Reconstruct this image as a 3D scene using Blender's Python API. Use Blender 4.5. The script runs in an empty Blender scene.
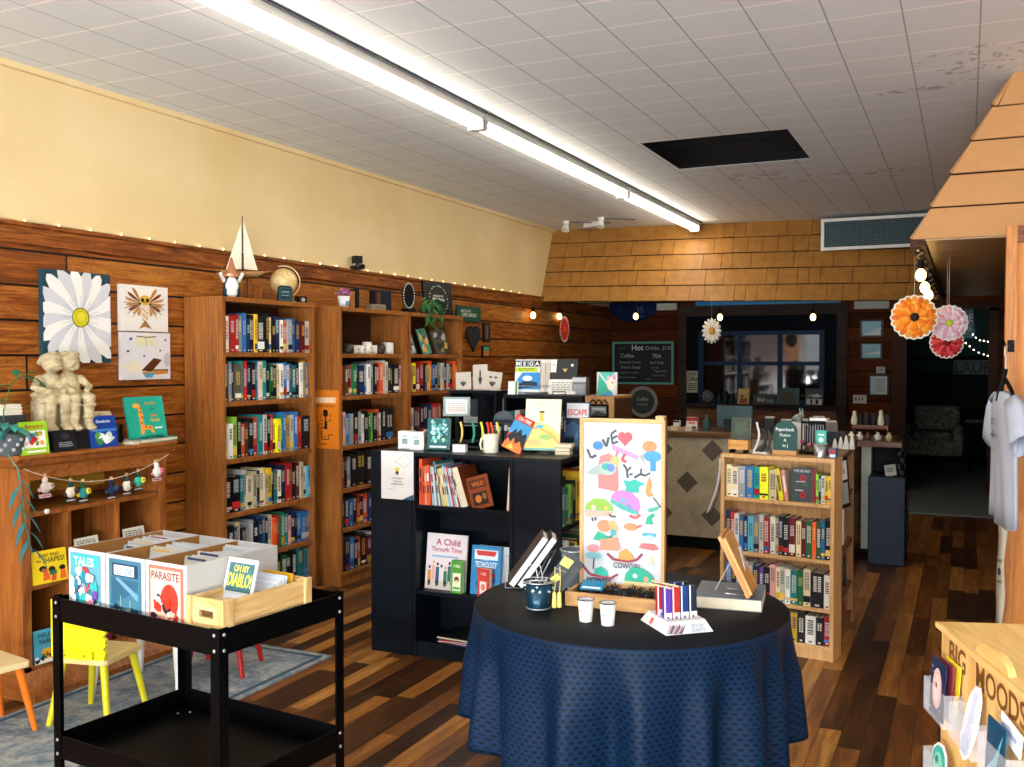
import bpy, math, random
from mathutils import Matrix, Vector
random.seed(7)
C = bpy.context.scene.collection
PI = math.pi
R = math.radians

# ------------------------------------------------------------------ materials
MATS = {}
def hexc(h):
    h = h.lstrip('#'); v = [int(h[i:i+2], 16)/255 for i in (0, 2, 4)]
    return tuple(((c/12.92) if c <= .04045 else ((c+.055)/1.055)**2.4) for c in v) + (1,)
class NT:
    def __init__(s, name):
        s.m = bpy.data.materials.new(name); s.m.use_nodes = True
        s.t = s.m.node_tree; s.n = s.t.nodes; s.l = s.t.links
        s.b = s.n['Principled BSDF']
    def add(s, typ, **k):
        nd = s.n.new(typ)
        for a, v in k.items(): setattr(nd, a, v)
        return nd
    def math(s, op, a, b=None):
        nd = s.add('ShaderNodeMath', operation=op)
        for i, v in enumerate((a, b)):
            if v is None: continue
            if isinstance(v, (int, float)): nd.inputs[i].default_value = v
            else: s.l.new(v, nd.inputs[i])
        return nd.outputs[0]
    def mix(s, f, a, b, typ='MIX'):
        nd = s.add('ShaderNodeMix', data_type='RGBA', blend_type=typ)
        for i, v in ((0, f), (6, a), (7, b)):
            if isinstance(v, (int, float)): nd.inputs[i].default_value = v
            elif isinstance(v, tuple): nd.inputs[i].default_value = v
            else: s.l.new(v, nd.inputs[i])
        return nd.outputs[2]
    def ramp(s, f, stops, interp='LINEAR'):
        nd = s.add('ShaderNodeValToRGB'); cr = nd.color_ramp; cr.interpolation = interp
        while len(cr.elements) < len(stops): cr.elements.new(.5)
        for e, (p, c) in zip(cr.elements, stops): e.position = p; e.color = hexc(c)
        s.l.new(f, nd.inputs[0]); return nd.outputs[0]
    def noise(s, vec, scale, detail=3, rough=.5, dist=0):
        nd = s.add('ShaderNodeTexNoise'); s.l.new(vec, nd.inputs['Vector'])
        nd.inputs['Scale'].default_value = scale; nd.inputs['Detail'].default_value = detail
        nd.inputs['Roughness'].default_value = rough; nd.inputs['Distortion'].default_value = dist
        return nd.outputs[0]
    def coords(s):
        return s.add('ShaderNodeTexCoord').outputs['Object']
    def scaled(s, vec, sc, loc=(0, 0, 0)):
        nd = s.add('ShaderNodeMapping'); nd.inputs['Scale'].default_value = sc; nd.inputs['Location'].default_value = loc
        s.l.new(vec, nd.inputs[0]); return nd.outputs[0]
    def bump(s, h, strength=.3, dist=.01):
        nd = s.add('ShaderNodeBump'); nd.inputs['Strength'].default_value = strength; nd.inputs['Distance'].default_value = dist
        s.l.new(h, nd.inputs['Height']); s.l.new(nd.outputs[0], s.b.inputs['Normal'])
def pl(h, rough=.55, metal=0, vary=.12, scale=30, spec=.28):
    """plain coloured stuff with a slight mottling"""
    key = (h, rough, metal, spec)
    if key in MATS: return MATS[key]
    t = NT('paint_' + h.strip('#')); c = hexc(h)
    n = t.noise(t.coords(), scale, 2)
    dark = tuple(x*(1-vary) for x in c[:3]) + (1,)
    t.l.new(t.mix(n, c, dark), t.b.inputs['Base Color'])
    t.b.inputs['Roughness'].default_value = rough; t.b.inputs['Metallic'].default_value = metal; t.b.inputs['Specular IOR Level'].default_value = spec
    MATS[key] = t.m; return t.m
def emit(h, st):
    key = ('e', h, st)
    if key in MATS: return MATS[key]
    t = NT('glow'); t.b.inputs['Base Color'].default_value = hexc(h)
    t.b.inputs['Emission Color'].default_value = hexc(h); t.b.inputs['Emission Strength'].default_value = st
    MATS[key] = t.m; return t.m
def wood(h1, h2, axis=2, rough=.45, scale=1.0, knots=0):
    key = ('w', h1, h2, axis, rough)
    if key in MATS: return MATS[key]
    t = NT('wood'); s = [14*scale]*3; s[axis] = 1.1*scale
    v = t.scaled(t.coords(), tuple(s))
    n = t.noise(v, 2.5, 5, .6, 1.2)
    c = t.ramp(n, [(.3, h2), (.62, h1)])
    t.l.new(c, t.b.inputs['Base Color']); t.b.inputs['Roughness'].default_value = rough
    t.bump(n, .08, .002); t.b.inputs['Specular IOR Level'].default_value = .3
    MATS[key] = t.m; return t.m
def plank(name, aw, al, w, L, ramp, gaphex, rough, gap=.03, grain=.5, knot=False):
    """boards: aw = axis across, al = axis along"""
    t = NT(name); co = t.coords(); sp = t.add('ShaderNodeSeparateXYZ'); t.l.new(co, sp.inputs[0])
    a = t.math('DIVIDE', sp.outputs[aw], w); row = t.math('FLOOR', a); fr = t.math('FRACT', a)
    wn = t.add('ShaderNodeTexWhiteNoise', noise_dimensions='1D'); t.l.new(row, wn.inputs['W'])
    b = t.math('ADD', t.math('DIVIDE', sp.outputs[al], L), t.math('MULTIPLY', wn.outputs[0], 7.3))
    colm = t.math('FLOOR', b); fl = t.math('FRACT', b)
    cb = t.add('ShaderNodeCombineXYZ'); t.l.new(row, cb.inputs[0]); t.l.new(colm, cb.inputs[1])
    w2 = t.add('ShaderNodeTexWhiteNoise', noise_dimensions='2D'); t.l.new(cb.outputs[0], w2.inputs['Vector'])
    s = [0, 0, 0]; s[aw] = 16; s[al] = 1.5; s[3-aw-al] = 1
    off = t.add('ShaderNodeVectorMath', operation='SCALE'); t.l.new(w2.outputs['Color'], off.inputs[0]); off.inputs['Scale'].default_value = 9
    v = t.add('ShaderNodeVectorMath', operation='ADD'); t.l.new(t.scaled(co, tuple(s)), v.inputs[0]); t.l.new(off.outputs[0], v.inputs[1])
    n = t.noise(v.outputs[0], 1.3, 6, .65, 2.2 if knot else .9)
    f = t.math('ADD', t.math('MULTIPLY', w2.outputs['Value'], 1-grain), t.math('MULTIPLY', n, grain))
    c = t.ramp(f, ramp)
    if knot:
        vo = t.add('ShaderNodeTexVoronoi'); s2 = [0, 0, 0]; s2[aw] = 3.2; s2[al] = 1.6; s2[3-aw-al] = 1
        t.l.new(t.scaled(co, tuple(s2)), vo.inputs['Vector']); vo.inputs['Scale'].default_value = 1.5
        k = t.math('LESS_THAN', vo.outputs['Distance'], .055)
        c = t.mix(t.math('MULTIPLY', k, .7), c, hexc('#2c1206'))
        ring = t.math('SINE', t.math('MULTIPLY', n, 90)); ring = t.math('GREATER_THAN', ring, .55)
        c = t.mix(t.math('MULTIPLY', ring, .5), c, hexc('#4a2008'))
    g1 = t.math('LESS_THAN', fr, gap); g2 = t.math('LESS_THAN', fl, gap*.12*w/L*8)
    g = t.math('MAXIMUM', g1, g2)
    c = t.mix(g, c, hexc(gaphex))
    t.l.new(c, t.b.inputs['Base Color']); t.b.inputs['Roughness'].default_value = rough; t.b.inputs['Specular IOR Level'].default_value = .25
    h = t.math('SUBTRACT', t.math('MULTIPLY', n, .12), g); t.bump(h, .5, .004)
    return t.m

# ------------------------------------------------------------------ mesh builder
class MB:
    def __init__(s): s.v = []; s.f = []; s.mi = []; s.sm = []; s.M = Matrix(); s.mats = []
    def mat(s, m):
        if m not in s.mats: s.mats.append(m)
        return s.mats.index(m)
    def add(s, vs, fs, m, smooth=False):
        o = len(s.v); k = s.mat(m)
        s.v += [tuple(s.M @ Vector(p)) for p in vs]
        for f in fs: s.f.append(tuple(o+i for i in f)); s.mi.append(k); s.sm.append(smooth)
        return s
    def box(s, x0, x1, y0, y1, z0, z1, m):
        vs = [(x, y, z) for z in (z0, z1) for y in (y0, y1) for x in (x0, x1)]
        return s.add(vs, [(0, 2, 3, 1), (4, 5, 7, 6), (0, 1, 5, 4), (2, 6, 7, 3), (0, 4, 6, 2), (1, 3, 7, 5)], m)
    def rbox(s, x0, x1, y0, y1, z0, z1, m, r=.01, n=3):
        """box with rounded vertical edges"""
        pts = []
        for cx, cy, a0 in ((x1-r, y0+r, -90), (x1-r, y1-r, 0), (x0+r, y1-r, 90), (x0+r, y0+r, 180)):
            for i in range(n+1):
                a = R(a0+90*i/n); pts.append((cx+r*math.cos(a), cy+r*math.sin(a)))
        return s.prism(pts, z0, z1, m)
    def prism(s, pts, z0, z1, m, axis='z', smooth=False):
        n = len(pts)
        def P(a, b, c): return (a, b, c) if axis == 'z' else ((a, c, b) if axis == 'y' else (c, a, b))
        vs = [P(p[0], p[1], z0) for p in pts] + [P(p[0], p[1], z1) for p in pts]
        fs = [tuple(range(n))[::-1], tuple(range(n, 2*n))] 
        s.add(vs, fs, m); 
        o = len(s.v)-2*n; k = s.mat(m)
        for i in range(n):
            j = (i+1) % n; s.f.append((o+i, o+j, o+n+j, o+n+i)); s.mi.append(k); s.sm.append(smooth)
        return s
    def rod(s, p0, p1, r0, r1=None, m=None, n=12, caps=True):
        r1 = r0 if r1 is None else r1
        a = Vector(p0); b = Vector(p1); d = (b-a).normalized()
        u = d.cross(Vector((0, 0, 1)) if abs(d.z) < .9 else Vector((1, 0, 0))).normalized(); w = d.cross(u)
        vs = []
        for c, r in ((a, r0), (b, r1)):
            for i in range(n):
                t = 2*PI*i/n; vs.append(tuple(c+u*r*math.cos(t)+w*r*math.sin(t)))
        s.add(vs, [(i, n+i, n+(i+1) % n, (i+1) % n) for i in range(n)], m, True)
        if caps: s.add([vs[i] for i in range(n)], [tuple(range(n))], m); s.add([vs[n+i] for i in range(n)], [tuple(range(n))[::-1]], m)
        return s
    def tube(s, pts, r, m, n=8):
        pts = [Vector(p) for p in pts]; vs = []; prev = None
        for i, p in enumerate(pts):
            d = (pts[min(i+1, len(pts)-1)]-pts[max(i-1, 0)]).normalized()
            if prev is None: u = d.cross(Vector((0, 0, 1)) if abs(d.z) < .9 else Vector((1, 0, 0))).normalized()
            else: u = (prev - d*prev.dot(d)).normalized()
            prev = u; w = d.cross(u); rr = r[i] if isinstance(r, (list, tuple)) else r
            vs += [tuple(p+u*rr*math.cos(2*PI*k/n)+w*rr*math.sin(2*PI*k/n)) for k in range(n)]
        fs = [(i*n+k, (i+1)*n+k, (i+1)*n+(k+1) % n, i*n+(k+1) % n) for i in range(len(pts)-1) for k in range(n)]
        s.add(vs, fs, m, True); s.add(vs[:n], [tuple(range(n))], m); s.add(vs[-n:], [tuple(range(n))[::-1]], m)
        return s
    def lathe(s, prof, m, c=(0, 0, 0), n=24):
        vs = [(c[0]+r*math.cos(2*PI*i/n), c[1]+r*math.sin(2*PI*i/n), c[2]+z) for r, z in prof for i in range(n)]
        fs = [(j*n+i, j*n+(i+1) % n, (j+1)*n+(i+1) % n, (j+1)*n+i) for j in range(len(prof)-1) for i in range(n)]
        s.add(vs, fs, m, True)
        if prof[0][0] > 1e-5: s.add(vs[:n], [tuple(range(n))[::-1]], m)
        if prof[-1][0] > 1e-5: s.add(vs[-n:], [tuple(range(n))], m)
        return s
    def ball(s, c, r, m, n=14, k=8):
        r = (r, r, r) if isinstance(r, (int, float)) else r
        vs = [(c[0], c[1], c[2]-r[2])]
        for j in range(1, k):
            a = -PI/2+PI*j/k
            vs += [(c[0]+r[0]*math.cos(a)*math.cos(2*PI*i/n), c[1]+r[1]*math.cos(a)*math.sin(2*PI*i/n), c[2]+r[2]*math.sin(a)) for i in range(n)]
        vs.append((c[0], c[1], c[2]+r[2])); L = len(vs)-1
        fs = [(0, 1+(i+1) % n, 1+i) for i in range(n)]
        for j in range(k-2): fs += [(1+j*n+i, 1+j*n+(i+1) % n, 1+(j+1)*n+(i+1) % n, 1+(j+1)*n+i) for i in range(n)]
        fs += [(L, 1+(k-2)*n+i, 1+(k-2)*n+(i+1) % n) for i in range(n)]
        return s.add(vs, fs, m, True)
    def build(s, name, parent=None, loc=None, rz=None):
        me = bpy.data.meshes.new(name); me.from_pydata(s.v, [], s.f)
        for m in s.mats: me.materials.append(m)
        me.polygons.foreach_set('material_index', s.mi); me.polygons.foreach_set('use_smooth', s.sm)
        me.update()
        o = bpy.data.objects.new(name, me); C.objects.link(o)
        if parent: o.parent = parent
        if loc is not None: o.location = loc
        if rz is not None: o.rotation_euler = (0, 0, R(rz))
        return o
def bevel(o, w=.004, seg=2):
    m = o.modifiers.new('bevel', 'BEVEL'); m.width = w; m.segments = seg; m.limit_method = 'ANGLE'; m.angle_limit = R(40)
    return o
def tag(o, label, cat, group=None):
    o['label'] = label; o['category'] = cat
    if group: o['group'] = group
    return o
def thing(name, label, cat, loc=(0, 0, 0), rz=0, group=None):
    o = bpy.data.objects.new(name, None); C.objects.link(o); o.empty_display_size = .05
    o.location = loc; o.rotation_euler = (0, 0, R(rz)); return tag(o, label, cat, group)
def struct(o): o['kind'] = 'structure'; return o
def copy_tree(o, parent=None):
    c = o.copy(); C.objects.link(c)
    if parent: c.parent = parent
    for ch in [x for x in C.objects if x.parent == o]: copy_tree(ch, c)
    return c

# ------------------------------------------------------------------ lettering and flat artwork
_tc = {}
def text_geo(s, bold=True):
    if s in _tc: return _tc[s]
    cu = bpy.data.curves.new('t', 'FONT'); cu.body = s; cu.size = 1; cu.resolution_u = 3
    if bold: cu.offset = .018
    cu.align_x = 'CENTER'; o = bpy.data.objects.new('t', cu); C.objects.link(o)
    dg = bpy.context.evaluated_depsgraph_get(); me = bpy.data.meshes.new_from_object(o.evaluated_get(dg))
    vs = [tuple(v.co) for v in me.vertices]; fs = [tuple(p.vertices) for p in me.polygons]
    bpy.data.objects.remove(o); bpy.data.curves.remove(cu); bpy.data.meshes.remove(me)
    if vs:
        xs = [v[0] for v in vs]; w = max(xs)-min(xs); cx = (max(xs)+min(xs))/2; vs = [(v[0]-cx, v[1]) for v in vs]
    else: w = 0
    _tc[s] = (vs, fs, w); return _tc[s]
def art(mb, W, H, shapes, y=-.0006, x0=0, z0=0, rough=.45):
    """flat printed shapes on the local XZ plane facing -Y; u,v run 0..1 over W x H"""
    for i, sh in enumerate(shapes):
        yy = y-i*.00012; k = sh[0]
        m = pl(sh[-1], rough, 0, .05)
        P = lambda u, v: (x0+u*W, yy, z0+v*H)
        if k == 'r': mb.add([P(sh[1], sh[2]), P(sh[3], sh[2]), P(sh[3], sh[4]), P(sh[1], sh[4])], [(0, 1, 2, 3)], m)
        elif k == 'e':
            n = 20; mb.add([P(sh[1]+sh[3]*math.cos(2*PI*j/n), sh[2]+sh[4]*math.sin(2*PI*j/n)) for j in range(n)], [tuple(range(n))], m)
        elif k == 'p': mb.add([P(*p) for p in sh[1]], [tuple(range(len(sh[1])))], m)
        elif k == 'l':   # polyline with width
            pts = sh[1]; w = sh[2]
            for a, b in zip(pts, pts[1:]):
                ax, az, bx, bz = a[0]*W, a[1]*H, b[0]*W, b[1]*H
                L = math.hypot(bx-ax, bz-az) or 1; nx, nz = -(bz-az)/L*w/2, (bx-ax)/L*w/2
                mb.add([(x0+ax+nx, yy, z0+az+nz), (x0+ax-nx, yy, z0+az-nz), (x0+bx-nx, yy, z0+bz-nz), (x0+bx+nx, yy, z0+bz+nz)], [(0, 1, 2, 3)], m)
        elif k == 't':   # ('t', u, v, height, text, [max width], colour)
            vs, fs, w = text_geo(sh[4]); hgt = sh[3]*H/.72; sx = hgt
            if len(sh) > 6 and w*sx > sh[5]*W: sx = sh[5]*W/w
            mb.add([(x0+sh[1]*W+a*sx, yy, z0+sh[2]*H+b*hgt) for a, b in vs], fs, m)
    return mb
def stripes(n, u0, u1, v0, v1, col, rnd=None):
    """small ragged rectangles standing in for unreadable small print"""
    rnd = rnd or random.Random(n*7+int(u0*100)); out = []
    for i in range(n):
        v = v1-(v1-v0)*(i+.5)/n; u = u0
        h = (v1-v0)/n*.28
        while u < u1-.02:
            w = rnd.uniform(.04, .12)*(u1-u0)*2; out.append(('r', u, v-h, min(u+w, u1), v+h, col)); u += w+.03*(u1-u0)*1.5
    return out
def blobs(n, u0, u1, v0, v1, cols, r=.08, seed=1):
    rnd = random.Random(seed); out = []
    for i in range(n):
        u = rnd.uniform(u0+r*.6, u1-r*.6); v = rnd.uniform(v0+r*.5, v1-r*.5); k = rnd.randint(4, 7); a0 = rnd.random()*6
        out.append(('p', [(min(max(u+r*rnd.uniform(.4, 1.2)*math.cos(a0+2*PI*j/k), u0), u1), min(max(v+r*.8*rnd.uniform(.4, 1.2)*math.sin(a0+2*PI*j/k), v0), v1)) for j in range(k)], rnd.choice(cols)))
    return out

# ------------------------------------------------------------------ books
PAL = dict(w='#e9e6dc', k='#15171b', n='#1b2a55', b='#2f6fb0', t='#1f7f86', r='#b3241f', o='#d9562a', y='#e0b82c', Y='#e6e021', g='#1f6b42',
           l='#8cc63a', c='#e6d5ae', p='#5a3a8c', s='#8b9299', m='#6b1a20', d='#5a3a22', a='#5fb6cf', i='#e2a6a0', e='#5d5a4c', T='#12b3a4')
NAMES = dict(w='white', k='black', n='navy blue', b='blue', t='teal', r='red', o='orange', y='golden', Y='bright yellow', g='dark green', l='lime green',
             c='cream', p='purple', s='grey', m='maroon', d='brown', a='pale blue', i='pink', e='olive grey', T='turquoise')
ORD = 'first second third fourth fifth sixth seventh eighth ninth tenth eleventh twelfth thirteenth fourteenth fifteenth sixteenth seventeenth eighteenth nineteenth twentieth'.split()
ORD += ['twenty-'+x for x in ORD[:9]] + ['thirtieth', 'thirty-first', 'thirty-second', 'thirty-third']
PAGES = pl('#e8dcc0', .8)
def jit(h, a=.12):
    v = [int(h[i:i+2], 16) for i in (1, 3, 5)]; k = 1+random.choice((-a, 0, a))
    return '#%02x%02x%02x' % tuple(max(0, min(255, int(x*k))) for x in v)
def spine_book(t, d, h, code):
    """returns (cover mesh, pages mesh); spine at y=0 facing -Y, centred in x"""
    m = pl(jit(PAL[code]), .4); q = MB(); e = .0022
    q.box(-t/2, t/2, 0, .0025, 0, h, m); q.box(-t/2, -t/2+e, .0025, d, 0, h, m); q.box(t/2-e, t/2, .0025, d, 0, h, m)
    light = code in 'wcyYaliT'
    ink = pl(random.choice(['#20242c', '#7a1c1c', '#1f3f7a', '#2a5a4a']) if light else random.choice(['#e8e4da', '#d9b54a', '#e8e4da', '#b9c7d6']), .5)
    u = t*.3; z = h*random.choice((.86, .8, .9))
    L = random.choice((.35, .45, .55))*h; two = t > .024 and random.random() < .6
    while z > h*.9-L:
        w = random.uniform(.003, .007)
        for a, b in (((-u, -u*.15), (u*.15, u)) if two else ((-u, u),)): q.add([(a, -.0004, z-w), (b, -.0004, z-w), (b, -.0004, z), (a, -.0004, z)], [(0, 1, 2, 3)], ink)
        z -= w+.0035
    if random.random() < .5:
        k = random.uniform(.06, .22)*h; band = pl(jit(random.choice(['#b3241f', '#e9e6dc', '#15171b', '#d9b54a', '#2f6fb0'])), .5)
        q.add([(-t/2, -.0003, .02), (t/2, -.0003, .02), (t/2, -.0003, .02+k), (-t/2, -.0003, .02+k)], [(0, 1, 2, 3)], band)
    q.add([(-u*.6, -.0005, .008), (u*.6, -.0005, .008), (u*.6, -.0005, .016), (-u*.6, -.0005, .016)], [(0, 1, 2, 3)], ink)
    p = MB().box(-t/2+e, t/2-e, .0025, d-.004, .003, h-.004, PAGES)
    return q, p
NB = [0]
def books(case, z, x0, x1, spec, where, group, hr=(.2, .24), d=.15, y=.03, lean=0, base=.026, phrase='from the left', fill=True, name='book'):
    """a row of books on a shelf of CASE (object with its own frame)"""
    M = case.matrix_basis
    ws = []
    for ch in spec:
        if ch == '_': ws.append(base*1.1); continue
        ws.append(base*random.uniform(.72, 1.3)*(1.9 if ch in 'KENS' else 1))
    tot = sum(ws); sc = (x1-x0)/tot if fill else 1; x = x0; n = 0
    for ch, w in zip(spec, ws):
        w *= sc
        if ch == '_': x += w; continue
        code = {'K': 'k', 'E': 'e', 'N': 'n', 'S': 's', 'B': 'b', 'R': 'r'}.get(ch, ch)
        h = random.uniform(*hr)
        q, p = spine_book(w*.94, d*random.uniform(.92, 1.05), h, code)
        o = q.build(name); pg = p.build('pages', o)
        lx = x+w/2; yy = y+random.uniform(-.008, .012)
        o.matrix_basis = M @ Matrix.Translation((lx, yy, z+.0005)) @ Matrix.Rotation(R(-lean), 4, 'Y')
        tag(o, '%s book, %s %s, %s' % (NAMES[code], ORD[n], phrase, where), 'book', group)
        x += w; n += 1; NB[0] += 1
def cover(name, label, cat, W, H, T, bg, shapes, loc, rz=0, tilt=0, group=None, back=None, pages=True, roll=0):
    """a face-out book, card or picture: front faces local -Y, bottom centre at loc, leaning back by TILT"""
    q = MB(); m = pl(bg, .4); mb2 = pl(back or bg, .5)
    if pages and T > .004:
        e = .002; q.box(-W/2, W/2, 0, e, 0, H, m); q.box(-W/2, W/2, T-e, T, 0, H, mb2); q.box(-W/2, -W/2+e, e, T-e, 0, H, mb2)
    else: q.box(-W/2, W/2, 0, T, 0, H, m)
    o = q.build(name)
    if pages and T > .004: MB().box(-W/2+.002, W/2-.003, .002, T-.002, .003, H-.003, PAGES).build('pages', o)
    if shapes:
        a = MB(); art(a, W, H, shapes, x0=-W/2); a.build('cover_art' if pages else 'print', o)
    o.location = loc; o.matrix_basis = Matrix.Translation(loc) @ Matrix.Rotation(R(rz), 4, 'Z') @ Matrix.Rotation(R(-tilt), 4, 'X') @ Matrix.Rotation(R(roll), 4, 'Y')
    return tag(o, label, cat, group)
def bookcase(name, label, w, d, h, shelves, m, loc, rz, t=.02, plinth=.07, top_over=0, back=True, group=None, mback=None):
    r = thing(name, label, 'bookcase', loc, rz, group)
    for x in (0, w-t): bevel(MB().box(x, x+t, 0, d, 0, h-t, m).build('side_panel', r), .0015, 1)
    bevel(MB().box(-top_over, w+top_over, -top_over, d, h-t, h, m).build('top_panel', r), .0015, 1)
    MB().box(t, w-t, d-.006, d, 0, h-t, mback or m).build('back_panel', r)
    for z in shelves: bevel(MB().box(t, w-t, .006, d-.006, z-t, z, m).build('shelf', r), .0015, 1)
    MB().box(t, w-t, .012, .028, 0, plinth, m).build('plinth', r)
    bpy.context.view_layer.update()
    return r
# ================================================================== THE SETTING
def rampw(*hs): return [(i/(len(hs)-1)*.6+.2, h) for i, h in enumerate(hs)]
M_FLOOR = plank('floor_boards', 0, 1, .09, .8, [(.25, '#22140a'), (.42, '#4a2c16'), (.55, '#744620'), (.68, '#a06c30'), (.8, '#c4924c')], '#1a0f08', .34, .03, .6)
M_WALLWOOD = plank('wall_boards', 2, 1, .172, 14, [(.25, '#3d1a06'), (.45, '#8c4a14'), (.68, '#c98434')], '#100602', .5, .07, .82, True)
M_BACKWOOD = plank('back_boards', 2, 0, .172, 2.4, [(.2, '#2a1208'), (.45, '#4a220e'), (.7, '#6b3616')], '#120803', .75, .05, .7, True)
M_PANEL = plank('partition_boards', 0, 2, .21, 2.9, [(.2, '#a85c1e'), (.5, '#cf8336'), (.75, '#e39c4c')], '#6a3510', .45, .02, .75)
def plaster():
    t = NT('cream_plaster'); co = t.coords(); n = t.noise(co, 1.2, 4); n2 = t.noise(co, 60, 3)
    t.l.new(t.ramp(n, [(.35, '#dfc690'), (.65, '#ead4a4')]), t.b.inputs['Base Color']); t.b.inputs['Roughness'].default_value = .7
    t.bump(n2, .12, .003); return t.m
M_CREAM = plaster()
def tiles():
    t = NT('ceiling_tiles'); co = t.coords(); sp = t.add('ShaderNodeSeparateXYZ'); t.l.new(co, sp.inputs[0])
    wob = t.math('MULTIPLY', t.math('SUBTRACT', t.noise(co, 1.5, 2), .5), .02)
    fx = t.math('FRACT', t.math('ADD', t.math('DIVIDE', t.math('ADD', sp.outputs[0], -.034+2.934), .2934), 20))
    fy = t.math('FRACT', t.math('ADD', t.math('DIVIDE', t.math('ADD', t.math('ADD', sp.outputs[1], -4.33), wob), .3140), 20))
    n = t.noise(co, .6, 3); n2 = t.noise(co, 90, 2)
    c = t.ramp(n, [(.3, '#dde6ec'), (.7, '#e4eaee')])
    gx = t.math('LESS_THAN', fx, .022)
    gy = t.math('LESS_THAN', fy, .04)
    c = t.mix(gy, c, hexc('#ffffff')); c = t.mix(t.math('MULTIPLY', gx, .65), c, hexc('#5a6d74'))  # white and grey-blue joints paint in the tile bevels' highlight and shade
    # old water marks by the opening and by the far right corner
    for cx, cy, rx, ry in ((-.9, 8.0, .5, .25), (-.35, 7.9, .4, .15), (-1.5, 7.8, .25, .3), (.1, 5.2, .35, .25), (-.2, 5.6, .3, .12)):
        dx = t.math('DIVIDE', t.math('SUBTRACT', sp.outputs[0], cx), rx); dy = t.math('DIVIDE', t.math('SUBTRACT', sp.outputs[1], cy), ry)
        r = t.math('ADD', t.math('MULTIPLY', dx, dx), t.math('MULTIPLY', dy, dy))
        nn = t.noise(co, 5, 5, .7, 2)
        f = t.math('MULTIPLY', t.math('LESS_THAN', r, 1.0), t.math('MULTIPLY', t.math('GREATER_THAN', nn, .57), .5))
        c = t.mix(f, c, hexc('#6d6a66'))
    t.l.new(c, t.b.inputs['Base Color']); t.b.inputs['Roughness'].default_value = .6
    h = t.math('SUBTRACT', t.math('MULTIPLY', n2, .1), gx); t.bump(h, .25, .003); return t.m
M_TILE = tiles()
def shingle_mat():
    t = NT('painted_shingles'); co = t.coords(); n = t.noise(t.scaled(co, (6, 6, 6)), 2, 2)
    t.l.new(t.ramp(n, [(.3, '#8f6128'), (.7, '#a4732f')]), t.b.inputs['Base Color']); t.b.inputs['Roughness'].default_value = .55
    t.bump(n, .05, .002); return t.m
M_SH = shingle_mat()
M_DARKTRIM = wood('#4a2812', '#24120a', 1, .7)
M_BACKWOOD.node_tree.nodes['Principled BSDF'].inputs['Specular IOR Level'].default_value = .08
DK = pl('#0d0c0c', .8)
X0, X1, Y0, Y1, ZC = -4.2, 2.4, -3.6, 12.0, 2.97
struct(MB().box(X0-.1, X1+.1, Y0-.1, 17.3, -.1, 0, M_FLOOR).build('floor'))
q = MB()   # ceiling with its square opening
hx0, hx1, hy0, hy1 = -1.985, -1.03, 6.25, 7.23
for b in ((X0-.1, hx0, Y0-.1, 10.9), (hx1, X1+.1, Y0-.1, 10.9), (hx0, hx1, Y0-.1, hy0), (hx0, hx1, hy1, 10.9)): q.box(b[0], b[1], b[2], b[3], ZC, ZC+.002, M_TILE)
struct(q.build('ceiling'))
black = wood('#1d1712', '#0c0a09', 0, .9)
q = MB(); q.box(hx0-.3, hx1+.3, hy0-.3, hy1+.3, ZC+.30, ZC+.33, black)
for k in range(5): q.box(hx0-.3, hx1+.3, hy0+.02+k*.22, hy0+.06+k*.22, ZC+.16, ZC+.30, black)
for a in ((hx0-.32, hx0-.3, hy0-.3, hy1+.3), (hx1+.3, hx1+.32, hy0-.3, hy1+.3), (hx0-.3, hx1+.3, hy0-.32, hy0-.3), (hx0-.3, hx1+.3, hy1+.3, hy1+.32)): q.box(*a, ZC+.04, ZC+.33, black)
struct(q.build('ceiling_cavity'))
struct(MB().box(X0-.1, X0, Y0-.1, 12.1, 2.2, ZC, M_CREAM).build('wall_left'))
struct(MB().box(X0-.1, X0, Y0-.1, 12.1, 0, 2.2, M_WALLWOOD).build('wall_left_boards'))
q = MB().box(X0, X0+.035, Y0, 9.75, 2.185, 2.205, M_WALLWOOD).box(X0, X0+.02, Y0, 9.75, 2.10, 2.185, M_WALLWOOD)
struct(q.build('trim_1'))
struct(MB().box(X0, X0+.03, Y0, 10.1, ZC-.03, ZC, M_CREAM).build('trim_2'))
struct(MB().box(X1, X1+.1, Y0-.1, 17.3, 0, ZC, pl('#ece6d8', .7)).build('wall_right'))
# storefront behind the camera
q = MB()
for b in ((X0, X1, 0, .45), (X0, X1, 2.75, ZC), (X0, X0+.15, .45, 2.75), (X1-.15, X1, .45, 2.75), (-1.05, -.95, .45, 2.75), (.4, .5, .45, 2.75), (-2.65, -2.55, .45, 2.75)): q.box(b[0], b[1], Y0-.1, Y0, b[2], b[3], pl('#ece8de', .6))
struct(q.build('wall_front'))
gl = NT('window_glass'); gl.b.inputs['Transmission Weight'].default_value = 1; gl.b.inputs['Roughness'].default_value = 0; gl.b.inputs['IOR'].default_value = 1.45
for i, (a, b) in enumerate(((X0+.15, -2.65), (-2.55, -1.05), (-.95, .4), (.5, X1-.15))):
    struct(MB().box(a, b, Y0-.06, Y0-.05, .45, 2.75, gl.m).build('window_%d' % (i+1)))

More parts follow.
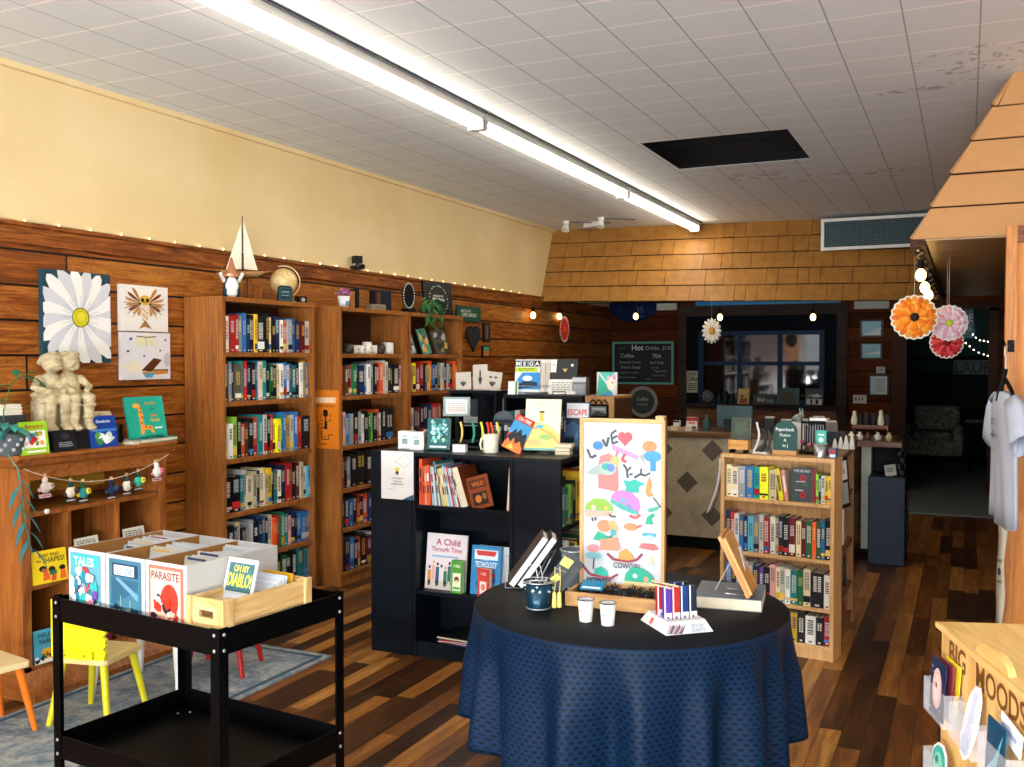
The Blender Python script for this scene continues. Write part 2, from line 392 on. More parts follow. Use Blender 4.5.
# back mansard of painted shingles
M_SHR = pl('#bd8a56', .6)  # same shingle paint, lightened to carry the stronger light on the right end
def shingle_face(P, rows, name, umax, seed, clip=None, ws=(.11, .15, .19, .24, .30, .42)):
    """P(u, v) -> 3D (u in metres along, v 0..1 up), face normal via third arg"""
    rnd = random.Random(seed); q = MB()
    for r in range(rows):
        v0, v1 = r/rows, (r+1)/rows; u = 0
        while u < umax-.001:
            w = rnd.choice(ws); ue = min(umax, u+w)
            if umax-ue < .07: ue = umax
            th = rnd.uniform(.008, .012); g = .0025; lo = v0+(.008 if clip else .016)+rnd.uniform(-.003, .003)
            vs = [P(u+g, lo, th+.008), P(ue-g, lo, th+.008), P(ue-g, v1+.0, .004), P(u+g, v1+.0, .004), P(u+g, lo, 0), P(ue-g, lo, 0), P(ue-g, v1, 0), P(u+g, v1, 0)]
            if clip: vs = [clip(p) for p in vs]
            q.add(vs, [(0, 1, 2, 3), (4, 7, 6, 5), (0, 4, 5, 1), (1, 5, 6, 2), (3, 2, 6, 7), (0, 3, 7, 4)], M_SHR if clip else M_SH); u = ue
    q.add([P(0, 0, -.001), P(umax, 0, -.001), P(umax, 1, -.001), P(0, 1, -.001)] if not clip else [clip(P(0, 0, -.001)), clip(P(umax, 0, -.001)), clip(P(umax, 1, -.001)), clip(P(0, 1, -.001))], [(0, 1, 2, 3)], pl('#241406', .9))  # backing coloured dark so the row gaps read as shadow lines
    return struct(q.build(name))
def PB(u, v, n):
    f = u/4.2; x = X0+u
    y0, z0 = 9.70+.40*f, 2.15-.07*f; y1, z1 = 10.05+.55*f, 2.97
    return (x, y0+(y1-y0)*v-n*.9, z0+(z1-z0)*v-n*.3)
shingle_face(PB, 5, 'wall_back_mansard', 3.95, 3)
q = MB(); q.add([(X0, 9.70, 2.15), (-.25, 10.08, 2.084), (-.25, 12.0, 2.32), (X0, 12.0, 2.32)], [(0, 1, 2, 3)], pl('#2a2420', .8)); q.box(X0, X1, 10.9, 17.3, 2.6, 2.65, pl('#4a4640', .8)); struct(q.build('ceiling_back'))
# right-hand mansard over the passage: end face towards the camera, sloping side along the aisle
def PR(u, v, n): return (-.27+u, 5.5-n, 2.15+.82*v)
def clipR(p):
    xm = -.27+(p[2]-2.15)/.82*.47
    return (max(p[0], xm), p[1], p[2])
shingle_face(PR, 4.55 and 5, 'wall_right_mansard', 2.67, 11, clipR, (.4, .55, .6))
def PS(u, v, n): return (-.27+.47*v-n*.8, 5.5+u, 2.15+.82*v+n*.4)
shingle_face(PS, 5, 'wall_right_mansard_side', 4.9, 5)
M_SH2 = None
def soffitm():
    t = NT('varnished_soffit'); co = t.coords(); n = t.noise(t.scaled(co, (.6, 7, 1)), 2.2, 4)
    t.l.new(t.ramp(n, [(.3, '#8a6a3e'), (.7, '#b08a52')]), t.b.inputs['Base Color']); t.b.inputs['Roughness'].default_value = .4; return t.m
struct(MB().box(-.2, X1, 5.5, 10.55, 2.15, 2.17, soffitm()).build('ceiling_soffit'))
struct(MB().box(-.275, -.2, 5.5, 10.55, 2.125, 2.16, M_DARKTRIM).build('trim_3'))
# partition on the right, facing the shop window
struct(MB().box(.215, X1, 5.5, 5.6, 0, 2.15, M_PANEL).build('wall_partition'))
q = MB().box(.175, .225, 5.46, 5.62, 0, 2.2, wood('#cf8a42', '#a8642a', 2)); struct(q.build('trim_4'))
struct(MB().box(.225, X1, 5.455, 5.5, 2.12, 2.2, wood('#8a4a1c', '#5a2c10', 0)).build('trim_5'))
struct(MB().box(.5, .6, 5.6, 12, 0, 2.6, M_BACKWOOD).build('wall_passage'))
# back wall with the doorway
q = MB().box(X0, -.75, Y1, Y1+.1, 0, 2.6, M_BACKWOOD).box(-.75, .25, Y1, Y1+.1, 2.1, 2.6, M_BACKWOOD).box(.25, .6, Y1, Y1+.1, 0, 2.6, M_BACKWOOD)
struct(q.build('wall_back'))
q = MB()
for b in ((-.78, -.62, 0, 2.1), (.22, .32, 0, 2.1)): q.box(b[0], b[1], Y1-.03, Y1+.12, b[2], b[3], M_DARKTRIM)
q.box(-.78, .32, Y1-.03, Y1+.12, 2.07, 2.16, M_DARKTRIM); struct(q.build('door_1'))
q = MB(); tealw = pl('#3c5a5c', .8); q.box(-3, X1, 17.2, 17.3, 0, 2.6, tealw).box(-3, -2.9, 12.1, 17.2, 0, 2.6, tealw); struct(q.build('wall_far'))
# low front wall of the far room with its dark lintel
# big framed window look on the back wall
q = MB(); fw = wood('#3c2e24', '#1c1410', 0, .7)
x0, x1, z0, z1 = -3.28, -1.26, .98, 2.19
q.box(x0, x1, 11.93, 12, z1-.13, z1, fw).box(x0, x0+.1, 11.93, 12, z0-.35, z1-.13, fw).box(x1-.12, x1, 11.93, 12, z0-.35, z1-.13, fw).box(x0, x1, 11.86, 12, z0-.06, z0, fw)
struct(q.build('window_frame_back'))
struct(MB().box(x0+.1, x1-.12, 11.975, 11.995, z0, z1-.13, pl('#060b14', .7, spec=.1)).build('window_backing'))
q = MB(); bl = pl('#0c3050', .5, spec=.15)
px0, px1, pz0, pz1 = -3.03, -1.52, .98, 1.87
for i in range(4): xx = px0+(px1-px0-.06)*i/3; q.box(xx, xx+.06, 11.94, 11.975, pz0, pz1, bl)
for z in (pz0, pz0+.47, pz1-.05): q.box(px0, px1, 11.945, 11.973, z, z+.05, bl)
struct(q.build('window_sash'))
t = NT('dark_pane'); t.b.inputs['Base Color'].default_value = (.004, .006, .008, 1); t.b.inputs['Roughness'].default_value = .04; t.b.inputs['Specular IOR Level'].default_value = .9
struct(MB().box(px0, px1, 11.955, 11.965, pz0, pz1, t.m).build('window_pane_back'))
struct(MB().box(-3.18, -1.38, 11.96, 12, .62, .92, wood('#8a5a36', '#5d3a22', 0, .5)).build('trim_6'))

# ================================================================== LIGHT, CAMERA
w = bpy.data.worlds.new('sky'); bpy.context.scene.world = w; w.use_nodes = True
nt = w.node_tree; bg = nt.nodes['Background']; bg.inputs[0].default_value = (.75, .88, 1, 1); bg.inputs[1].default_value = 1.2
def area(name, loc, rot, sx, sy, e, col):
    l = bpy.data.lights.new(name, 'AREA'); l.shape = 'RECTANGLE'; l.size = sx; l.size_y = sy; l.energy = e; l.color = col
    o = bpy.data.objects.new(name, l); C.objects.link(o); o.location = loc; o.rotation_euler = rot; return o
DAY = area('daylight', (-.9, Y0+.06, 1.62), (R(90), 0, 0), 6.2, 2.2, 60, (.95, .97, 1))
area('ceiling_fill', (-.9, Y0+.08, .8), (R(148), 0, 0), 6.2, .8, 1000, (.92, .96, 1))  # added upward lamp inside the front window, lifts the ceiling
cam = bpy.data.cameras.new('camera'); co = bpy.data.objects.new('camera', cam); C.objects.link(co)
cam.lens = 970/1024*36; cam.sensor_width = 36; cam.clip_start = .02
co.location = (0, 0, 1.54); co.rotation_euler = (R(88.5), 0, R(25.1)); bpy.context.scene.camera = co
vs = bpy.context.scene.view_settings; vs.view_transform = 'Standard'; vs.look = 'None'; vs.gamma = 1; vs.use_curve_mapping = False; vs.exposure = 0.2

# fluorescent strip: three batten fittings end to end
WH = pl('#e8e6e0', .4)
for i, (ya, yb) in enumerate(((2.45, 5.08), (5.10, 7.74), (7.76, 10.1))):
    f = thing('fluorescent_light', ('long white fluorescent batten fitting nearest the shop window', 'long white fluorescent batten fitting in the middle of the strip', 'long white fluorescent batten fitting ending by the shingled bulkhead')[i], 'ceiling light', (-2.605, ya, ZC), 0, 'fluorescent fittings end to end')
    L = yb-ya
    q = MB(); q.prism([(-.055, 0), (.055, 0), (.05, -.045), (.03, -.055), (-.03, -.055), (-.05, -.045)], 0, L, WH, 'y'); q.build('housing', f)
    for s in (-.028, .028):
        MB().rod((s, .03, -.07), (s, L-.03, -.07), .016, None, emit('#fff2dc', 19), 10).build('tube', f)
    for y in (.012, L-.012): MB().box(-.05, .05, y-.012, y+.012, -.10, -.04, pl('#b9b9b4', .4)).build('lamp_holder', f)
    q = MB(); q.box(.06, .075, 0, L, -.012, -.001, pl('#3b4448', .6)); q.build('conduit', f)
# ================================================================== LEFT SIDE OF THE SHOP
OAK = wood('#a8642c', '#6f3c16', 2, .4); OAKY = wood('#a8642c', '#6f3c16', 1, .4)
def on_wall(name, label, cat, y0, y1, z0, z1, bg, shapes, T=.02, group=None, edge=None):
    return cover(name, label, cat, y1-y0, z1-z0, T, bg, shapes, (X0+.003+T, (y0+y1)/2, z0), 90, 0, group, back=edge or bg, pages=False)
# --- canvases
def petal(a, r0, r1, w, cu, cv, asp=1):
    d = (math.cos(a), math.sin(a)); n = (-d[1], d[0]); out = []
    for k, (f, ww) in enumerate(((0, .25), (.35, .8), (.7, 1), (.93, .55), (1, 0), (.93, -.55), (.7, -1), (.35, -.8), (0, -.25))):
        r = r0+(r1-r0)*f; out.append((min(max(cu+(d[0]*r+n[0]*ww*w)*asp, 0), 1), min(max(cv+d[1]*r+n[1]*ww*w, 0), 1)))
    return out
sh = []
rnd = random.Random(4)
for k in range(20):
    a = 2*PI*k/20+.12; L = rnd.uniform(.47, .56)
    sh.append(('p', petal(a, .08, L+.07, .083, .53, .5, 1.15), '#f1f0ee' if k % 2 else '#d3d6dc'))
for k in range(20):
    a = 2*PI*k/20; sh.append(('l', [(.53+.13*math.cos(a)*1.15, .5+.13*math.sin(a)), (.53+.24*math.cos(a)*1.15, .5+.24*math.sin(a))], .002, '#9aa0a8'))
sh += [('e', .53, .5, .13, .11, '#3c3a20'), ('e', .53, .5, .12, .1, '#c9bf1c'), ('e', .54, .51, .06, .05, '#dcd53c')]
on_wall('painting', 'large canvas painting of a white daisy with a yellow centre', 'painting', 3.39, 3.81, 1.515, 1.985, '#1f4450', sh, .03, edge='#1f4450')
sh = []
for s in (-1, 1):
    for k in range(7):
        a = R(60-k*22); L = .40-.02*k
        sh.append(('p', petal(a if s > 0 else PI-a, .08, L, .035, .5+s*.05, .6), ['#c98d4a', '#8a4c22', '#d9a566'][k % 3]))
    for k in range(7):
        a = R(62-k*20); d = (math.cos(a)*s, math.sin(a)); sh.append(('l', [(.5+s*.08, .6), (.5+s*.05+d[0]*.38, .6+d[1]*.36)], .003, '#3c2010'))
sh += [('p', [(.42, .62), (.58, .62), (.6, .35), (.5, .18), (.4, .35)], '#e8d6bc'), ('p', [(.5, .25), (.36, .05), (.5, .1), (.64, .05)], '#a87a4a'), ('e', .5, .68, .12, .11, '#d9b03c'),
       ('e', .45, .68, .035, .045, '#151515'), ('e', .55, .68, .035, .045, '#151515'), ('p', [(.48, .65), (.52, .65), (.5, .6)], '#3a2a18')]
for k in range(8): sh.append(('l', [(.44+.04*(k % 3), .5-.04*k), (.47+.04*(k % 3), .47-.04*k)], .004, '#6a3a1a'))
on_wall('painting', 'small square painting of an owl with spread wings', 'painting', 3.885, 4.235, 1.69, 1.945, '#f0ede8', sh, .02)
sh = [('p', [(.3, .7), (.5, .74), (.7, .7), (.7, .92), (.5, .96), (.3, .92)], '#e9e3bf'), ('l', [(.3, .92), (.5, .9), (.7, .92)], .006, '#6b675c'), ('l', [(.5, .9), (.5, .7)], .003, '#9a9478'),
      ('p', [(.02, .3), (.3, .42), (.45, .2), (.2, .12)], '#efe6cf'), ('p', [(.4, .2), (.65, .46), (.82, .42), (.6, .16)], '#5d2f1c'), ('p', [(.4, .16), (.95, .22), (.95, .12), (.45, .08)], '#c98836'),
      ('l', [(.4, .2), (.95, .2)], .006, '#3a2412'), ('p', [(.44, .12), (.66, .16), (.62, .04), (.48, .04)], '#4aa3c9'), ('e', .93, .42, .07, .16, '#c8c9cc'),
      ('p', [(.15, .86), (.2, .9), (.22, .86), (.18, .82)], '#2f5fc0'), ('p', [(.86, .84), (.9, .88), (.92, .82)], '#4a4a52'), ('e', .13, .6, .03, .02, '#30323a'), ('e', .78, .62, .02, .02, '#30323a'), ('e', .45, .5, .02, .025, '#4a6a9a')]
on_wall('painting', 'square painting of open books and flying pages below the owl', 'painting', 3.89, 4.25, 1.42, 1.683, '#e9e8ec', sh, .02)

# --- children's cabinet, its cornice, cubbies, and slanting plinth
KC = thing('display_cabinet', 'honey oak display cabinet with cubbies against the boarded wall', 'cabinet', (-3.82, 2.98, 0), 90)
kw, kh, kd = .875, 1.06, .375
q = MB()
for x in (0, kw-.05): bevel(MB().box(x, x+.05, 0, kd, 0, kh, OAK).build('side_panel', KC), .003)
MB().box(.05, kw-.05, kd-.01, kd, 0, kh, OAK).build('back_panel', KC)
q = MB().prism([(-.045, 1.105), (-.045, 1.09), (-.03, 1.08), (-.02, 1.06), (.0, 1.045), (kd, 1.045), (kd, 1.105)], -.04, kw+.03, OAKY, 'x'); q.build('cornice', KC)
MB().box(.05, kw-.05, -.0, .02, .985, 1.046, OAKY).build('rail', KC)
for z in (.84, .505, .14): bevel(MB().box(.05, kw-.05, .01, kd-.01, z-.022, z, OAKY).build('shelf', KC), .002)
for x in (.27, .56): bevel(MB().box(x-.012, x+.012, .015, kd-.01, .14, .818, OAK).build('divider', KC), .002)
MB().prism([(-.02, 0), (-.09, 0), (-.09, .03), (0, .12), (0, .14), (kd, .14), (kd, 0)], -.01, kw+.01, OAKY, 'x').build('plinth', KC)
MB().box(.2, .78, kd-.025, kd-.015, .87, 1.03, pl('#d9a83c', .5)).build('backing_card', KC)
ktop = 1.1055

# --- statue of two seated children, one continuous carving
STONE = NT('weathered_stone'); n_ = STONE.noise(STONE.coords(), 22, 5, .7); STONE.l.new(STONE.ramp(n_, [(.3, '#8a7656'), (.6, '#c4b48e')]), STONE.b.inputs['Base Color']); STONE.b.inputs['Roughness'].default_value = .85; STONE.bump(n_, .6, .004); STONE = STONE.m
def blob(name, caps, m, parent=None, voxel=.004, n=12, smooth=3):
    q = MB()
    for c in caps:
        if len(c) == 2: q.ball(c[0], c[1], m, n, 8)
        else: q.rod(c[0], c[1], c[2], c[3], m, n); q.ball(c[0], c[2], m, n, 6); q.ball(c[1], c[3], m, n, 6)
    o = q.build(name, parent); r = o.modifiers.new('join', 'REMESH'); r.mode = 'VOXEL'; r.voxel_size = voxel; r.use_smooth_shade = True
    s = o.modifiers.new('soft', 'SMOOTH'); s.iterations = smooth; s.factor = .5
    return o
caps = []
def child(x, girl, s=1):
    # x centre, sitting on z=.175 facing -Y, legs hanging to z=0
    h = .175; sg = 1 if girl else -1   # leans towards the other child
    c = [((x, .03, h+.03), (.045, .04, .035)), ((x, .03, h+.03), (x+sg*.012, .015, h+.115), .042, .034), ((x+sg*.012, .012, h+.13), (x+sg*.014, .01, h+.155), .018, .016),
         ((x+sg*.012, .0, h+.19), (.037, .044, .048)), ((x+sg*.012, .012, h+.21), (.043, .048, .044)), ((x+sg*.018, -.043, h+.184), (.007, .010, .008)),
         ((x+sg*.0, -.034, h+.168), (.012, .008, .009)), ((x+sg*.028, -.034, h+.168), (.012, .008, .009)), ((x+sg*.014, -.036, h+.158), (.009, .007, .006))]
    for d in (-1, 1):
        hx = x+d*.026
        c += [((hx, .02, h+.012), (hx, -.085, h+.008), .03, .025), ((hx, -.088, h+.004), (hx, -.082, .05), .023, .016), ((hx, -.08, .035), (hx+.002, -.112, .016), .018, .016), ((hx, -.108, .018), (.019, .03, .015))]
        c += [((x+d*.04+sg*.01, .012, h+.115), (x+d*.058, -.01, h+.06), .017, .013), ((x+d*.056, -.012, h+.065), (x+d*.026, -.068, h+.046), .015, .012), ((x+d*.024, -.075, h+.045), (.011, .014, .009))]
        if not girl: c += [((hx, -.086, h-.035), (.028, .028, .012)), ((hx, -.082, .075), (.023, .023, .010))]
    if girl:
        c += [((x, -.015, h+.022), (.07, .08, .03)), ((x, -.05, h+.0), (.064, .05, .024)), ((x-.004, .05, h+.20), (.022, .018, .022)), ((x+.01, -.016, h+.246), (.026, .014, .010))]
        for k in range(5): c.append(((x-.055+k*.027, -.088, h-.006), (.015, .016, .018)))
    else:
        for k in range(5): c.append(((x-.044+k*.014, -.004-.008*(k % 2), h+.244+.006*(k % 2)), (.014, .016, .012)))
    return c
caps = child(-.043, True) + child(.043, False)
ST = thing('statue', 'cream stone statue of two children sitting side by side embracing', 'statue', (-3.95, 3.31, ktop+.085), 74)
body = blob('figures', caps, STONE, ST, .0042, smooth=2)
ST.scale = (1.32, 1.1, .88)
q = MB(); q.rbox(-.085, .085, -.03, .09, 0, .165, STONE, .02); bk = q.build('bench', ST)
bx = MB().rbox(-.13, .13, -.07, .10, 0, .085, pl('#1d1c1e', .6), .02); o = bx.build('pedestal', None, (-3.93, 3.31, ktop), 74); tag(o, 'dark block pedestal under the stone statue of children', 'pedestal')
# white books lying on the cabinet either side of the statue
def flat_stack(n, x, y, z, rz, cols, w, d, t, label, group, name='book'):
    rr = random.Random(int(x*100+y*10))
    for k in range(n):
        q = MB(); m = pl(cols[k % len(cols)], .45); e = .002
        q.box(-w/2, w/2, -d/2, d/2, 0, e, m).box(-w/2, w/2, -d/2, d/2, t-e, t, m).box(-w/2, w/2, d/2-e, d/2, e, t-e, m)
        o = q.build(name, None, (x+rr.uniform(-.006, .006), y+rr.uniform(-.006, .006), z+k*(t+.0005)), rz+rr.uniform(-6, 6))
        MB().box(-w/2+.003, w/2-.003, -d/2+.003, d/2-.003, e, t-e, PAGES).build('pages', o)
        tag(o, label[k] if isinstance(label, (list, tuple)) else label, 'book', group)
# planter with trailing leaves at the left end
def leaf(q, p, d, L, w, m, droop=.4, up=(0, 0, 1)):
    d = Vector(d).normalized(); s = d.cross(Vector(up)).normalized(); n = s.cross(d); p = Vector(p); vs = []
    prof = ((0, .02), (.2, .6), (.45, 1), (.7, .75), (.9, .3), (1, 0))
    for f, ww in prof:
        c = p+d*L*f-Vector((0, 0, 1))*droop*L*f*f
        vs += [tuple(c-s*w*ww+n*w*ww*.25), tuple(c-n*.001), tuple(c+s*w*ww+n*w*ww*.25)]
    fs = []
    for i in range(len(prof)-1):
        a = i*3; fs += [(a, a+1, a+4, a+3), (a+1, a+2, a+5, a+4)]
    q.add(vs, fs, m, True)
TEALLEAF = pl('#3f9a92', .5); GREEN = pl('#2f6a36', .45); GREEN2 = pl('#4f8a3e', .45)
PP = thing('potted_plant', 'trailing plant with blue green leaves in a patterned grey pot', 'plant', (-3.86, 2.955, ktop), 90)
MB().lathe([(.045, 0), (.06, .01), (.07, .07), (.072, .1), (.066, .1), (.064, .08), (.0, .08)], pl('#5c6468', .5)).build('pot', PP)
q = MB()
for k in range(26):
    a = 2*PI*k/26; q.ball((.069*math.cos(a), .069*math.sin(a), .03+.022*(k % 3)), .009, pl('#aeb4b2', .5), 8, 4)
q.build('pot_pattern', PP)
q = MB(); rnd = random.Random(5)
for k in range(16):
    a = rnd.uniform(0, 2*PI); r = rnd.uniform(.0, .04); leaf(q, (r*math.cos(a), r*math.sin(a), .10+rnd.uniform(0, .03)), (math.cos(a), math.sin(a), rnd.uniform(.1, .7)), rnd.uniform(.08, .14), .024, TEALLEAF, .6)
q.build('leaves', PP)
# tall leaf spray crossing the daisy canvas
HP = thing('hanging_vine', 'sprig of green leaves climbing beside the statue heads', 'plant', (-3.98, 3.02, 1.25))
q = MB(); pts = [(0, -.0, -.12), (-.01, .01, .05), (.0, .04, .17), (.0, .11, .215), (0, .17, .195)]
q.tube(pts, .0025, GREEN); q.build('stem', HP); q = MB()
for k, (p, d) in enumerate((((0, .03, .16), (0.3, -.8, .3)), ((0, .05, .18), (.3, .6, .5)), ((0, .09, .21), (.3, .8, -.2)), ((0, .12, .215), (.2, .8, .3)), ((0, .16, .2), (.3, .7, -.5)), ((0, .02, .1), (.3, -.9, .1)), ((0, .07, .2), (.4, -.3, .8)))): leaf(q, p, d, .075, .018, pl('#2f7a5a', .45), .35)
q.build('leaves', HP)
# drooping strand at the cabinet's left side
HV = thing('hanging_vine', 'drooping blue green strand hanging over the cabinet side', 'plant', (-3.77, 2.93, 1.0))
q = MB().tube([(0, -.05, .12), (.02, -.02, .06), (.02, 0, -.05), (.02, .02, -.2), (.02, .05, -.33)], .0025, TEALLEAF); q.build('stem', HV); q = MB()
for k in range(9): leaf(q, (.02, -.02+.008*k, .02-.04*k), (.2, (-1)**k*.7, -.6), .09, .013, pl('#2c6f70', .5), .5)
q.build('leaves', HV)

cover('book', 'small lime green picture book standing at the front of the cabinet top', 'book', .135, .15, .018, '#9fd02c',
      [('r', .1, .2, .9, .72, '#f3f1e6'), ('t', .5, .8, .12, 'Barnyard', .85, '#b3302a')] + blobs(14, .15, .85, .25, .7, ['#e8a23c', '#c9302a', '#4a8fc0', '#5aa04a', '#d9d0c0'], .12, 3) + [('r', .15, .06, .85, .12, '#f3f1e6')],
      (-3.795, 3.045, ktop), 88, 8)
cover('book', 'dark blue picture book with white animals below the statue feet', 'book', .15, .155, .016, '#153f9a',
      [('t', .5, .78, .09, 'Goodnight', .8, '#dfe9f4'), ('r', 0, .5, 1, .58, '#3f7fd0')] + blobs(9, .1, .95, .08, .5, ['#eef2ee', '#5aa04a', '#cfe0d0', '#3c8a4a'], .18, 8),
      (-3.80, 3.44, ktop), 88, 10)
cover('book', 'black picture book with grey lettering leaning under the statue', 'book', .12, .10, .014, '#14161a',
      stripes(3, .2, .8, .2, .45, '#8b9299') + [('e', .5, .7, .2, .15, '#2c2f36')], (-3.80, 3.21, ktop), 88, 10)
cover('book', 'cream patterned booklet propped beside the statue', 'book', .14, .07, .006, '#cdbd98', [('l', [(.1, .2), (.6, .8), (.9, .3)], .004, '#7a6a4a'), ('l', [(.3, .7), (.8, .5)], .004, '#7a6a4a')], (-3.93, 3.54, ktop+.112), 82, 40, pages=False)
flat_stack(1, -3.97, 3.54, ktop, 80, ['#2a2c30'], .15, .1, .11, 'dark boxed set lying behind the blue picture book', None)
flat_stack(3, -4.06, 3.10, ktop+.17, 80, ['#efece4'], .10, .09, .016, ['white book, lowest of the stack left of the statue', 'white book, middle of the stack left of the statue', 'white book, top of the stack left of the statue'], 'white books left of the statue')
tag(MB().rbox(-.07, .07, -.05, .05, 0, .169, pl('#33383a', .6), .01).build('display_block', None, (-4.06, 3.10, ktop), 80), 'grey block carrying three white books beside the plant', 'display block')
gir = [('e', .36, .55, .07, .05, '#e8a03c'), ('p', [(.3, .62), (.38, .66), (.42, .3), (.62, .28), (.68, .1), (.6, .1), (.56, .18), (.42, .18), (.38, .08), (.3, .08), (.32, .3)], '#e8a03c'), ('e', .27, .78, .1, .06, '#e8a03c'), ('p', [(.3, .78), (.38, .76), (.42, .5), (.34, .5)], '#e8a03c'),
       ('l', [(.3, .84), (.3, .9)], .003, '#8a4a20'), ('l', [(.36, .84), (.38, .9)], .003, '#8a4a20')]
for u, v in ((.36, .62), (.38, .5), (.36, .36), (.46, .26), (.56, .24), (.37, .72)): gir.append(('e', u, v, .03, .028, '#b3541e'))
gir += [('t', .64, .8, .075, 'Hug Me', .5, '#d98a3c'), ('t', .68, .68, .05, 'please', .5, '#12655c'), ('t', .7, .5, .075, 'Little', .4, '#d98a3c'), ('t', .72, .38, .075, 'Giraffe', .42, '#e8b04a'), ('r', .68, .2, .88, .24, '#e6efe9')]
cover('book', 'teal picture book with an orange giraffe on a small stand', 'book', .235, .215, .014, '#1fa58e', gir, (-3.86, 3.775, ktop+.022), 84, 12)
q = MB(); bk_ = pl('#101010', .5, .3)
for s in (-.05, .05): q.tube([(s, -.03, .012), (s, -.03, .002), (s, .06, .002), (s, .07, .11)], .0022, bk_, 6)
q.tube([(-.05, -.03, .012), (.05, -.03, .012)], .0022, bk_, 6); q.tube([(-.05, .07, .11), (.05, .07, .11)], .0022, bk_, 6)
tag(q.build('book_stand', None, (-3.845, 3.775, ktop+.021), 84), 'black wire stand holding the giraffe book', 'stand')
flat_stack(1, -3.87, 3.80, ktop, 90, ['#48a49a'], .27, .12, .018, 'pale teal book lying flat under the giraffe book', None)
flat_stack(1, -3.82, 3.62, ktop, 90, ['#e4e2da'], .05, .07, .012, 'small white box on the cabinet beside the giraffe book', None)
tag(MB().lathe([(.035, 0), (.04, .02), (.03, .05), (.035, .09), (.012, .1)], pl('#17171a', .4)).build('black_figurine', None, (-3.97, 3.66, ktop)), 'small black round figurine between blue and teal books', 'figurine')
# books in the cabinet cubbies
sh = [('t', .5, .8, .1, 'BABY FIND', .85, '#2c2a1c'), ('t', .2, .66, .08, 'the', .2, '#2c2a1c'), ('t', .62, .62, .15, 'SHAPES!', .7, '#2c2a1c'), ('p', [(.28, .08), (.32, .42), (.42, .44), (.5, .1)], '#e0622a'), ('e', .3, .45, .11, .09, '#1c1612'), ('e', .32, .4, .07, .06, '#a8623a'),
      ('e', .55, .4, .1, .09, '#1c1612'), ('r', .48, .22, .68, .36, '#2c6a4a'), ('p', [(.5, .04), (.54, .24), (.66, .24), (.66, .04)], '#d9542a'), ('e', .85, .4, .09, .08, '#1c1612'), ('p', [(.76, .06), (.8, .34), (.92, .34), (.95, .06)], '#e0622a')]
cover('book', 'yellow board book with children standing in the left cubby', 'book', .175, .15, .02, '#f0cf22', sh, (-3.835+.02, 3.13, .5055), 84, 8)
sh = [('t', .45, .78, .14, 'HELLO', .7, '#173a4a'), ('t', .45, .58, .14, 'FARM!', .7, '#173a4a'), ('e', .42, .28, .2, .17, '#e8a82c'), ('p', [(.36, .2), (.42, .34), (.5, .2)], '#8a3a1a'), ('r', 0, 0, 1, .12, '#e8e4d8')] + blobs(8, 0, .9, 0, .3, ['#1b1c1e', '#f2f0ea', '#2f6f4a'], .1, 5)
cover('book', 'pale blue farm picture book in the lowest left cubby', 'book', .15, .15, .016, '#4fa6c0', sh, (-3.835+.02, 3.12, .1405), 84, 6)
cover('book', 'red and blue picture book standing in the lowest middle cubby', 'book', .16, .16, .016, '#8a2430', blobs(16, .05, .95, .05, .95, ['#2a4a9a', '#c94a3a', '#e0d0c0', '#3c2a5a'], .14, 9), (-3.82, 3.4, .1405), 88, 6)
for yy, l in ((3.365, 'white leaflet peeking out above the comic boxes, left cubby'), (3.66, 'white leaflet peeking out above the comic boxes, right cubby')):
    cover('leaflet', l, 'leaflet', .14, .17, .004, '#dcd8cc', stripes(3, .1, .9, .75, .93, '#6a6a62'), (-3.83, yy, .5055), 90, 10, pages=False)
# the string of hanging felt toys across the cabinet
def gy(t):  # t 0..1 along
    y = 2.955+.86*t; z = 1.05-.36*t*(1-t)*1.05+(-.01)*t
    return (-3.765, y, z)
o = tag(MB().tube([gy(i/24) for i in range(25)], .0016, pl('#e6ddc8', .8), 6).build('string'), 'thin cream string looped across the oak cabinet', 'string')
q = MB()
toys = [('pink and grey pig toy hanging leftmost on the string', .125, '#c9b6ac', '#dba6a0', '#3a3a3a'), ('dark and cream sloth toy, second on the string', .285, '#d9cbb0', '#3c2f28', '#1c3a36'), ('green and yellow parrot toy, third on the string', .365, '#2f8a8a', '#e0c22c', '#1c4a2a'),
        ('navy blue bird toy in the middle of the string', .56, '#16223c', '#2a3a5a', '#1a1a22'), ('cream and brown puffin toy, fifth on the string', .67, '#e0d6c4', '#4a3020', '#1d3a26'), ('green and turquoise toy, sixth on the string', .755, '#36a88c', '#d9c23c', '#1c3a2a'), ('white and pink unicorn toy at the right end of the string', .9, '#ece6e0', '#e0788a', '#d9566a')]
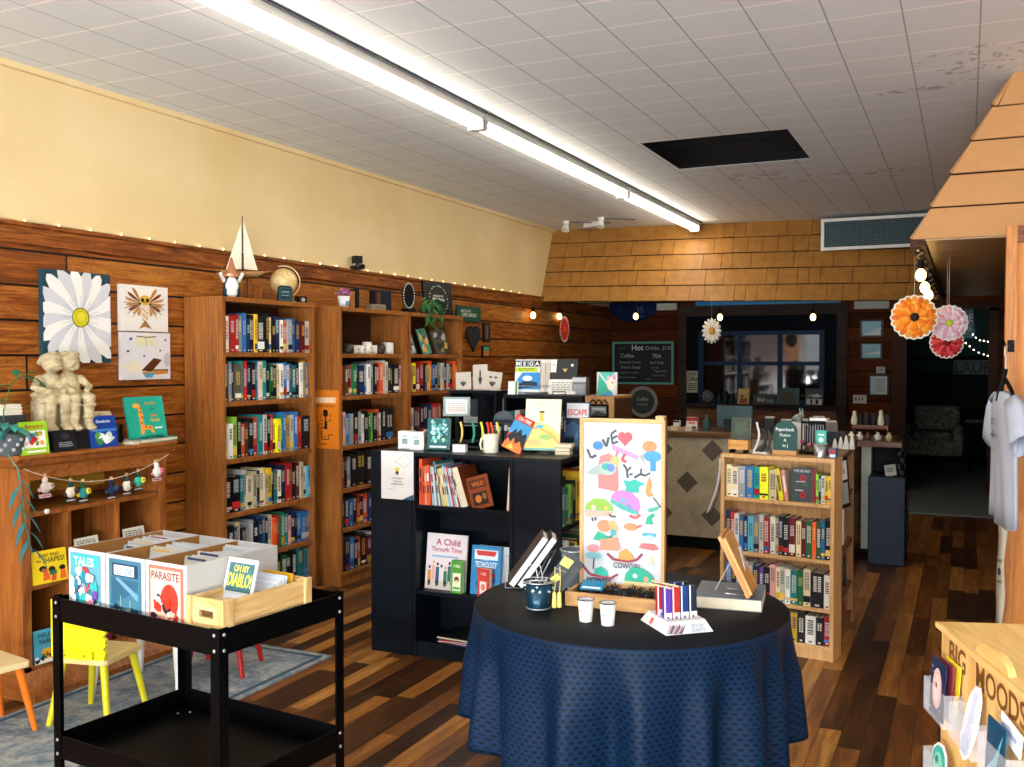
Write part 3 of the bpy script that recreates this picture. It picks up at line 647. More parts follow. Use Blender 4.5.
for k, (lab, t_, c1, c2, c3) in enumerate(toys):
    x, y, z = gy(t_); T = thing('felt_toy', lab, 'toy', (x, y, z), 90, 'little felt toys clipped along the string')
    q = MB().ball((0, -.004, -.052), (.028, .017, .027), pl(c1, .8)).ball((.018, -.014, -.047), (.018, .014, .016), pl(c1 if k == 0 else c2, .8), 10, 6); q.ball((-.028, 0, -.06), (.01, .008, .01), pl(c2, .8), 8, 4); q.build('body', T)
    MB().ball((-.002, -.002, -.02), (.014, .012, .018), pl(c3 if k in (1, 2, 4, 5) else c1, .8)).build('head', T)
    q = MB(); q.ball((.024, -.024, -.044), .004, pl('#111111', .3), 8, 4).ball((.013, -.026, -.042), .004, pl('#111111', .3), 8, 4); q.build('eyes', T)
    if k == 6: MB().rod((.008, 0, -.01), (.014, -.004, .016), .004, .0005, pl('#e0c060', .5)).rod((-.01, 0, -.008), (-.014, 0, .012), .005, .001, pl(c1, .6)).build('horn', T)
    q = MB().box(-.005, .005, -.006, .004, -.016, .012, pl('#c99a6a', .6)); q.build('clothes_peg', T)
    q = MB().box(-.03, .03, -.002, 0, -.098, -.082, pl('#e3c7c4' if k in (0, 6) else '#1a1d22', .6)); art(q, .06, .016, stripes(1, .1, .9, .1, .9, '#a03a3a' if k in (0, 6) else '#d0d0c8'), y=-.0025, x0=-.03, z0=-.098); q.build('name_tag', T)
tag(MB().lathe([(.0, -.012), (.01, -.008), (.013, 0), (.01, .01), (0, .012)], pl('#d8d2c8', .8), n=12).build('felt_pompom', None, (-3.765, 3.07, .845)), 'tiny white pompom dangling under the pig toy', 'pompom')

# --- children's table and stools on the rug
def rugm():
    t = NT('faded_rug'); co = t.coords(); n = t.noise(co, 3.5, 6, .75, 1.5); n2 = t.noise(co, 40, 3)
    c = t.ramp(n, [(.32, '#2f4e66'), (.46, '#6a8090'), (.56, '#a9aba6'), (.68, '#4a687c')])
    t.l.new(t.mix(.25, c, t.ramp(n2, [(.3, '#30465a'), (.7, '#c9c4b8')])), t.b.inputs['Base Color']); t.b.inputs['Roughness'].default_value = .95; t.bump(n2, .5, .004); return t.m
RG = thing('rug', 'faded blue and grey patterned area rug under the children table', 'rug', (-3.42, 3.25, 0))
MB().box(-.30, .47, -1.15, .85, 0, .008, rugm()).build('pile', RG)
q = MB()
for x in (-.26, .43): q.box(x-.012, x+.012, -1.12, .82, .0081, .0088, pl('#3a5568', .9))
for y in (-1.1, .8): q.box(-.26, .43, y-.012, y+.012, .0081, .0088, pl('#3a5568', .9))
q.build('border', RG)
def kid_chair(label, loc, rz, legc, seatc, backc=None, group=None, spikes=False):
    T = thing('children_chair', label, 'chair', loc, rz, group); lm = pl(legc, .35); sm = wood(seatc, seatc, 0, .4) if False else pl(seatc, .4)
    bevel(MB().rbox(-.13, .13, -.13, .13, .265, .29, sm, .02).build('seat', T), .003)
    for sx in (-1, 1):
        for sy in (-1, 1): MB().rod((sx*.095, sy*.095, .268), (sx*.14, sy*.135, .0), .017, .012, lm, 14).build('leg', T)
    if backc:
        bm = pl(backc, .4); pts = [(-.125, .0), (.125, .0)]
        n = 8
        for i in range(n): z = .02+i*.026; pts += [(.128 if i % 2 == 0 else .118, z), (.134, z+.013)]
        pts += [(.1, .235), (-.125, .24)]
        pts = [(-a, b) for a, b in pts][::-1]
        MB().prism(pts, .118, .134, bm, 'y').build('backrest', T, (0, 0, .29))
        MB().box(-.08, .08, .134, .150, .293, .325, bm).box(-.05, -.042, .15, .153, .305, .313, pl('#c9a02c', .3, .8)).box(.042, .05, .15, .153, .305, .313, pl('#c9a02c', .3, .8)).build('back_bracket', T)
    return T
kid_chair('bright yellow children chair with a scalloped back on the rug', (-3.34, 2.97, .008), 192, '#d8cf28', '#e6cf8c', '#e2df18')
kid_chair('orange legged children stool at the left edge by the cabinet', (-3.62, 2.64, .008), 80, '#e0741e', '#ecd6a4')
kid_chair('red legged children stool behind the white table', (-3.30, 3.70, .008), 20, '#b0201e', '#ecd6a4')
KT = thing('children_table', 'low white children table with splayed legs on the rug', 'table', (-3.39, 3.36, .0095), 10)
bevel(MB().rbox(-.24, .24, -.19, .19, .42, .445, pl('#eceae4', .4), .03).build('tabletop', KT), .003)
for sx in (-1, 1):
    for sy in (-1, 1): MB().rod((sx*.18, sy*.13, .42), (sx*.23, sy*.175, 0), .024, .015, pl('#e6e2da', .4), 14).build('leg', KT)

# --- tall bookcases on the left wall
BCM = wood('#a3652c', '#73421c', 2, .4); BCB = wood('#4a2c16', '#2f1b0e', 2, .5)  # darker back-panel wood holds the shade inside the shelves as colour
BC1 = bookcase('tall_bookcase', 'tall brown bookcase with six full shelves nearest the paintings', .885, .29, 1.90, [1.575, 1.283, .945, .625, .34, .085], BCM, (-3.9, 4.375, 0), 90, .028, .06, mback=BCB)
W1 = 'tall bookcase nearest the owl painting'
g1 = 'books in the tall bookcase nearest the paintings'
books(BC1, 1.575, .03, .855, 'kwrrsbnkyKkcknwosbnmw', 'top shelf of '+W1, g1)
books(BC1, 1.283, .03, .855, 'wksnETrnkbctkgkcwbwbtkwyb', 'second shelf of '+W1, g1, hr=(.21, .25))
books(BC1, .945, .03, .855, 'cwlkodkotwkrYYtbywbrK', 'third shelf of '+W1, g1, hr=(.2, .25))
books(BC1, .625, .03, .855, 'KKtwccnccyktwnrRkmcwa', 'fourth shelf of '+W1, g1, hr=(.19, .24))
books(BC1, .34, .03, .855, 'wknckssknBkcorgtinkbBb', 'fifth shelf of '+W1, g1, hr=(.18, .22))
books(BC1, .085, .03, .855, 'wskkkoykgkkta', 'bottom shelf of '+W1, g1, hr=(.18, .22), base=.045)
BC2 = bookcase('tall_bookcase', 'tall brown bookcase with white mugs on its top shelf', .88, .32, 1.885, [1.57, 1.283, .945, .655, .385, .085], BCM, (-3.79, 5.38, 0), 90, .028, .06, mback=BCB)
W2 = 'tall bookcase with the mugs'; g2 = 'books in the tall bookcase with mugs'
books(BC2, 1.283, .03, .84, 'irdkrgkNswskRowcknKi', 'second shelf of '+W2, g2, hr=(.2, .24))
books(BC2, .945, .03, .70, 'nibskswkglkowkK', 'third shelf of '+W2, g2, hr=(.2, .23))
books(BC2, .655, .03, .62, 'rkskKKwkrk', 'fourth shelf of '+W2, g2, hr=(.2, .24), base=.03)
books(BC2, .385, .03, .55, 'nkbkrkonwy', 'fifth shelf of '+W2, g2, hr=(.18, .21), base=.03)
books(BC2, .085, .03, .55, 'knbkokmwdk', 'bottom shelf of '+W2, g2, hr=(.19, .22), base=.03)
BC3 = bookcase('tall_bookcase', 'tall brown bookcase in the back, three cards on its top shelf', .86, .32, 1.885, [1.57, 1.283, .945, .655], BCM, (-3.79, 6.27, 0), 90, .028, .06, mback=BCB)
W3 = 'tall bookcase beside the green sign'; g3 = 'books in the farthest tall bookcase'
books(BC3, 1.283, .03, .835, 'yiYRrkyobkswksKoo', 'second shelf of '+W3, g3, hr=(.2, .24), base=.03)
books(BC3, .945, .03, .60, 'kwkrkNnrrok', 'third shelf of '+W3, g3, hr=(.2, .24), base=.03)
def case_pt(c, x, y, z): return tuple(c.matrix_basis @ Vector((x, y, z)))
for i, (x, bgc, cols, l) in enumerate(((.11, '#8fa3b8', ['#dfe6ee', '#5a6c80', '#2c3a4a'], 'leaning grey blue striped booklet on the top shelf by the vine'), (.34, '#3c8a80', ['#e09a2c', '#245a52', '#e6c07a'], 'teal and orange booklet leaning on the top shelf'), (.6, '#3a3c34', ['#8a8f5a', '#1c1e1c', '#c9b04a', '#aab0b4'], 'dark magazine with olive patches leaning on the top shelf'))):
    cover('booklet', l, 'booklet', (.12, .14, .24)[i], .21, .008, bgc, blobs(14, .03, .97, .03, .97, cols, .2, i+20), case_pt(BC3, x+.03, .05, 1.571), 90, 14, pages=False, roll=-9)
# mugs on the top shelf of the second case
def mug(label, loc, rz, r=.037, h=.085, col='#d0cdc6', group=None, printc='#3a3f4a', name='mug'):
    T = thing(name, label, 'mug', loc, rz, group)
    MB().lathe([(r*.92, 0), (r, .004), (r, h), (r-.004, h), (r-.004, .008), (0, .008)], pl(col, .3), n=20).build('cup', T)
    MB().tube([(r-.002, 0, h*.8), (r+.018, 0, h*.78), (r+.024, 0, h*.5), (r+.018, 0, h*.24), (r-.002, 0, h*.2)], .005, pl(col, .3), 8).build('handle', T)
    q = MB(); 
    for k in range(5):
        a = -PI/2+(k-2)*.22; q.add([(r*1.004*math.cos(a-.07), r*1.004*math.sin(a-.07), h*.4), (r*1.004*math.cos(a+.07), r*1.004*math.sin(a+.07), h*.4), (r*1.004*math.cos(a+.07), r*1.004*math.sin(a+.07), h*(.55+.05*(k % 2))), (r*1.004*math.cos(a-.07), r*1.004*math.sin(a-.07), h*(.55+.05*(k % 2)))], [(0, 1, 2, 3)], pl(printc, .5))
    q.build('motif', T); return T
mugs = [(.06, .03, .085, '#e6e3dc', 'white mug at the left end of the mug shelf'), (.24, .04, .07, '#34302a', 'dark patterned mug, second on the mug shelf'), (.33, .03, .06, '#cfc8ba', 'small grey mug, third on the mug shelf'), (.40, .03, .06, '#e6e3dc', 'small white mug in front of the stacked pair'),
        (.475, .035, .085, '#e6e3dc', 'lower white mug of the stacked pair'), (.555, .03, .062, '#e6e3dc', 'small white mug right of the stacked pair'), (.65, .03, .075, '#3a322a', 'dark mug beside the large white mug'), (.755, .042, .085, '#e6e3dc', 'large white mug at the right end of the mug shelf')]
for x, r, h, c_, l in mugs: mug(l, case_pt(BC2, x, .10, 1.5705), 90+random.uniform(-20, 60), r, h, c_, 'mugs on the top shelf')
# orange robot print on the side of the second case
sh = [('r', .08, .78, .9, .88, '#e9b98a'), ('t', .48, .79, .075, 'HOBBY ROBOT', .78, '#f3dcc0'), ('t', .5, .71, .04, 'ROBOT BOOKS', .8, '#5a2410'), ('r', .4, .55, .58, .62, '#1c1512'), ('e', .49, .62, .1, .05, '#1c1512'), ('r', .45, .33, .56, .47, '#1c1512'), ('l', [(.36, .58), (.3, .58), (.3, .48), (.42, .48)], .004, '#1c1512'),
      ('l', [(.62, .58), (.7, .58), (.7, .48), (.56, .48)], .004, '#1c1512'), ('r', .47, .47, .52, .56, '#1c1512'), ('l', [(.4, .42), (.22, .42), (.22, .08), (.55, .08)], .006, '#3a1a10'), ('l', [(.45, .36), (.32, .36), (.32, .16), (.62, .16), (.62, .24), (.78, .24)], .006, '#3a1a10'), ('l', [(.36, .3), (.36, .2), (.56, .2)], .004, '#7a3014')]
cover('poster', 'narrow orange robot poster on the side of a tall bookcase', 'poster', .205, .395, .006, '#e07d1c', sh, (-3.9, 5.372, .93), 0, 0, pages=False)

# --- ornaments on top of the tall cases
z1 = 1.9005
GN = thing('garden_gnome', 'gnome figurine with a white beard and a tall brown hat', 'figurine', (-4.0, 4.57, z1), 45)
q = MB().lathe([(.04, 0), (.052, .02), (.05, .06), (.035, .11), (.02, .13), (0, .135)], pl('#1f3a4a', .6)); q.build('coat', GN)
MB().lathe([(.05, 0), (.046, .012), (.02, .06), (.006, .115), (0, .12)], pl('#b0714a', .7), (0, .0, .125)).build('hat', GN)
blob('beard', [((0, -.035, .10), (.03, .018, .025)), ((0, -.045, .07), (.04, .02, .04)), ((.0, -.045, .03), (.032, .02, .035)), ((-.01, -.042, .135), (.022, .012, .008))], pl('#eceae6', .8), GN, .004)
MB().ball((0, -.05, .127), .011, pl('#d9a080', .6), 10, 6).build('nose', GN)
for s in (-1, 1): MB().rod((s*.04, 0, .1), (s*.06, -.02, .135), .014, .01, pl('#dcdad4', .7)).ball((s*.062, -.022, .142), .012, pl('#e6e2da', .6), 8, 5).build('arm', GN)
MB().rod((-.085, -.02, .145), (.0, -.03, .155), .005, .004, pl('#8a6038', .6)).build('stick', GN)
BT = thing('model_sailboat', 'model sailboat with cream sails behind the gnome', 'model boat', (-4.06, 4.74, z1), 40)
q = MB().box(-.05, .05, -.02, .02, 0, .01, M_DARKTRIM).box(-.03, -.02, -.01, .01, .01, .13, M_DARKTRIM).box(.02, .03, -.01, .01, .01, .13, M_DARKTRIM); q.build('stand', BT)
hull = [(-.12, .17), (.0, .135), (.13, .145), (.165, .175), (.1, .172), (-.1, .182)]
q = MB(); vs = []
for f, x, wd, zt, zb in ((0, -.13, .01, .185, .17), (1, -.08, .028, .18, .135), (2, 0, .034, .175, .125), (3, .09, .026, .175, .135), (4, .17, .001, .18, .172)):
    vs += [(x, -wd, zt), (x, 0, zb), (x, wd, zt)]
fs = [];
for i in range(4): a = i*3; fs += [(a, a+1, a+4, a+3), (a+1, a+2, a+5, a+4), (a, a+3, a+5, a+2)]
q.add(vs, fs, wood('#b98c5a', '#7a5028', 0), True); q.build('hull', BT)
MB().rod((0, 0, .16), (0, 0, .515), .004, .003, pl('#3a2a1c', .6)).build('mast', BT)
q = MB(); cl = pl('#e6ddc8', .85)
q.add([(.008, 0, .49), (.008, .003, .19), (.09, .012, .185), (.036, .012, .32)], [(0, 1, 2), (0, 2, 3)], cl); q.build('jib_sail', BT)
q = MB(); q.add([(-.006, 0, .47), (-.006, .003, .19), (-.10, .015, .185), (-.05, .018, .31)], [(0, 1, 2), (0, 2, 3)], cl)
q.build('main_sail', BT)
for o_ in BT.children:
    if 'sail' in o_.name: m_ = o_.modifiers.new('th', 'SOLIDIFY'); m_.thickness = .002
GL = thing('globe', 'antique cream globe on an arched metal stand', 'globe', (-4.03, 5.10, z1), 38)
t = NT('old_map'); co_ = t.coords(); n_ = t.noise(t.scaled(co_, (1, 1, 1)), 14, 4, .6, .5)
t.l.new(t.ramp(n_, [(.44, '#d9bd84'), (.5, '#c39c5a'), (.54, '#e0c892')]), t.b.inputs['Base Color']); t.b.inputs['Roughness'].default_value = .35
MB().ball((0, 0, .135), .088, t.m, 32, 18).build('sphere', GL)
q = MB(); cx = []
for k in range(21): a = R(-70+k*9.0); cx.append((.104*math.cos(a), 0, .135+.104*math.sin(a)))
q.tube(cx, .004, pl('#c9bd9a', .35, .6), 8); q.tube([(.104*math.cos(R(-70)), 0, .135+.104*math.sin(R(-70))), (.02, 0, .02), (0, 0, .005)], .006, pl('#8a7a5a', .35, .6)); q.build('meridian_arc', GL)
MB().lathe([(.06, 0), (.062, .006), (.03, .014), (.012, .03), (0, .03)], pl('#8a7a5a', .35, .6)).build('base', GL)
MB().ball((.085*math.cos(R(-20)), -.02, .115), (.002, .018, .018), pl('#4a3a26', .5)).build('cartouche', GL) if False else None
q = MB(); q.prism([(-.05, 0), (.05, 0), (.055, .02), (.05, .09), (.03, .1), (-.03, .1), (-.05, .09), (-.055, .02)], 0, .012, pl('#16323c', .4), 'y')
art(q, .1, .1, [('l', [(.1, .1), (.9, .1), (.9, .85), (.1, .85), (.1, .1)], .003, '#4f7f8a'), ('t', .5, .55, .12, 'BOOKS', .6, '#9ab8bc'), ('t', .5, .35, .1, 'are magic', .6, '#9ab8bc')], x0=-.05)
tag(q.build('small_sign', None, (-3.93, 4.99, z1), 72), 'small dark teal plaque standing in front of the globe', 'sign')
q = MB(); 
for zz in (0, .05, .1): q.box(-.06, .06, 0, .012, zz, zz+.01, OAK)
for xx in (-.06, 0, .05): q.box(xx, xx+.01, 0, .012, .01, .1, OAK)
tag(q.build('wooden_rack', None, (-4.08, 4.86, z1), 70), 'small open wooden rack between sailboat and globe', 'rack')
CM = thing('toy_camera', 'small black and silver gadget at the right end of the bookcase', 'ornament', (-3.97, 5.2, z1), 70)
MB().box(-.035, .035, -.02, .02, 0, .045, pl('#141414', .4)).build('body', CM); MB().rod((0, -.02, .022), (0, -.032, .022), .014, .014, pl('#d0d0d0', .3, .6)).build('lens', CM); MB().box(-.09, -.035, -.008, .008, .004, .012, pl('#b9b4a6', .4)).build('arm', CM)
z1 = 1.8855
FP = thing('flower_pot', 'white flower pot with purple and pink flowers', 'potted flowers', (-3.93, 5.63, z1), 70)
MB().lathe([(.03, 0), (.042, .08), (.043, .085), (.038, .085), (.03, .07), (0, .07)], pl('#e9e9ec', .3)).build('pot', FP)
MB().box(-.012, .012, -.042, -.036, .02, .05, pl('#5a9ac0', .4)).build('pot_motif', FP)
q = MB(); rnd = random.Random(2)
for k in range(26):
    a = rnd.uniform(0, 2*PI); r = rnd.uniform(0, .055); zz = .10+rnd.uniform(0, .035)
    for j in range(5): aa = a+2*PI*j/5; q.ball((r*math.cos(a)+.008*math.cos(aa), r*math.sin(a)+.008*math.sin(aa), zz), (.007, .007, .004), pl(rnd.choice(['#6a3a9a', '#c04a8a', '#d98ab8', '#8a5ac0', '#e6d0e6']), .6), 6, 4)
q.build('blossoms', FP)
q = MB()
for k in range(8): a = 2*PI*k/8; leaf(q, (0, 0, .075), (math.cos(a), math.sin(a), .6), .05, .012, GREEN, .3)
q.build('leaves', FP)
# dark bookends, boxes, black cameras
for (y, wd, hh, c_, l) in ((5.76, .05, .13, '#a8703c', 'light wooden board leaning behind the flower pot'), (5.83, .03, .15, '#15161a', 'thin black upright panel beside the wooden board'), (6.11, .03, .14, '#5a3418', 'narrow brown upright panel left of the dark blue one'), (6.17, .15, .16, '#14182a', 'dark blue upright box beside the round framed ornament')):
    tag(bevel(MB().box(-wd/2, wd/2, 0, .08, 0, hh, pl(c_, .5)).build('upright_box', None, (-3.95, y, z1), 70), .003), l, 'box')
cover('small_sign', 'small grey box with dark scroll lettering on the mug bookcase', 'box', .15, .045, .05, '#8f8672', [('l', [(.2, .5), (.35, .7), (.45, .3), (.6, .6), (.8, .45)], .004, '#2a2620')], (-3.87, 5.98, z1), 80, 0, pages=False)
WC = thing('security_camera', 'black security camera mounted on the board ledge above the bookcase', 'camera', (-4.15, 6.12, 2.2055), 60)
MB().box(-.03, .03, -.03, .03, .045, .10, pl('#101012', .4)).build('body', WC); MB().rod((0, 0, .01), (0, 0, .05), .012, .012, pl('#101012', .4)).build('neck', WC)
q = MB().box(-.05, .03, -.02, .02, 0, .024, pl('#101012', .4)).rod((.03, -.035, .02), (.03, .02, .02), .02, .02, pl('#1a1a1e', .3)); q.build('base', WC)
OR = thing('framed_ornament', 'black oval ornament with a beaded white rim', 'ornament', (-3.93, 6.50, z1), 72)
q = MB(); n = 28
q.prism([(.055*math.cos(2*PI*k/n), .14+.095*math.sin(2*PI*k/n)) for k in range(n)], 0, .02, pl('#121216', .35), 'y'); q.build('plate', OR)
q = MB()
for k in range(n): q.ball((.055*math.cos(2*PI*k/n), -.002, .14+.095*math.sin(2*PI*k/n)), .007, pl('#b9b6ae', .4), 6, 4)
q.build('beaded_rim', OR); MB().box(-.04, .04, -.03, .04, 0, .04, pl('#16161a', .4)).build('foot', OR)
SG = cover('chalkboard_sign', 'square black sign with a leaf wreath on the back bookcase', 'sign', .36, .285, .02, '#0c0f10',
      [('t', .5, .56, .07, 'welcome to', .4, '#d6d8d4'), ('t', .5, .44, .11, 'fablelane', .42, '#e9eae4')] +
      [('p', petal(2*PI*k/26+1.0, .0, .07, .016, .5+.30*math.cos(2*PI*k/26), .48+.38*math.sin(2*PI*k/26)), ['#9ab0a8', '#3f6a50', '#c8d0c4'][k % 3]) for k in range(26)], (-3.93, 7.02-.03, z1), 80, 6, pages=False)
VN = thing('trailing_plant', 'green leafy vine spilling over the bookcase top', 'plant', (-3.88, 6.66, z1), 0)
MB().lathe([(.03, 0), (.045, .06), (.04, .06), (.03, .05), (0, .05)], pl('#3a3a3a', .5)).build('pot', VN)
q = MB(); rnd = random.Random(12)
for k in range(30):
    a = rnd.uniform(-2.2, 2.2); zz = rnd.uniform(-.10, .14); y = rnd.uniform(-.12, .12)
    leaf(q, (.06+rnd.uniform(-.03, .05), y, zz), (math.cos(a)*.6, math.sin(a), rnd.uniform(-.6, .5)), rnd.uniform(.06, .09), .022, GREEN if k % 3 else GREEN2, .5)
q.build('leaves', VN)
q = MB()
for y in (-.09, -.02, .06, .1): q.tube([(0, 0, .05), (.06, y*.6, .10), (.10, y, .02), (.11, y*1.1, -.10)], .002, GREEN)
q.build('stems', VN)
# things on the boards beyond the cases
on_wall('sign', 'green rectangular sign with white writing on the boarded wall', 'sign', 7.75, 8.22, 1.88, 2.02, '#1d5a4c', [('t', .35, .6, .22, 'open books', .6, '#d6e6dc'), ('t', .5, .3, .25, 'OPEN MINDS', .8, '#e6efe8')], .02)
q = MB(); pts = []
for k in range(36):
    a = 2*PI*k/36; pts.append((.135*math.sin(a)**3, .02+.0085*(13*math.cos(a)-5*math.cos(2*a)-2*math.cos(3*a)-math.cos(4*a))))
q.prism(pts, 0, .02, pl('#2a2c34', .5), 'y'); tag(q.build('heart_ornament', None, (X0+.024, 8.08, 1.72), 90), 'dark heart shaped ornament hanging on the boarded wall', 'ornament')
on_wall('framed_picture', 'narrow dark picture above the small painted one', 'picture', 8.29, 8.43, 1.70, 1.88, '#17120f', [('r', .2, .1, .8, .9, '#4a4a48'), ('l', [(.5, .2), (.5, .8)], .01, '#a09a90')], .015)
on_wall('framed_picture', 'tiny bright landscape picture in a dark frame', 'picture', 8.27, 8.42, 1.55, 1.66, '#1a120c', [('r', .1, .55, .9, .9, '#5ab0a0'), ('r', .1, .1, .9, .55, '#c9823c')], .015)
print('books', NB[0])
# ================================================================== MIDDLE OF THE SHOP
BLK = pl('#040507', .4, 0, .2, spec=.12); BLKG = pl('#050608', .5, spec=.12)
SILV = pl('#c9ccd0', .3, .8)
# --- black two-tier trolley
CT = thing('utility_cart', 'black two-tier metal trolley carrying the comic boxes', 'cart', (-2.656, 2.187, 0), -5.75)
cw, cd = .757, .525
for nm, zt, dp in (('top_tray', .77, .075), ('lower_tray', .325, .075)):
    q = MB(); zb = zt-dp
    q.box(.004, cw-.004, .004, cd-.004, zb, zb+.004, BLK)
    q.box(0, cw, 0, .004, zb, zt, BLK).box(0, cw, cd-.004, cd, zb, zt, BLK).box(0, .004, .004, cd-.004, zb, zt, BLK).box(cw-.004, cw, .004, cd-.004, zb, zt, BLK)
    q.build(nm, CT)
for x in (0, 1):
    for y in (0, 1):
        q = MB(); s = -1 if x else 1; s2 = -1 if y else 1; X, Y = x*cw, y*cd
        q.box(min(X-s*.003, X+s*.032), max(X-s*.003, X+s*.032), min(Y-s2*.003, Y), max(Y-s2*.003, Y), .06, .775, BLK)
        q.box(min(X-s*.003, X), max(X-s*.003, X), min(Y, Y+s2*.032), max(Y, Y+s2*.032), .06, .775, BLK)
        q.build('corner_post', CT)
        for zz in (.755, .71, .31, .265):
            MB().ball((X+s*.016, Y-s2*.004, zz), (.006, .003, .006), SILV, 8, 4).build('bolt', CT); MB().ball((X-s*.004, Y+s2*.016, zz), (.003, .006, .006), SILV, 8, 4).build('bolt', CT)
        for a in (.04, .07): MB().ball((X+s*a, Y+s2*(.11-a), .256), (.006, .006, .003), SILV, 8, 4).build('bolt', CT)
        q = MB().rod((X+s*.02-.012, Y+s2*.02, .03), (X+s*.02+.012, Y+s2*.02, .03), .03, .03, BLKG, 16).box(X+s*.02-.016, X+s*.02+.016, Y+s2*.02-.012, Y+s2*.02+.012, .04, .062, SILV); q.build('caster', CT)
CM_ = CT.matrix_basis
def cpt(x, y, z): return tuple(CM_ @ Vector((x, y, z)))
# --- comic boxes
WBOX = pl('#c9c8c5', .6); KRAFT = pl('#a8743c', .7)
c1 = [('r', .08, .80, .92, .97, '#35b3b0'), ('t', .45, .81, .13, 'TALES', .7, '#e6f2f2')] + blobs(80, .06, .94, .04, .8, ['#2a7f9a', '#c43a3a', '#e6e0d8', '#1c2a4a', '#7a4aa0', '#d98aa0', '#35b3b0', '#2a7f9a', '#cfe0e6'], .13, 31)
c2 = [('r', .1, .74, .9, .94, '#1d3c5a'), ('r', .16, .76, .78, .91, '#e9eef2'), ('t', .47, .775, .1, 'G.I. JOE', .55, '#3c6a8a'), ('p', [(.08, .3), (.9, .55), (.9, .7), (.08, .72)], '#2f5f78'), ('p', [(.2, .7), (.9, .4), (.9, .5), (.3, .72)], '#6f9ab0'), ('p', [(.08, .05), (.9, .05), (.9, .28), (.5, .2), (.2, .34), (.08, .2)], '#0f2a3a'),
      ('l', [(.4, .05), (.36, .45)], .003, '#a8b890'), ('l', [(.62, .05), (.66, .4)], .003, '#a8b890')] + blobs(10, .1, .9, .05, .3, ['#8aa078', '#c9b890', '#1c3a4a'], .09, 5)
c3 = [('r', .05, .03, .92, .95, '#e6c0b4'), ('t', .48, .8, .12, 'PARASITE', .8, '#8a1a14'), ('e', .6, .5, .26, .25, '#d63a2a'), ('p', [(.05, .03), (.9, .03), (.8, .3), (.5, .36), (.2, .3)], '#c93a2c')] + blobs(30, .08, .9, .06, .6, ['#efd8c8', '#c2301e', '#b02a22', '#f0b09a', '#2a2430', '#e6a890'], .12, 11)
frontart = [('#5f9fb0', c1), ('#3f7488', c2), ('#d4705c', c3)]
bw, bh, bl_ = .182, .228, .37
for i in range(3):
    nm = ('left', 'middle', 'right')[i]; x0 = .03+i*.187; zf = .6995+.0005
    T = thing('comic_box', ('white comic box with a teal and red comic on its front', 'white comic box with a blue grey comic on its front', 'white comic box with a red comic on its front, beside the crate')[i], 'box', cpt(x0, .035, zf), -5.75, 'comic boxes on the trolley')
    q = MB(); w = .003
    q.box(0, bw, w, bl_, 0, .003, WBOX); q.box(0, w, w, bl_-w, .003, bh, WBOX); q.box(bw-w, bw, w, bl_-w, .003, bh, WBOX); q.box(0, bw, bl_-w, bl_, 0, bh, WBOX)
    q.box(w, w+.0015, w+.0015, bl_-w, .003, bh-.001, KRAFT); q.box(bw-w-.0015, bw-w, w+.0015, bl_-w, .003, bh-.001, KRAFT); q.box(w, bw-w, w, w+.0015, .003, bh-.001, KRAFT)
    q.build('carton', T)
    MB().box(0, bw, 0, w, 0, bh, WBOX).build('front_panel', T)
    q = MB().box(bw+.0, bw+.0006, .02, .032, bh*.35, bh*.62, pl('#6a6a66', .5)); q.build('side_slot', T)
    q = MB(); art(q, .152, .205, [('r', 0, 0, 1, 1, frontart[i][0])]+frontart[i][1], y=-.0015, x0=.016 if i else .01, z0=.012); q.build('comic_cover', T)
    n = (9, 10, 11)[i]; rr = random.Random(i)
    y = .37-.012 if False else None
    span = (.13, .17, .20)[i]
    for k in range(n):
        yy = bl_-.012-k*span/n; hh = .205+rr.uniform(0, .02)
        q = MB(); cc = rr.choice(['#cbc9c6', '#c4c7cb', '#bfc4ca', '#ccc8be'])
        q.box(-.08, .08, 0, .0035, 0, hh-.0, pl(cc, .35)); a = MB(); 
        art(q, .16, hh, [('r', .08, .95, .6, .985, rr.choice(['#c9ccd0', '#3a4a6a', '#b0b4b8', '#8a2a2a', '#d0b060'])), ('r', .05, .1, .95, .9, rr.choice(['#cfd4da', '#c9ced6', '#d6d2c8', '#bcc6d2']))], x0=-.08)
        o = q.build('comic'); lean = rr.uniform(6, 14)
        o.matrix_basis = CM_ @ Matrix.Translation((x0+bw/2+rr.uniform(-.003, .003), yy-.05, zf+.004)) @ Matrix.Rotation(R(-lean), 4, 'X')
        tag(o, '%s bagged comic from the front in the %s box' % (ORD[n-1-k], nm+(' comic' if nm != 'middle' else ' comic')), 'comic', 'bagged comics in the %s box' % nm)
# --- pine crate
PINE = wood('#e8c88c', '#c99a58', 0, .5); PINEY = wood('#e8c88c', '#c99a58', 1, .5); PINEZ = wood('#e8c88c', '#c99a58', 2, .5)
CR = thing('wooden_crate', 'small pine crate with a handle slot on the black trolley', 'crate', cpt(.596, .03, .7), -5.75)
W_, D_, H_ = .135, .355, .145
W_ = .15
q = MB(); q.box(0, W_, 0, .01, 0, .088, PINE).box(0, .045, 0, .01, .088, .110, PINE).box(W_-.045, W_, 0, .01, .088, .110, PINE).box(0, W_, 0, .01, .110, H_, PINE); q.build('front_board', CR)
MB().box(0, W_, D_-.01, D_, 0, H_, PINE).build('back_board', CR)
for x in (0, W_-.02): bevel(MB().box(x, x+.02, -.012, 0, 0, H_+.004, PINEZ).build('corner_post', CR), .002)
for y in (0, D_-.03): bevel(MB().box(W_, W_+.008, y-.012*(y == 0), y+.03, 0, H_+.004, PINEZ).build('corner_post', CR), .002)
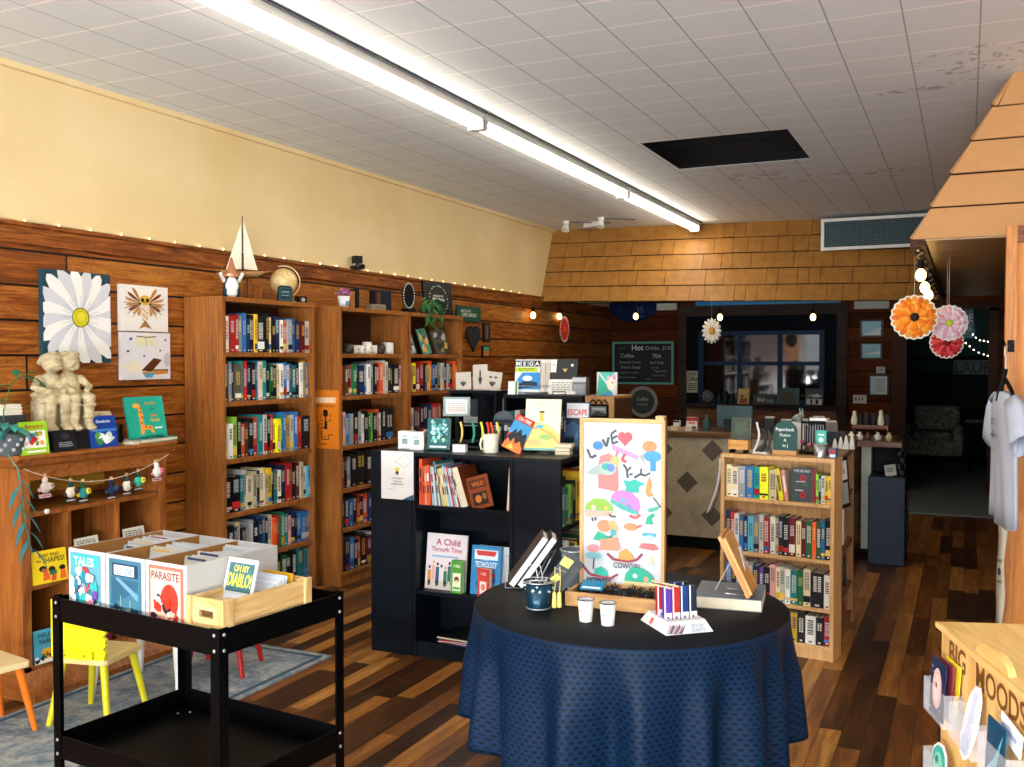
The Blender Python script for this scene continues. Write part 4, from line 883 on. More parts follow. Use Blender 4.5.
for x in (0, W_-.01):
    q = MB()
    for k in range(2): q.box(x, x+.01, .01, D_-.01, k*.073, k*.073+.07, PINEY)
    q.build('side_boards', CR)
    for y in (.01, D_-.04): MB().box(x+(.012 if x == 0 else -.018), x+(.028 if x == 0 else -.002), y, y+.03, .004, H_, PINEZ).build('corner_cleat', CR)
MB().box(.01, W_-.01, .01, D_-.01, 0, .008, PINE).build('floor_board', CR)
cover('comic', 'comic with big yellow lettering standing up in the pine crate', 'comic', .125, .20, .005, '#d6dadc', [('r', .08, .5, .92, .93, '#3f6a72'), ('t', .5, .8, .1, 'OH MY', .5, '#e6d23c'), ('t', .5, .58, .2, 'DIABLO!', .78, '#e6d92c'), ('r', .1, .1, .9, .46, '#dfe6ec')], cpt(.596+.068, .13, .74), -5.75, 16, pages=False)
for k in range(6):
    cover('comic', '%s loose white comic leaning behind the yellow lettered one' % ORD[k], 'comic', .12, .14+.004*k, .004, ['#eef0f2', '#dde4ee'][k % 2], [('r', .1, .2, .9, .85, '#c9d3e0')], cpt(.596+.073, .20+k*.012, .71), -5.75, 14, 'loose comics in the crate', pages=False)
cover('booklet', 'mustard yellow booklet at the back of the pine crate', 'booklet', .12, .16, .008, '#d9a21c', [('r', .1, .5, .9, .8, '#e6b83c')], cpt(.596+.073, .295, .71), -5.75, 10, pages=False)

# --- three low black cases standing back to back
BC = wood('#08111a', '#050a10', 2, .38); BC.node_tree.nodes['Principled BSDF'].inputs['Specular IOR Level'].default_value = .15
CA = bookcase('low_bookcase', 'low black bookcase with the white notice taped to its side', .80, .25, 1.055, [.72, .40, .08], BC, (-2.83, 5.09, 0), -90, .022, .07)
CB = bookcase('low_bookcase', 'low black bookcase open to the front with leaning picture books', .572, .26, 1.055, [.785, .345, .08], BC, (-2.577, 4.29, 0), 0, .02, .075)
CC = bookcase('low_bookcase', 'low black bookcase end-on, cream and orange books facing the aisle', .80, .25, 1.055, [.72, .40, .08], BC, (-1.752, 4.29, 0), 90, .022, .07)
cover('notice', 'white paper notice taped to the end of the black bookcase', 'notice', .195, .25, .0012, '#e6e4e0', [('l', [(.45, .78), (.75, .95), (.95, .8), (.7, .66), (.45, .78)], .002, '#9a9a98'), ('e', .5, .62, .06, .05, '#e0d04a'), ('e', .5, .55, .05, .04, '#3a3f3a'), ('t', .5, .42, .035, 'A HOUSE OF', .5, '#4a4a30'), ('t', .5, .36, .03, 'CALM AND', .4, '#4a4a30'), ('t', .5, .30, .035, 'INSPIRATION', .65, '#4a4a30'), ('p', [(.65, .0), (1, .0), (1, .12)], '#24506a'), ('l', [(.2, .2), (.45, .24)], .002, '#8a9aa8')], (-2.665, 4.287, .808), 0, 0, pages=False)
gB = 'picture books leaning in the low black case'; wB = 'upper shelf of the low black bookcase'
rr = random.Random(3)
x = .03
specs = [('#e0552c', 0, .235, .018), ('#d94f2a', 0, .2, .013), ('#e8a08a', 2, .2, .008), ('#e0642c', 2, .205, .02), ('#a8322a', 3, .2, .008), ('#9fc6dc', 4, .2, .014), ('#e6e2d6', 5, .195, .008), ('#3f8a9a', 6, .225, .009), ('#e9e5dc', 8, .21, .008), ('#4a7a5c', 9, .2, .007), ('#c9c2b0', 9, .19, .01), ('#e8d26a', 10, .195, .016), ('#d9e2e6', 11, .2, .008), ('#8fc0d8', 12, .21, .012), ('#e6e2da', 13, .2, .007), ('#d94a5a', 13, .205, .009), ('#8fc0d8', 14, .2, .008), ('#efe9dd', 14, .2, .008), ('#6a3a22', 15, .18, .008), ('#e9e2cf', 16, .18, .008)]
nm_ = ['orange', 'red orange', 'pale pink', 'orange', 'dark red', 'pale blue', 'white', 'teal', 'white', 'green', 'beige', 'pale yellow', 'white', 'light blue', 'cream', 'pink red', 'light blue', 'white', 'brown', 'cream']
for k, (h_, ln, hh, tt) in enumerate(specs):
    q = MB(); q.box(0, tt, 0, .0015, 0, hh, pl(h_, .4)).box(0, .0012, .0015, .2, 0, hh, pl(h_, .4)).box(tt-.0012, tt, .0015, .2, 0, hh, pl(h_, .4))
    for z in (.6, .3): q.add([(tt*.2, -.0004, hh*z), (tt*.8, -.0004, hh*z), (tt*.8, -.0004, hh*(z+.2)), (tt*.2, -.0004, hh*(z+.2))], [(0, 1, 2, 3)], pl(rr.choice(['#3a3a40', '#efe9dd', '#8a2a22']), .5))
    o = q.build('picture_book'); MB().box(.0012, tt-.0012, .0015, .198, .002, hh-.002, PAGES).build('pages', o)
    o.matrix_basis = CB.matrix_basis @ Matrix.Translation((x, .02, .786)) @ Matrix.Rotation(R(-ln), 4, 'Y')
    tag(o, '%s thin picture book, %s from the left, %s' % (nm_[k], ORD[k], wB), 'book', gB); x += tt/math.cos(R(ln))*1.02+.002
q = MB(); hh, tt = .205, .03; q.box(0, tt, 0, .002, 0, hh, pl('#e8dcc0', .5)).box(0, .0015, .002, .2, 0, hh, pl('#c9b890', .5)).box(tt-.0015, tt, .002, .2, 0, hh, pl('#7a3414', .5))
a_ = MB(); o = q.build('book'); MB().box(.0015, tt-.0015, .002, .198, .002, hh-.002, PAGES).build('pages', o)
o.matrix_basis = CB.matrix_basis @ Matrix.Translation((x+.002, .02, .786)) @ Matrix.Rotation(R(-18), 4, 'Y'); tag(o, 'thick cream spined book at the right end of the leaning row', 'book')
cover('book', 'brown book with black pictures facing out beside the leaning row', 'book', .12, .165, .012, '#8a4018', [('r', .1, .62, .9, .9, '#5a2a12'), ('t', .5, .7, .12, 'WILD', .6, '#c9782c'), ('r', .15, .1, .85, .5, '#2a1a12'), ('e', .4, .3, .15, .12, '#c9782c'), ('e', .7, .35, .1, .1, '#8a5a3a')], case_pt(CB, x+.098, .05, .786), 0, 4, roll=-16)
q = MB().box(0, .014, 0, .2, 0, .215, pl('#b3522c', .5)); o = q.build('book'); MB().box(.002, .012, -.0005, .199, .002, .213, PAGES).build('pages', o)
o.matrix_basis = CB.matrix_basis @ Matrix.Translation((.528, .02, .786)) @ Matrix.Rotation(R(3.5), 4, 'Y'); tag(o, 'single thin reddish brown book leaning on the case side, upper shelf', 'book')
# lower shelf: face-out books
ppl = []
for k in range(9):
    u = .1+.1*k; c_ = ['#c98a3c', '#d9a8a0', '#2a5a7a', '#e0d6cf', '#2f7a5a', '#3c6a5a', '#4a4a52', '#8aa0b0', '#b0a08a'][k]; hk = .42+.03*((k*3) % 4)
    ppl += [('p', [(u-.045, .1), (u-.04, hk-.08), (u+.04, hk-.08), (u+.045, .1)], c_), ('e', u, hk-.03, .028, .03, ['#5a3822', '#c99a78', '#3a2418'][k % 3]), ('r', u-.03, .06, u+.03, .16, ['#2a2a30', '#c9c0b0'][k % 2])]
cover('book', 'tall pale book titled A Child Through Time', 'book', .235, .285, .012, '#dfd6da', [('r', 0, 0, 1, .12, '#c9bcb4'), ('t', .53, .8, .115, 'A Child', .72, '#a02c44'), ('t', .5, .68, .085, 'Through Time', .76, '#a8405a'), ('r', .14, .58, .8, .61, '#7fb0d0')] + ppl, case_pt(CB, .155, .06, .346), 0, 7)
cover('book', 'small green box book in front of the Child Through Time book', 'book', .065, .165, .03, '#4f9a3a', [('r', .15, .08, .85, .62, '#dfe8c8'), ('t', .5, .8, .08, 'I SEE', .6, '#eef2e0'), ('e', .5, .42, .22, .1, '#7a3a2a'), ('e', .5, .35, .14, .06, '#e6c9a0'), ('r', .2, .12, .8, .2, '#5aa04a')], case_pt(CB, .245, .02, .346), 0, 4)
cover('book', 'blue picture book about technology with a red banner', 'book', .165, .245, .02, '#2f86bc', [('r', .1, .72, .9, .92, '#d9e6ea'), ('p', [(.2, .8), (.8, .8), (.85, .9), (.15, .9)], '#c43c34'), ('t', .5, .56, .12, 'TECHNOLOGY', .74, '#e8f2f4'), ('t', .5, .7, .05, 'HOW', .3, '#c9e2e8'), ('p', [(.2, .46), (.85, .38), (.85, .44), (.2, .52)], '#c43c34')] + blobs(10, .1, .9, .05, .38, ['#58b0c0', '#d9604a', '#e6e2d0', '#1c5a8a'], .12, 2), case_pt(CB, .39, .05, .346), 0, 7)
cover('book', 'white book edge behind the blue technology book', 'book', .17, .24, .015, '#dfe6ea', [], case_pt(CB, .415, .085, .346), 0, 6)
cover('book', 'small red box book in front of the blue technology book', 'book', .07, .14, .03, '#cf4334', [('r', .2, .1, .8, .55, '#eddcd4'), ('t', .5, .78, .09, 'I SEE', .6, '#f2dcd4'), ('e', .5, .35, .2, .12, '#e0785a')], case_pt(CB, .40, .012, .346), -12, 3)
T = MB().tube([(0, 0, 0), (.0, 0, .2), (.012, 0, .215), (.03, 0, .2), (.03, 0, 0)], .002, pl('#9aa0a6', .3, .5), 6); tag(T.build('wire_stand', None, case_pt(CB, .50, .05, .346), 0), 'thin wire book stand at the right of the lower shelf', 'stand')
flat_stack(1, -2.30, 4.41, .0805, 0, ['#5a3a8c'], .3, .2, .008, 'purple and blue magazine lying lowest on the bottom shelf', None, name='magazine')
flat_stack(1, -2.29, 4.42, .0890, 3, ['#a82c4a'], .3, .2, .008, 'crimson magazine in the middle of the bottom shelf pile', None, name='magazine')
flat_stack(1, -2.31, 4.42, .0975, -4, ['#17181c'], .28, .2, .012, 'black patterned magazine on top of the bottom shelf pile', None, name='magazine')
gC = 'books facing the aisle in the end-on black case'
books(CC, .72, .03, .77, 'tkglkgyyoRowcytoc', 'upper shelf of the end-on black case', gC, hr=(.18, .25), y=.012)
books(CC, .40, .03, .77, 'cwtykgocnwrck', 'middle shelf of the end-on black case', gC, hr=(.2, .25), y=.012)
# --- things on top of the black cases
zt = 1.0555
for k, (x, y, r) in enumerate(((-2.70, 4.42, 10), (-2.61, 4.39, 20))):
    cover('gift_box', ('left of two small white printed gift boxes on the case', 'right of two small white printed gift boxes on the case')[k], 'box', .075, .095, .07, '#dfe3de', [('r', .3, .3, .7, .6, '#7a9a90'), ('t', .5, .7, .12, 'mug', .5, '#3a5a52')], (x, y, zt), r, 0, pages=False)
cover('book', 'teal book with a pale leafy pattern on a black stand', 'book', .125, .165, .02, '#1c5a5c', blobs(40, .14, .97, .2, .97, ['#8fd0c8', '#4fa8a4', '#cfe9e2', '#2a7a7c', '#a8c8a0'], .1, 6) + [('r', .15, .06, .9, .12, '#c9ddd8')], (-2.50, 4.42, zt+.006), 8, 8)
tag(MB().box(-.06, .06, -.01, .05, 0, .005, BLKG).build('book_stand', None, (-2.50, 4.425, zt), 8), 'low black plate stand under the teal leafy book', 'stand')
FS = thing('sign_holder', 'pale framed notice on a black post above the teal book', 'sign', (-2.66, 4.93, zt), 12)
MB().box(-.012, .012, 0, .012, .003, .15, BLKG).box(-.06, .06, -.03, .05, 0, .003, BLKG).build('post', FS)
q = MB().box(-.08, .08, -.008, .006, .15, .26, pl('#8fa3a0', .4)); art(q, .13, .085, [('r', 0, 0, 1, 1, '#e9e7e4')] + stripes(4, .1, .9, .2, .8, '#c9b8b0'), y=-.009, x0=-.065, z0=.162); q.build('framed_card', FS)
RK = thing('bracelet_rack', 'black rack hung with yellow, green and red woven bands', 'rack', (-2.33, 4.56, zt), 12)
q = MB().box(-.13, .13, -.02, .06, 0, .012, BLKG).box(-.13, -.12, .01, .03, .012, .14, BLKG).box(.12, .13, .01, .03, .012, .14, BLKG).rod((-.13, .02, .135), (.13, .02, .135), .006, .006, BLKG); q.build('frame', RK)
for k, (xx, c_) in enumerate(((-.10, '#e0c26a'), (-.035, '#2f9a7c'), (.012, '#e0dc4a'), (.045, '#c43c34'), (.065, '#d9542a'), (.098, '#e6dc5a'))):
    q = MB(); pts = [(xx+.016*math.sin(a*1.3), .0-.022*math.sin(a*1.2), .145-.045*a) for a in [j*.21 for j in range(12)]]
    q.tube(pts, .007, pl(c_, .7), 6); q.build('band', RK)
cover('tent_card', 'small folded white card in front of the band rack', 'card', .07, .04, .03, '#e9e9ea', [], (-2.355, 4.385, zt), 5, 0, pages=False)
mug('white and yellow mug on the black case beside the bands', (-2.20, 4.44, zt), -120, .04, .095, '#e9e4cf', printc='#d9c94a')
q = MB(); n = 16; pts = [(-.06, 0), (.06, 0), (.06, .12)]+[(.06*math.cos(PI*k/n), .12+.06*math.sin(PI*k/n)) for k in range(1, n)]+[(-.06, .12)]
q.prism(pts, 0, .01, pl('#10242a', .4), 'y'); art(q, .12, .18, [('t', .5, .4, .17, 'Thriller', .86, '#e9ece9')], x0=-.06); TH = thing('genre_sign', 'round topped black sign reading Thriller', 'sign', (-2.27, 4.74, zt), 10)
o = q.build('board', TH); o.location = (0, 0, .02); MB().box(-.07, .07, -.02, .04, 0, .0195, BLKG).build('base', TH)
fl = [('r', 0, .45, 1, .82, '#3a8fc0'), ('p', [(0, .3), (.2, .5), (.3, .62), (.4, .5), (.55, .66), (.7, .5), (.9, .6), (1, .35), (1, .2), (0, .2)], '#14171c'), ('p', [(0, .05), (.1, .3), (.3, .2), (.4, .36), (.55, .2), (.75, .33), (1, .1), (1, 0), (0, 0)], '#e8742a'), ('p', [(.2, .04), (.4, .2), (.6, .05)], '#f0c04a'), ('t', .5, .86, .09, 'ON FIRE', .7, '#f0dcd0')]
cover('book', 'red and blue paperback with flames leaning to the right', 'book', .105, .185, .018, '#c4341f', fl, (-2.09, 4.44, zt+.018), 10, 14, roll=24)
lh = [('p', [(0, .0), (1, .0), (1, .3), (.7, .48), (.3, .56), (0, .5)], '#e8cf7a'), ('l', [(0, .42), (.4, .44), (.8, .3), (1, .12)], .012, '#e6a85a'), ('l', [(0, .25), (.35, .3), (.6, .15), (1, .05)], .012, '#f0dc8a'), ('e', .42, .46, .12, .04, '#6ab8c9'), ('e', .6, .26, .2, .05, '#9ac06a'), ('r', .42, .56, .52, .76, '#d9b84a'), ('r', .4, .73, .54, .77, '#5a4a20'), ('e', .28, .15, .2, .06, '#e8b878'), ('l', [(.15, .86), (.5, .9), (.8, .84)], .003, '#a8a890'), ('r', 0, 0, 1, .04, '#6ab0a8')]
cover('book', 'large cream picture book with a yellow lighthouse landscape', 'book', .185, .26, .012, '#e9e3c9', lh, (-1.935, 4.48, zt+.02), 8, 10)
q = MB()
for s in (-.05, .05): q.tube([(s, -.025, .02), (s, -.025, .002), (s, .07, .002), (s, .08, .12)], .0025, BLKG, 6)
q.tube([(-.05, .075, .06), (.05, .075, .06)], .0025, BLKG, 6); tag(q.build('book_stand', None, (-1.935, 4.487, zt), 8), 'black wire stand holding the lighthouse picture book', 'stand')
cover('book', 'dark blue book titled Escape standing behind the lighthouse book', 'book', .13, .255, .02, '#122236', [('r', .05, .68, .95, .98, '#c9ccd0'), ('t', .5, .74, .12, 'ESCAPE', .84, '#c4343a'), ('p', [(0, .5), (.3, .62), (.6, .52), (1, .66), (1, .3), (0, .3)], '#2a4a6a'), ('p', [(.3, .1), (.5, .45), (.6, .1)], '#3f6a8a')], (-1.83, 4.70, zt), 5, 5)
flat_stack(3, -1.825, 4.52, zt, 5, ['#cfc27a', '#3a5a3a', '#d9cf9a'], .08, .07, .018, ['yellowish small box, lowest of three by the lighthouse book', 'dark green small box between two yellowish ones', 'pale yellow small box, topmost of three by the lighthouse book'], 'little boxes by the lighthouse book', name='card_box')
# --- taller black cases behind
CE = bookcase('black_bookcase', 'taller black bookcase carrying the MEGA activity books', .50, .30, 1.325, [1.0, .68, .36, .08], BC, (-2.475, 5.16, 0), 0, .02, .07)
books(CE, 1.0, .03, .47, 'twktnswkyknwk', 'upper shelf of the taller black bookcase', 'books in the taller black case', hr=(.19, .24))
MB().box(-.002, .0, .0, .006, .0, 1.3, pl('#c9ccd0', .3, .5)).build('metal_edge', CE)
CD = bookcase('black_bookcase', 'narrow black case under the three printed cards', .34, .3, 1.335, [1.0, .68, .36, .08], BC, (-3.0, 5.45, 0), 0, .02, .07)
cover('poster', 'small dark poster on the front of the narrow black case', 'poster', .10, .17, .004, '#262c30', [('r', .0, 0, 1, .35, '#8a918c'), ('l', [(.2, .2), (.8, .24)], .003, '#3a3a3a')], (-2.84, 5.445, 1.11), 0, 0, pages=False)
for k, (x, y, w_, h_, rl, l) in enumerate(((-2.93, 5.52, .105, .115, -4, 'left printed cream card with a small flower drawing'), (-2.83, 5.56, .10, .165, -3, 'tall middle printed cream card with a leaf drawing'), (-2.73, 5.52, .115, .12, 6, 'right printed cream card with a skull-like motif'))):
    cover('print_card', l, 'card', w_, h_, .003, '#c2b9ac', [('p', petal(PI/2+d, 0, .32, .06, .5, .2), '#3a3a38') for d in ((-.5, .1, .6) if k != 1 else (-.3, 0, .3))] + ([('e', .5, .6, .06, .2, '#3a3a38')] if k == 1 else []) + ([('e', .35, .7, .09, .06, '#4a4846'), ('e', .65, .7, .09, .06, '#4a4846')] if k == 2 else []), (x, y, 1.3355), 8, 8, pages=False, roll=rl)
mg = [('r', 0, .78, .24, .97, '#17181c'), ('r', .26, .78, .5, .97, '#17181c'), ('r', .52, .78, .76, .97, '#17181c'), ('r', .77, .78, 1, .97, '#17181c'), ('t', .12, .81, .13, 'M', .2, '#eef0f0'), ('t', .38, .81, .13, 'E', .2, '#eef0f0'), ('t', .64, .81, .13, 'G', .2, '#eef0f0'), ('t', .88, .81, .13, 'A', .2, '#eef0f0'), ('r', 0, .62, .9, .76, '#b8cf2c'), ('t', .45, .65, .08, 'ACTIVITY', .7, '#3a5a1c'), ('p', [(0, .0), (1, 0), (1, .6), (.3, .6), (.1, .4)], '#2f86c9'), ('p', [(.1, .1), (.9, .16), (.9, .3), (.4, .36), (.1, .2)], '#17324a'), ('e', .5, .42, .2, .08, '#e6eef0'), ('r', .0, 0, 1, .08, '#dfe6e2')]
zE = 1.3255
for k in range(4):
    cover('activity_book', ('blue and green MEGA activity book at the front of its rack', 'second MEGA activity book just behind the front one', 'third activity book in the wire rack', 'rearmost cream edged activity book in the wire rack')[k], 'book', .15, .20, .01, '#e6e2d6' if k else '#dfe6ea', mg if k == 0 else [('r', .7, .1, .98, .9, '#c9c0a8')], (-2.365+.022*k, 5.26+.02*k, zE+.012), 18, 14, 'activity books in the rack on the taller black case')
cover('leaflet', 'white leaflet with a green stripe below the MEGA books', 'leaflet', .06, .08, .003, '#dfe3e2', [('r', .7, 0, .9, 1, '#3a8a4a')], (-2.425, 5.19, zE), 18, 16, pages=False)
q = MB()
for zz in (.005, .05): q.tube([(-.1, -.03, zz), (.12, -.03, zz), (.12, .1, zz), (-.1, .1, zz), (-.1, -.03, zz)], .0025, pl('#9aa0a6', .3, .7), 6)
tag(q.build('wire_rack', None, (-2.30, 5.25, zE), 18), 'wire rack around the MEGA activity books', 'rack')
cover('laptop_stand', 'black and white folder display with a small gold emblem', 'display', .165, .215, .012, '#23282a', [('r', .0, .62, .22, .98, '#dcdcd8'), ('t', .12, .8, .07, '+', .1, '#2a2a2a'), ('r', 0, 0, 1, .42, '#dcdad2'), ('p', [(.45, .72), (.65, .72), (.55, .62)], '#c9a85a'), ('e', .8, .82, .05, .04, '#d0d4d2')] + stripes(4, .1, .9, .1, .36, '#a8a8a0'), (-2.135, 5.24, zE+.003), 4, 16, pages=False)
tag(MB().tube([(-.04, -.02, .004), (-.04, -.03, .02), (.04, -.03, .02), (.04, -.02, .004)], .003, BLKG, 6).build('wire_holder', None, (-2.135, 5.22, zE), 4), 'small black wire holder below the folder display', 'stand')
cover('storage_box', 'small grey lidded box with a dotted front on the black case', 'box', .085, .105, .06, '#6a7072', [('r', .05, .05, .95, .6, '#8a9092'), ('r', .0, .72, 1, .96, '#b9b9bc')] + [('e', .15+.1*i, .12+.08*j, .02, .015, '#c0c4c4') for i in range(8) for j in range(6)], (-2.03, 5.25, zE), 0, 0, pages=False)
# --- light wooden box case behind with ornate frame
LW = wood('#b98a58', '#8f6236', 2, .5)
q = MB(); WB = thing('wooden_display_box', 'tall narrow light wooden box with an ornate black frame on it', 'box', (-1.963, 5.17, 0))
bevel(MB().box(0, .172, 0, .02, 0, 1.31, LW).build('front_board', WB), .002); MB().box(0, .02, .02, .33, 0, 1.31, LW).box(.152, .172, .02, .33, 0, 1.31, wood('#5a3820', '#3a2414', 2, .5)).build('side_boards', WB); MB().box(0, .172, .0, .33, 1.31, 1.325, LW).build('top_board', WB)
OF = thing('ornate_frame', 'small ornate black picture frame with scrolled top', 'picture', (-1.877, 5.166, 1.205))
OF.scale = (.78, .8, .85)
q = MB().box(-.075, .075, -.015, -.002, 0, .012, BLKG).box(-.075, .075, -.015, -.002, .075, .087, BLKG).box(-.075, -.062, -.015, -.002, .012, .075, BLKG).box(.062, .075, -.015, -.002, .012, .075, BLKG)
for xx in (-.045, 0, .045):
    q.tube([(xx-.02, -.008, .09), (xx-.015, -.008, .108), (xx, -.008, .118), (xx+.015, -.008, .108), (xx+.02, -.008, .09)], .004, BLKG, 6)
q.build('frame', OF)
q = MB().box(-.062, .062, -.008, -.004, .012, .075, pl('#7f8a88', .4)); art(q, .124, .063, [('p', [(0, 0), (.4, .5), (1, .2), (1, 0)], '#3a4240'), ('r', .1, .6, .9, .8, '#b9c2c0')], y=-.0085, x0=-.062, z0=.012); q.build('photo', OF)
cover('card', 'bright teal and pink illustrated card standing beside the grey box', 'card', .118, .135, .02, '#d9d4d6', [('p', [(0, 0), (.1, .9), (.5, .45), (.8, .1), (.7, 0)], '#2fa88a'), ('p', [(.1, 1), (.9, 1), (.5, .6)], '#48b8a0'), ('e', .7, .5, .2, .28, '#f0dcc8'), ('e', .78, .55, .04, .04, '#c4343a'), ('e', .58, .75, .08, .1, '#e0a8c0'), ('e', .85, .78, .08, .1, '#d98ab0'), ('p', [(.2, 0), (.9, 0), (.6, .2)], '#3a8ac0')], (-1.865, 5.26, 1.3255), 8, 5, pages=False)

# --- round table with navy cloth
TC = (-.975, 2.97)
RT = thing('round_table', 'round table on splayed wooden legs hidden under navy cloth', 'table', (TC[0], TC[1], 0))
MB().lathe([(.48, .715), (.485, .72), (.485, .738), (.48, .742), (0, .742)], wood('#8a5a3a', '#5d3a22', 0), n=40).build('tabletop', RT)
for a in (35, 125, 215, 305):
    q = MB().rod((.25*math.cos(R(a)), .25*math.sin(R(a)), .716), (.40*math.cos(R(a+18)), .40*math.sin(R(a+18)), 0), .032, .024, pl('#b0705c', .45), 16); q.build('leg', RT)
MB().lathe([(.10, .35), (.11, .36), (.11, .38), (.1, .39), (0, .39)], pl('#b0705c', .45), n=24).build('hub', RT) if False else None
def clothm():
    t = NT('navy_textured_cloth'); co = t.add('ShaderNodeTexCoord').outputs['UV']
    sp = t.add('ShaderNodeSeparateXYZ'); t.l.new(co, sp.inputs[0])
    u = t.math('MULTIPLY', sp.outputs[0], 150); v = t.math('MULTIPLY', sp.outputs[1], 1)
    v = t.math('MULTIPLY', v, 34)
    row = t.math('FLOOR', v); uu = t.math('ADD', u, t.math('MULTIPLY', t.math('MODULO', row, 2), .5))
    fu = t.math('SUBTRACT', t.math('FRACT', uu), .5); fv = t.math('SUBTRACT', t.math('FRACT', v), .5)
    d = t.math('ADD', t.math('MULTIPLY', fu, fu), t.math('MULTIPLY', fv, fv)); k = t.math('LESS_THAN', d, .1)
    c = t.mix(k, hexc('#08223d'), hexc('#03101f')); t.l.new(c, t.b.inputs['Base Color'])
    t.b.inputs['Roughness'].default_value = .5; t.b.inputs['Specular IOR Level'].default_value = .13
    t.bump(k, -.5, .002); return t.m
def topm():
    t = NT('navy_cloth_top'); co = t.coords(); n = t.noise(co, 160, 2); t.b.inputs['Base Color'].default_value = hexc('#060a11'); t.b.inputs['Specular IOR Level'].default_value = .15; t.b.inputs['Roughness'].default_value = .62; t.bump(n, .3, .001); return t.m
N = 288; vs = []; fs = []; rings = []
def hemz(a): return .415-.035*math.cos(a)+.10*math.sin(a)+.012*math.sin(a*5+1)
def fold(a): return .6*math.sin(a*19+1.5*math.sin(a*2))+.3*math.sin(a*11+.9)+.15*math.sin(a*31+2)
levels = 26; uvs = []
for j in range(levels+1):
    f = j/levels
    for i in range(N):
        a = 2*PI*i/N
        if j <= 3: r = .496+.004*math.sin(j/3*PI/2); z = .7505-.004*(j/3)**2*1.5
        else:
            g = (j-3)/(levels-3); z = .7445+(hemz(a)-.7445)*g; r = .5+.012*g+.058*min(1, g*2.2)*fold(a)*(.4+.6*g)
        vs.append((r*math.cos(a), r*math.sin(a), z)); uvs.append((i/N, f))
TL = tag(bpy.data.objects.new('tablecloth', None), '', '') if False else None
me = bpy.data.meshes.new('tablecloth')
fs = [(j*N+i, (j+1)*N+i, (j+1)*N+(i+1) % N, j*N+(i+1) % N) for j in range(levels) for i in range(N)]
me.from_pydata(vs, [], fs); me.materials.append(clothm()); uvl = me.uv_layers.new(name='UVMap')
for p in me.polygons:
    p.use_smooth = True
    for li, vi in zip(p.loop_indices, p.vertices):
        i, j = vi % N, vi//N; ii = i if not (i == 0 and p.index % N == N-1) else N
        uvl.data[li].uv = (ii/N, j/levels)
TCL = bpy.data.objects.new('tablecloth', me); C.objects.link(TCL); TCL.location = (TC[0], TC[1], 0)
sd = TCL.modifiers.new('th', 'SOLIDIFY'); sd.thickness = .0015; sd.offset = -1
tag(TCL, 'navy textured cloth draped in folds over the round table', 'tablecloth')
MB().lathe([(0, .7452), (.30, .7452), (.496, .7452), (.4965, .7508), (.30, .7512), (0, .7512)], topm(), n=96).build('cloth_top', TCL)
zT = .7518
# two white-edged books leaning on a stand
for k in range(2):
    q = MB(); kk = pl(('#3a2c22', '#14161a')[k], .5); q.box(0, .003, -.07, .07, 0, .205, kk).box(.022, .025, -.07, .07, 0, .205, kk).box(0, .025, .067, .07, 0, .205, kk)
    o = q.build('book'); MB().box(.003, .022, -.068, .066, .003, .202, pl('#efece2', .7)).build('pages', o)
    o.matrix_basis = Matrix.Translation((-1.44+.033*k, 3.04, zT+.0165)) @ Matrix.Rotation(R(25), 4, 'Z') @ Matrix.Rotation(R(36), 4, 'Y')
    tag(o, ('thick white paged book leaning on the table edge, left of two', 'thick white paged book leaning on the table edge, right of two')[k], 'book', 'thick books leaning at the left of the round table')
q = MB(); 
q.tube([(-.04, -.05, .12), (-.045, -.05, .0), (.06, -.05, .0), (.11, -.05, .10)], .0022, SILV, 6); q.tube([(-.04, .05, .12), (-.045, .05, .0), (.06, .05, .0), (.11, .05, .10)], .0022, SILV, 6); q.tube([(.11, -.05, .10), (.13, 0, .12), (.11, .05, .10)], .0022, SILV, 6)
tag(q.build('wire_stand', None, (-1.40, 3.04, zT+.003), 25), 'bent wire easel under the leaning thick books', 'stand')
# bucket
BK = thing('metal_bucket', 'small navy bucket with a silver rim holding bookmarks', 'bucket', (-1.215, 2.79, zT), 20)
MB().lathe([(.036, 0), (.047, .085), (.044, .085), (.034, .006), (0, .006)], pl('#14384a', .25, .4), n=28).build('pail', BK)
for r, z in ((.0375, .003), (.048, .086)): MB().tube([(r*math.cos(2*PI*k/28), r*math.sin(2*PI*k/28), z) for k in range(29)], .0022, SILV, 6).build('rim', BK)
q = MB(); q.tube([(.047*math.cos(a), .047*math.sin(a)*1.0, .075-.045*math.sin((a-PI*.0)*1)*.5-.0) for a in [PI+PI*k/16 for k in range(17)]], .0018, SILV, 6); q.build('handle', BK)
q = MB(); rnd = random.Random(9)
for k in range(36): a = rnd.uniform(0, 6.28); r = rnd.uniform(.032, .05); q.ball((r*math.cos(a), r*math.sin(a), .058+rnd.uniform(0, .03)), rnd.uniform(.004, .007), pl(rnd.choice(['#c9ccd0', '#9aa3a8', '#e0e2e4']), .3, .6), 6, 4)
q.build('charm_garland', BK)
q = MB(); 
for k in range(40): a = rnd.uniform(0, 6.28); r = rnd.uniform(0, .038); q.ball((r*math.cos(a), r*math.sin(a), .072+rnd.uniform(0, .01)), .006, pl(rnd.choice(['#14161a', '#2a2c30', '#c9b8b0', '#8a8a8a']), .4), 6, 4)
o = q.build('bead_filling', BK); o['kind'] = 'stuff'
def slat(label, x, y, w_, L, c_, shp, roll, rz, tl=10, z=None):
    return cover('bookmark', label, 'bookmark', w_, L, .002, c_, shp, (x, y, z or zT+.03), rz, tl, pages=False, roll=roll)
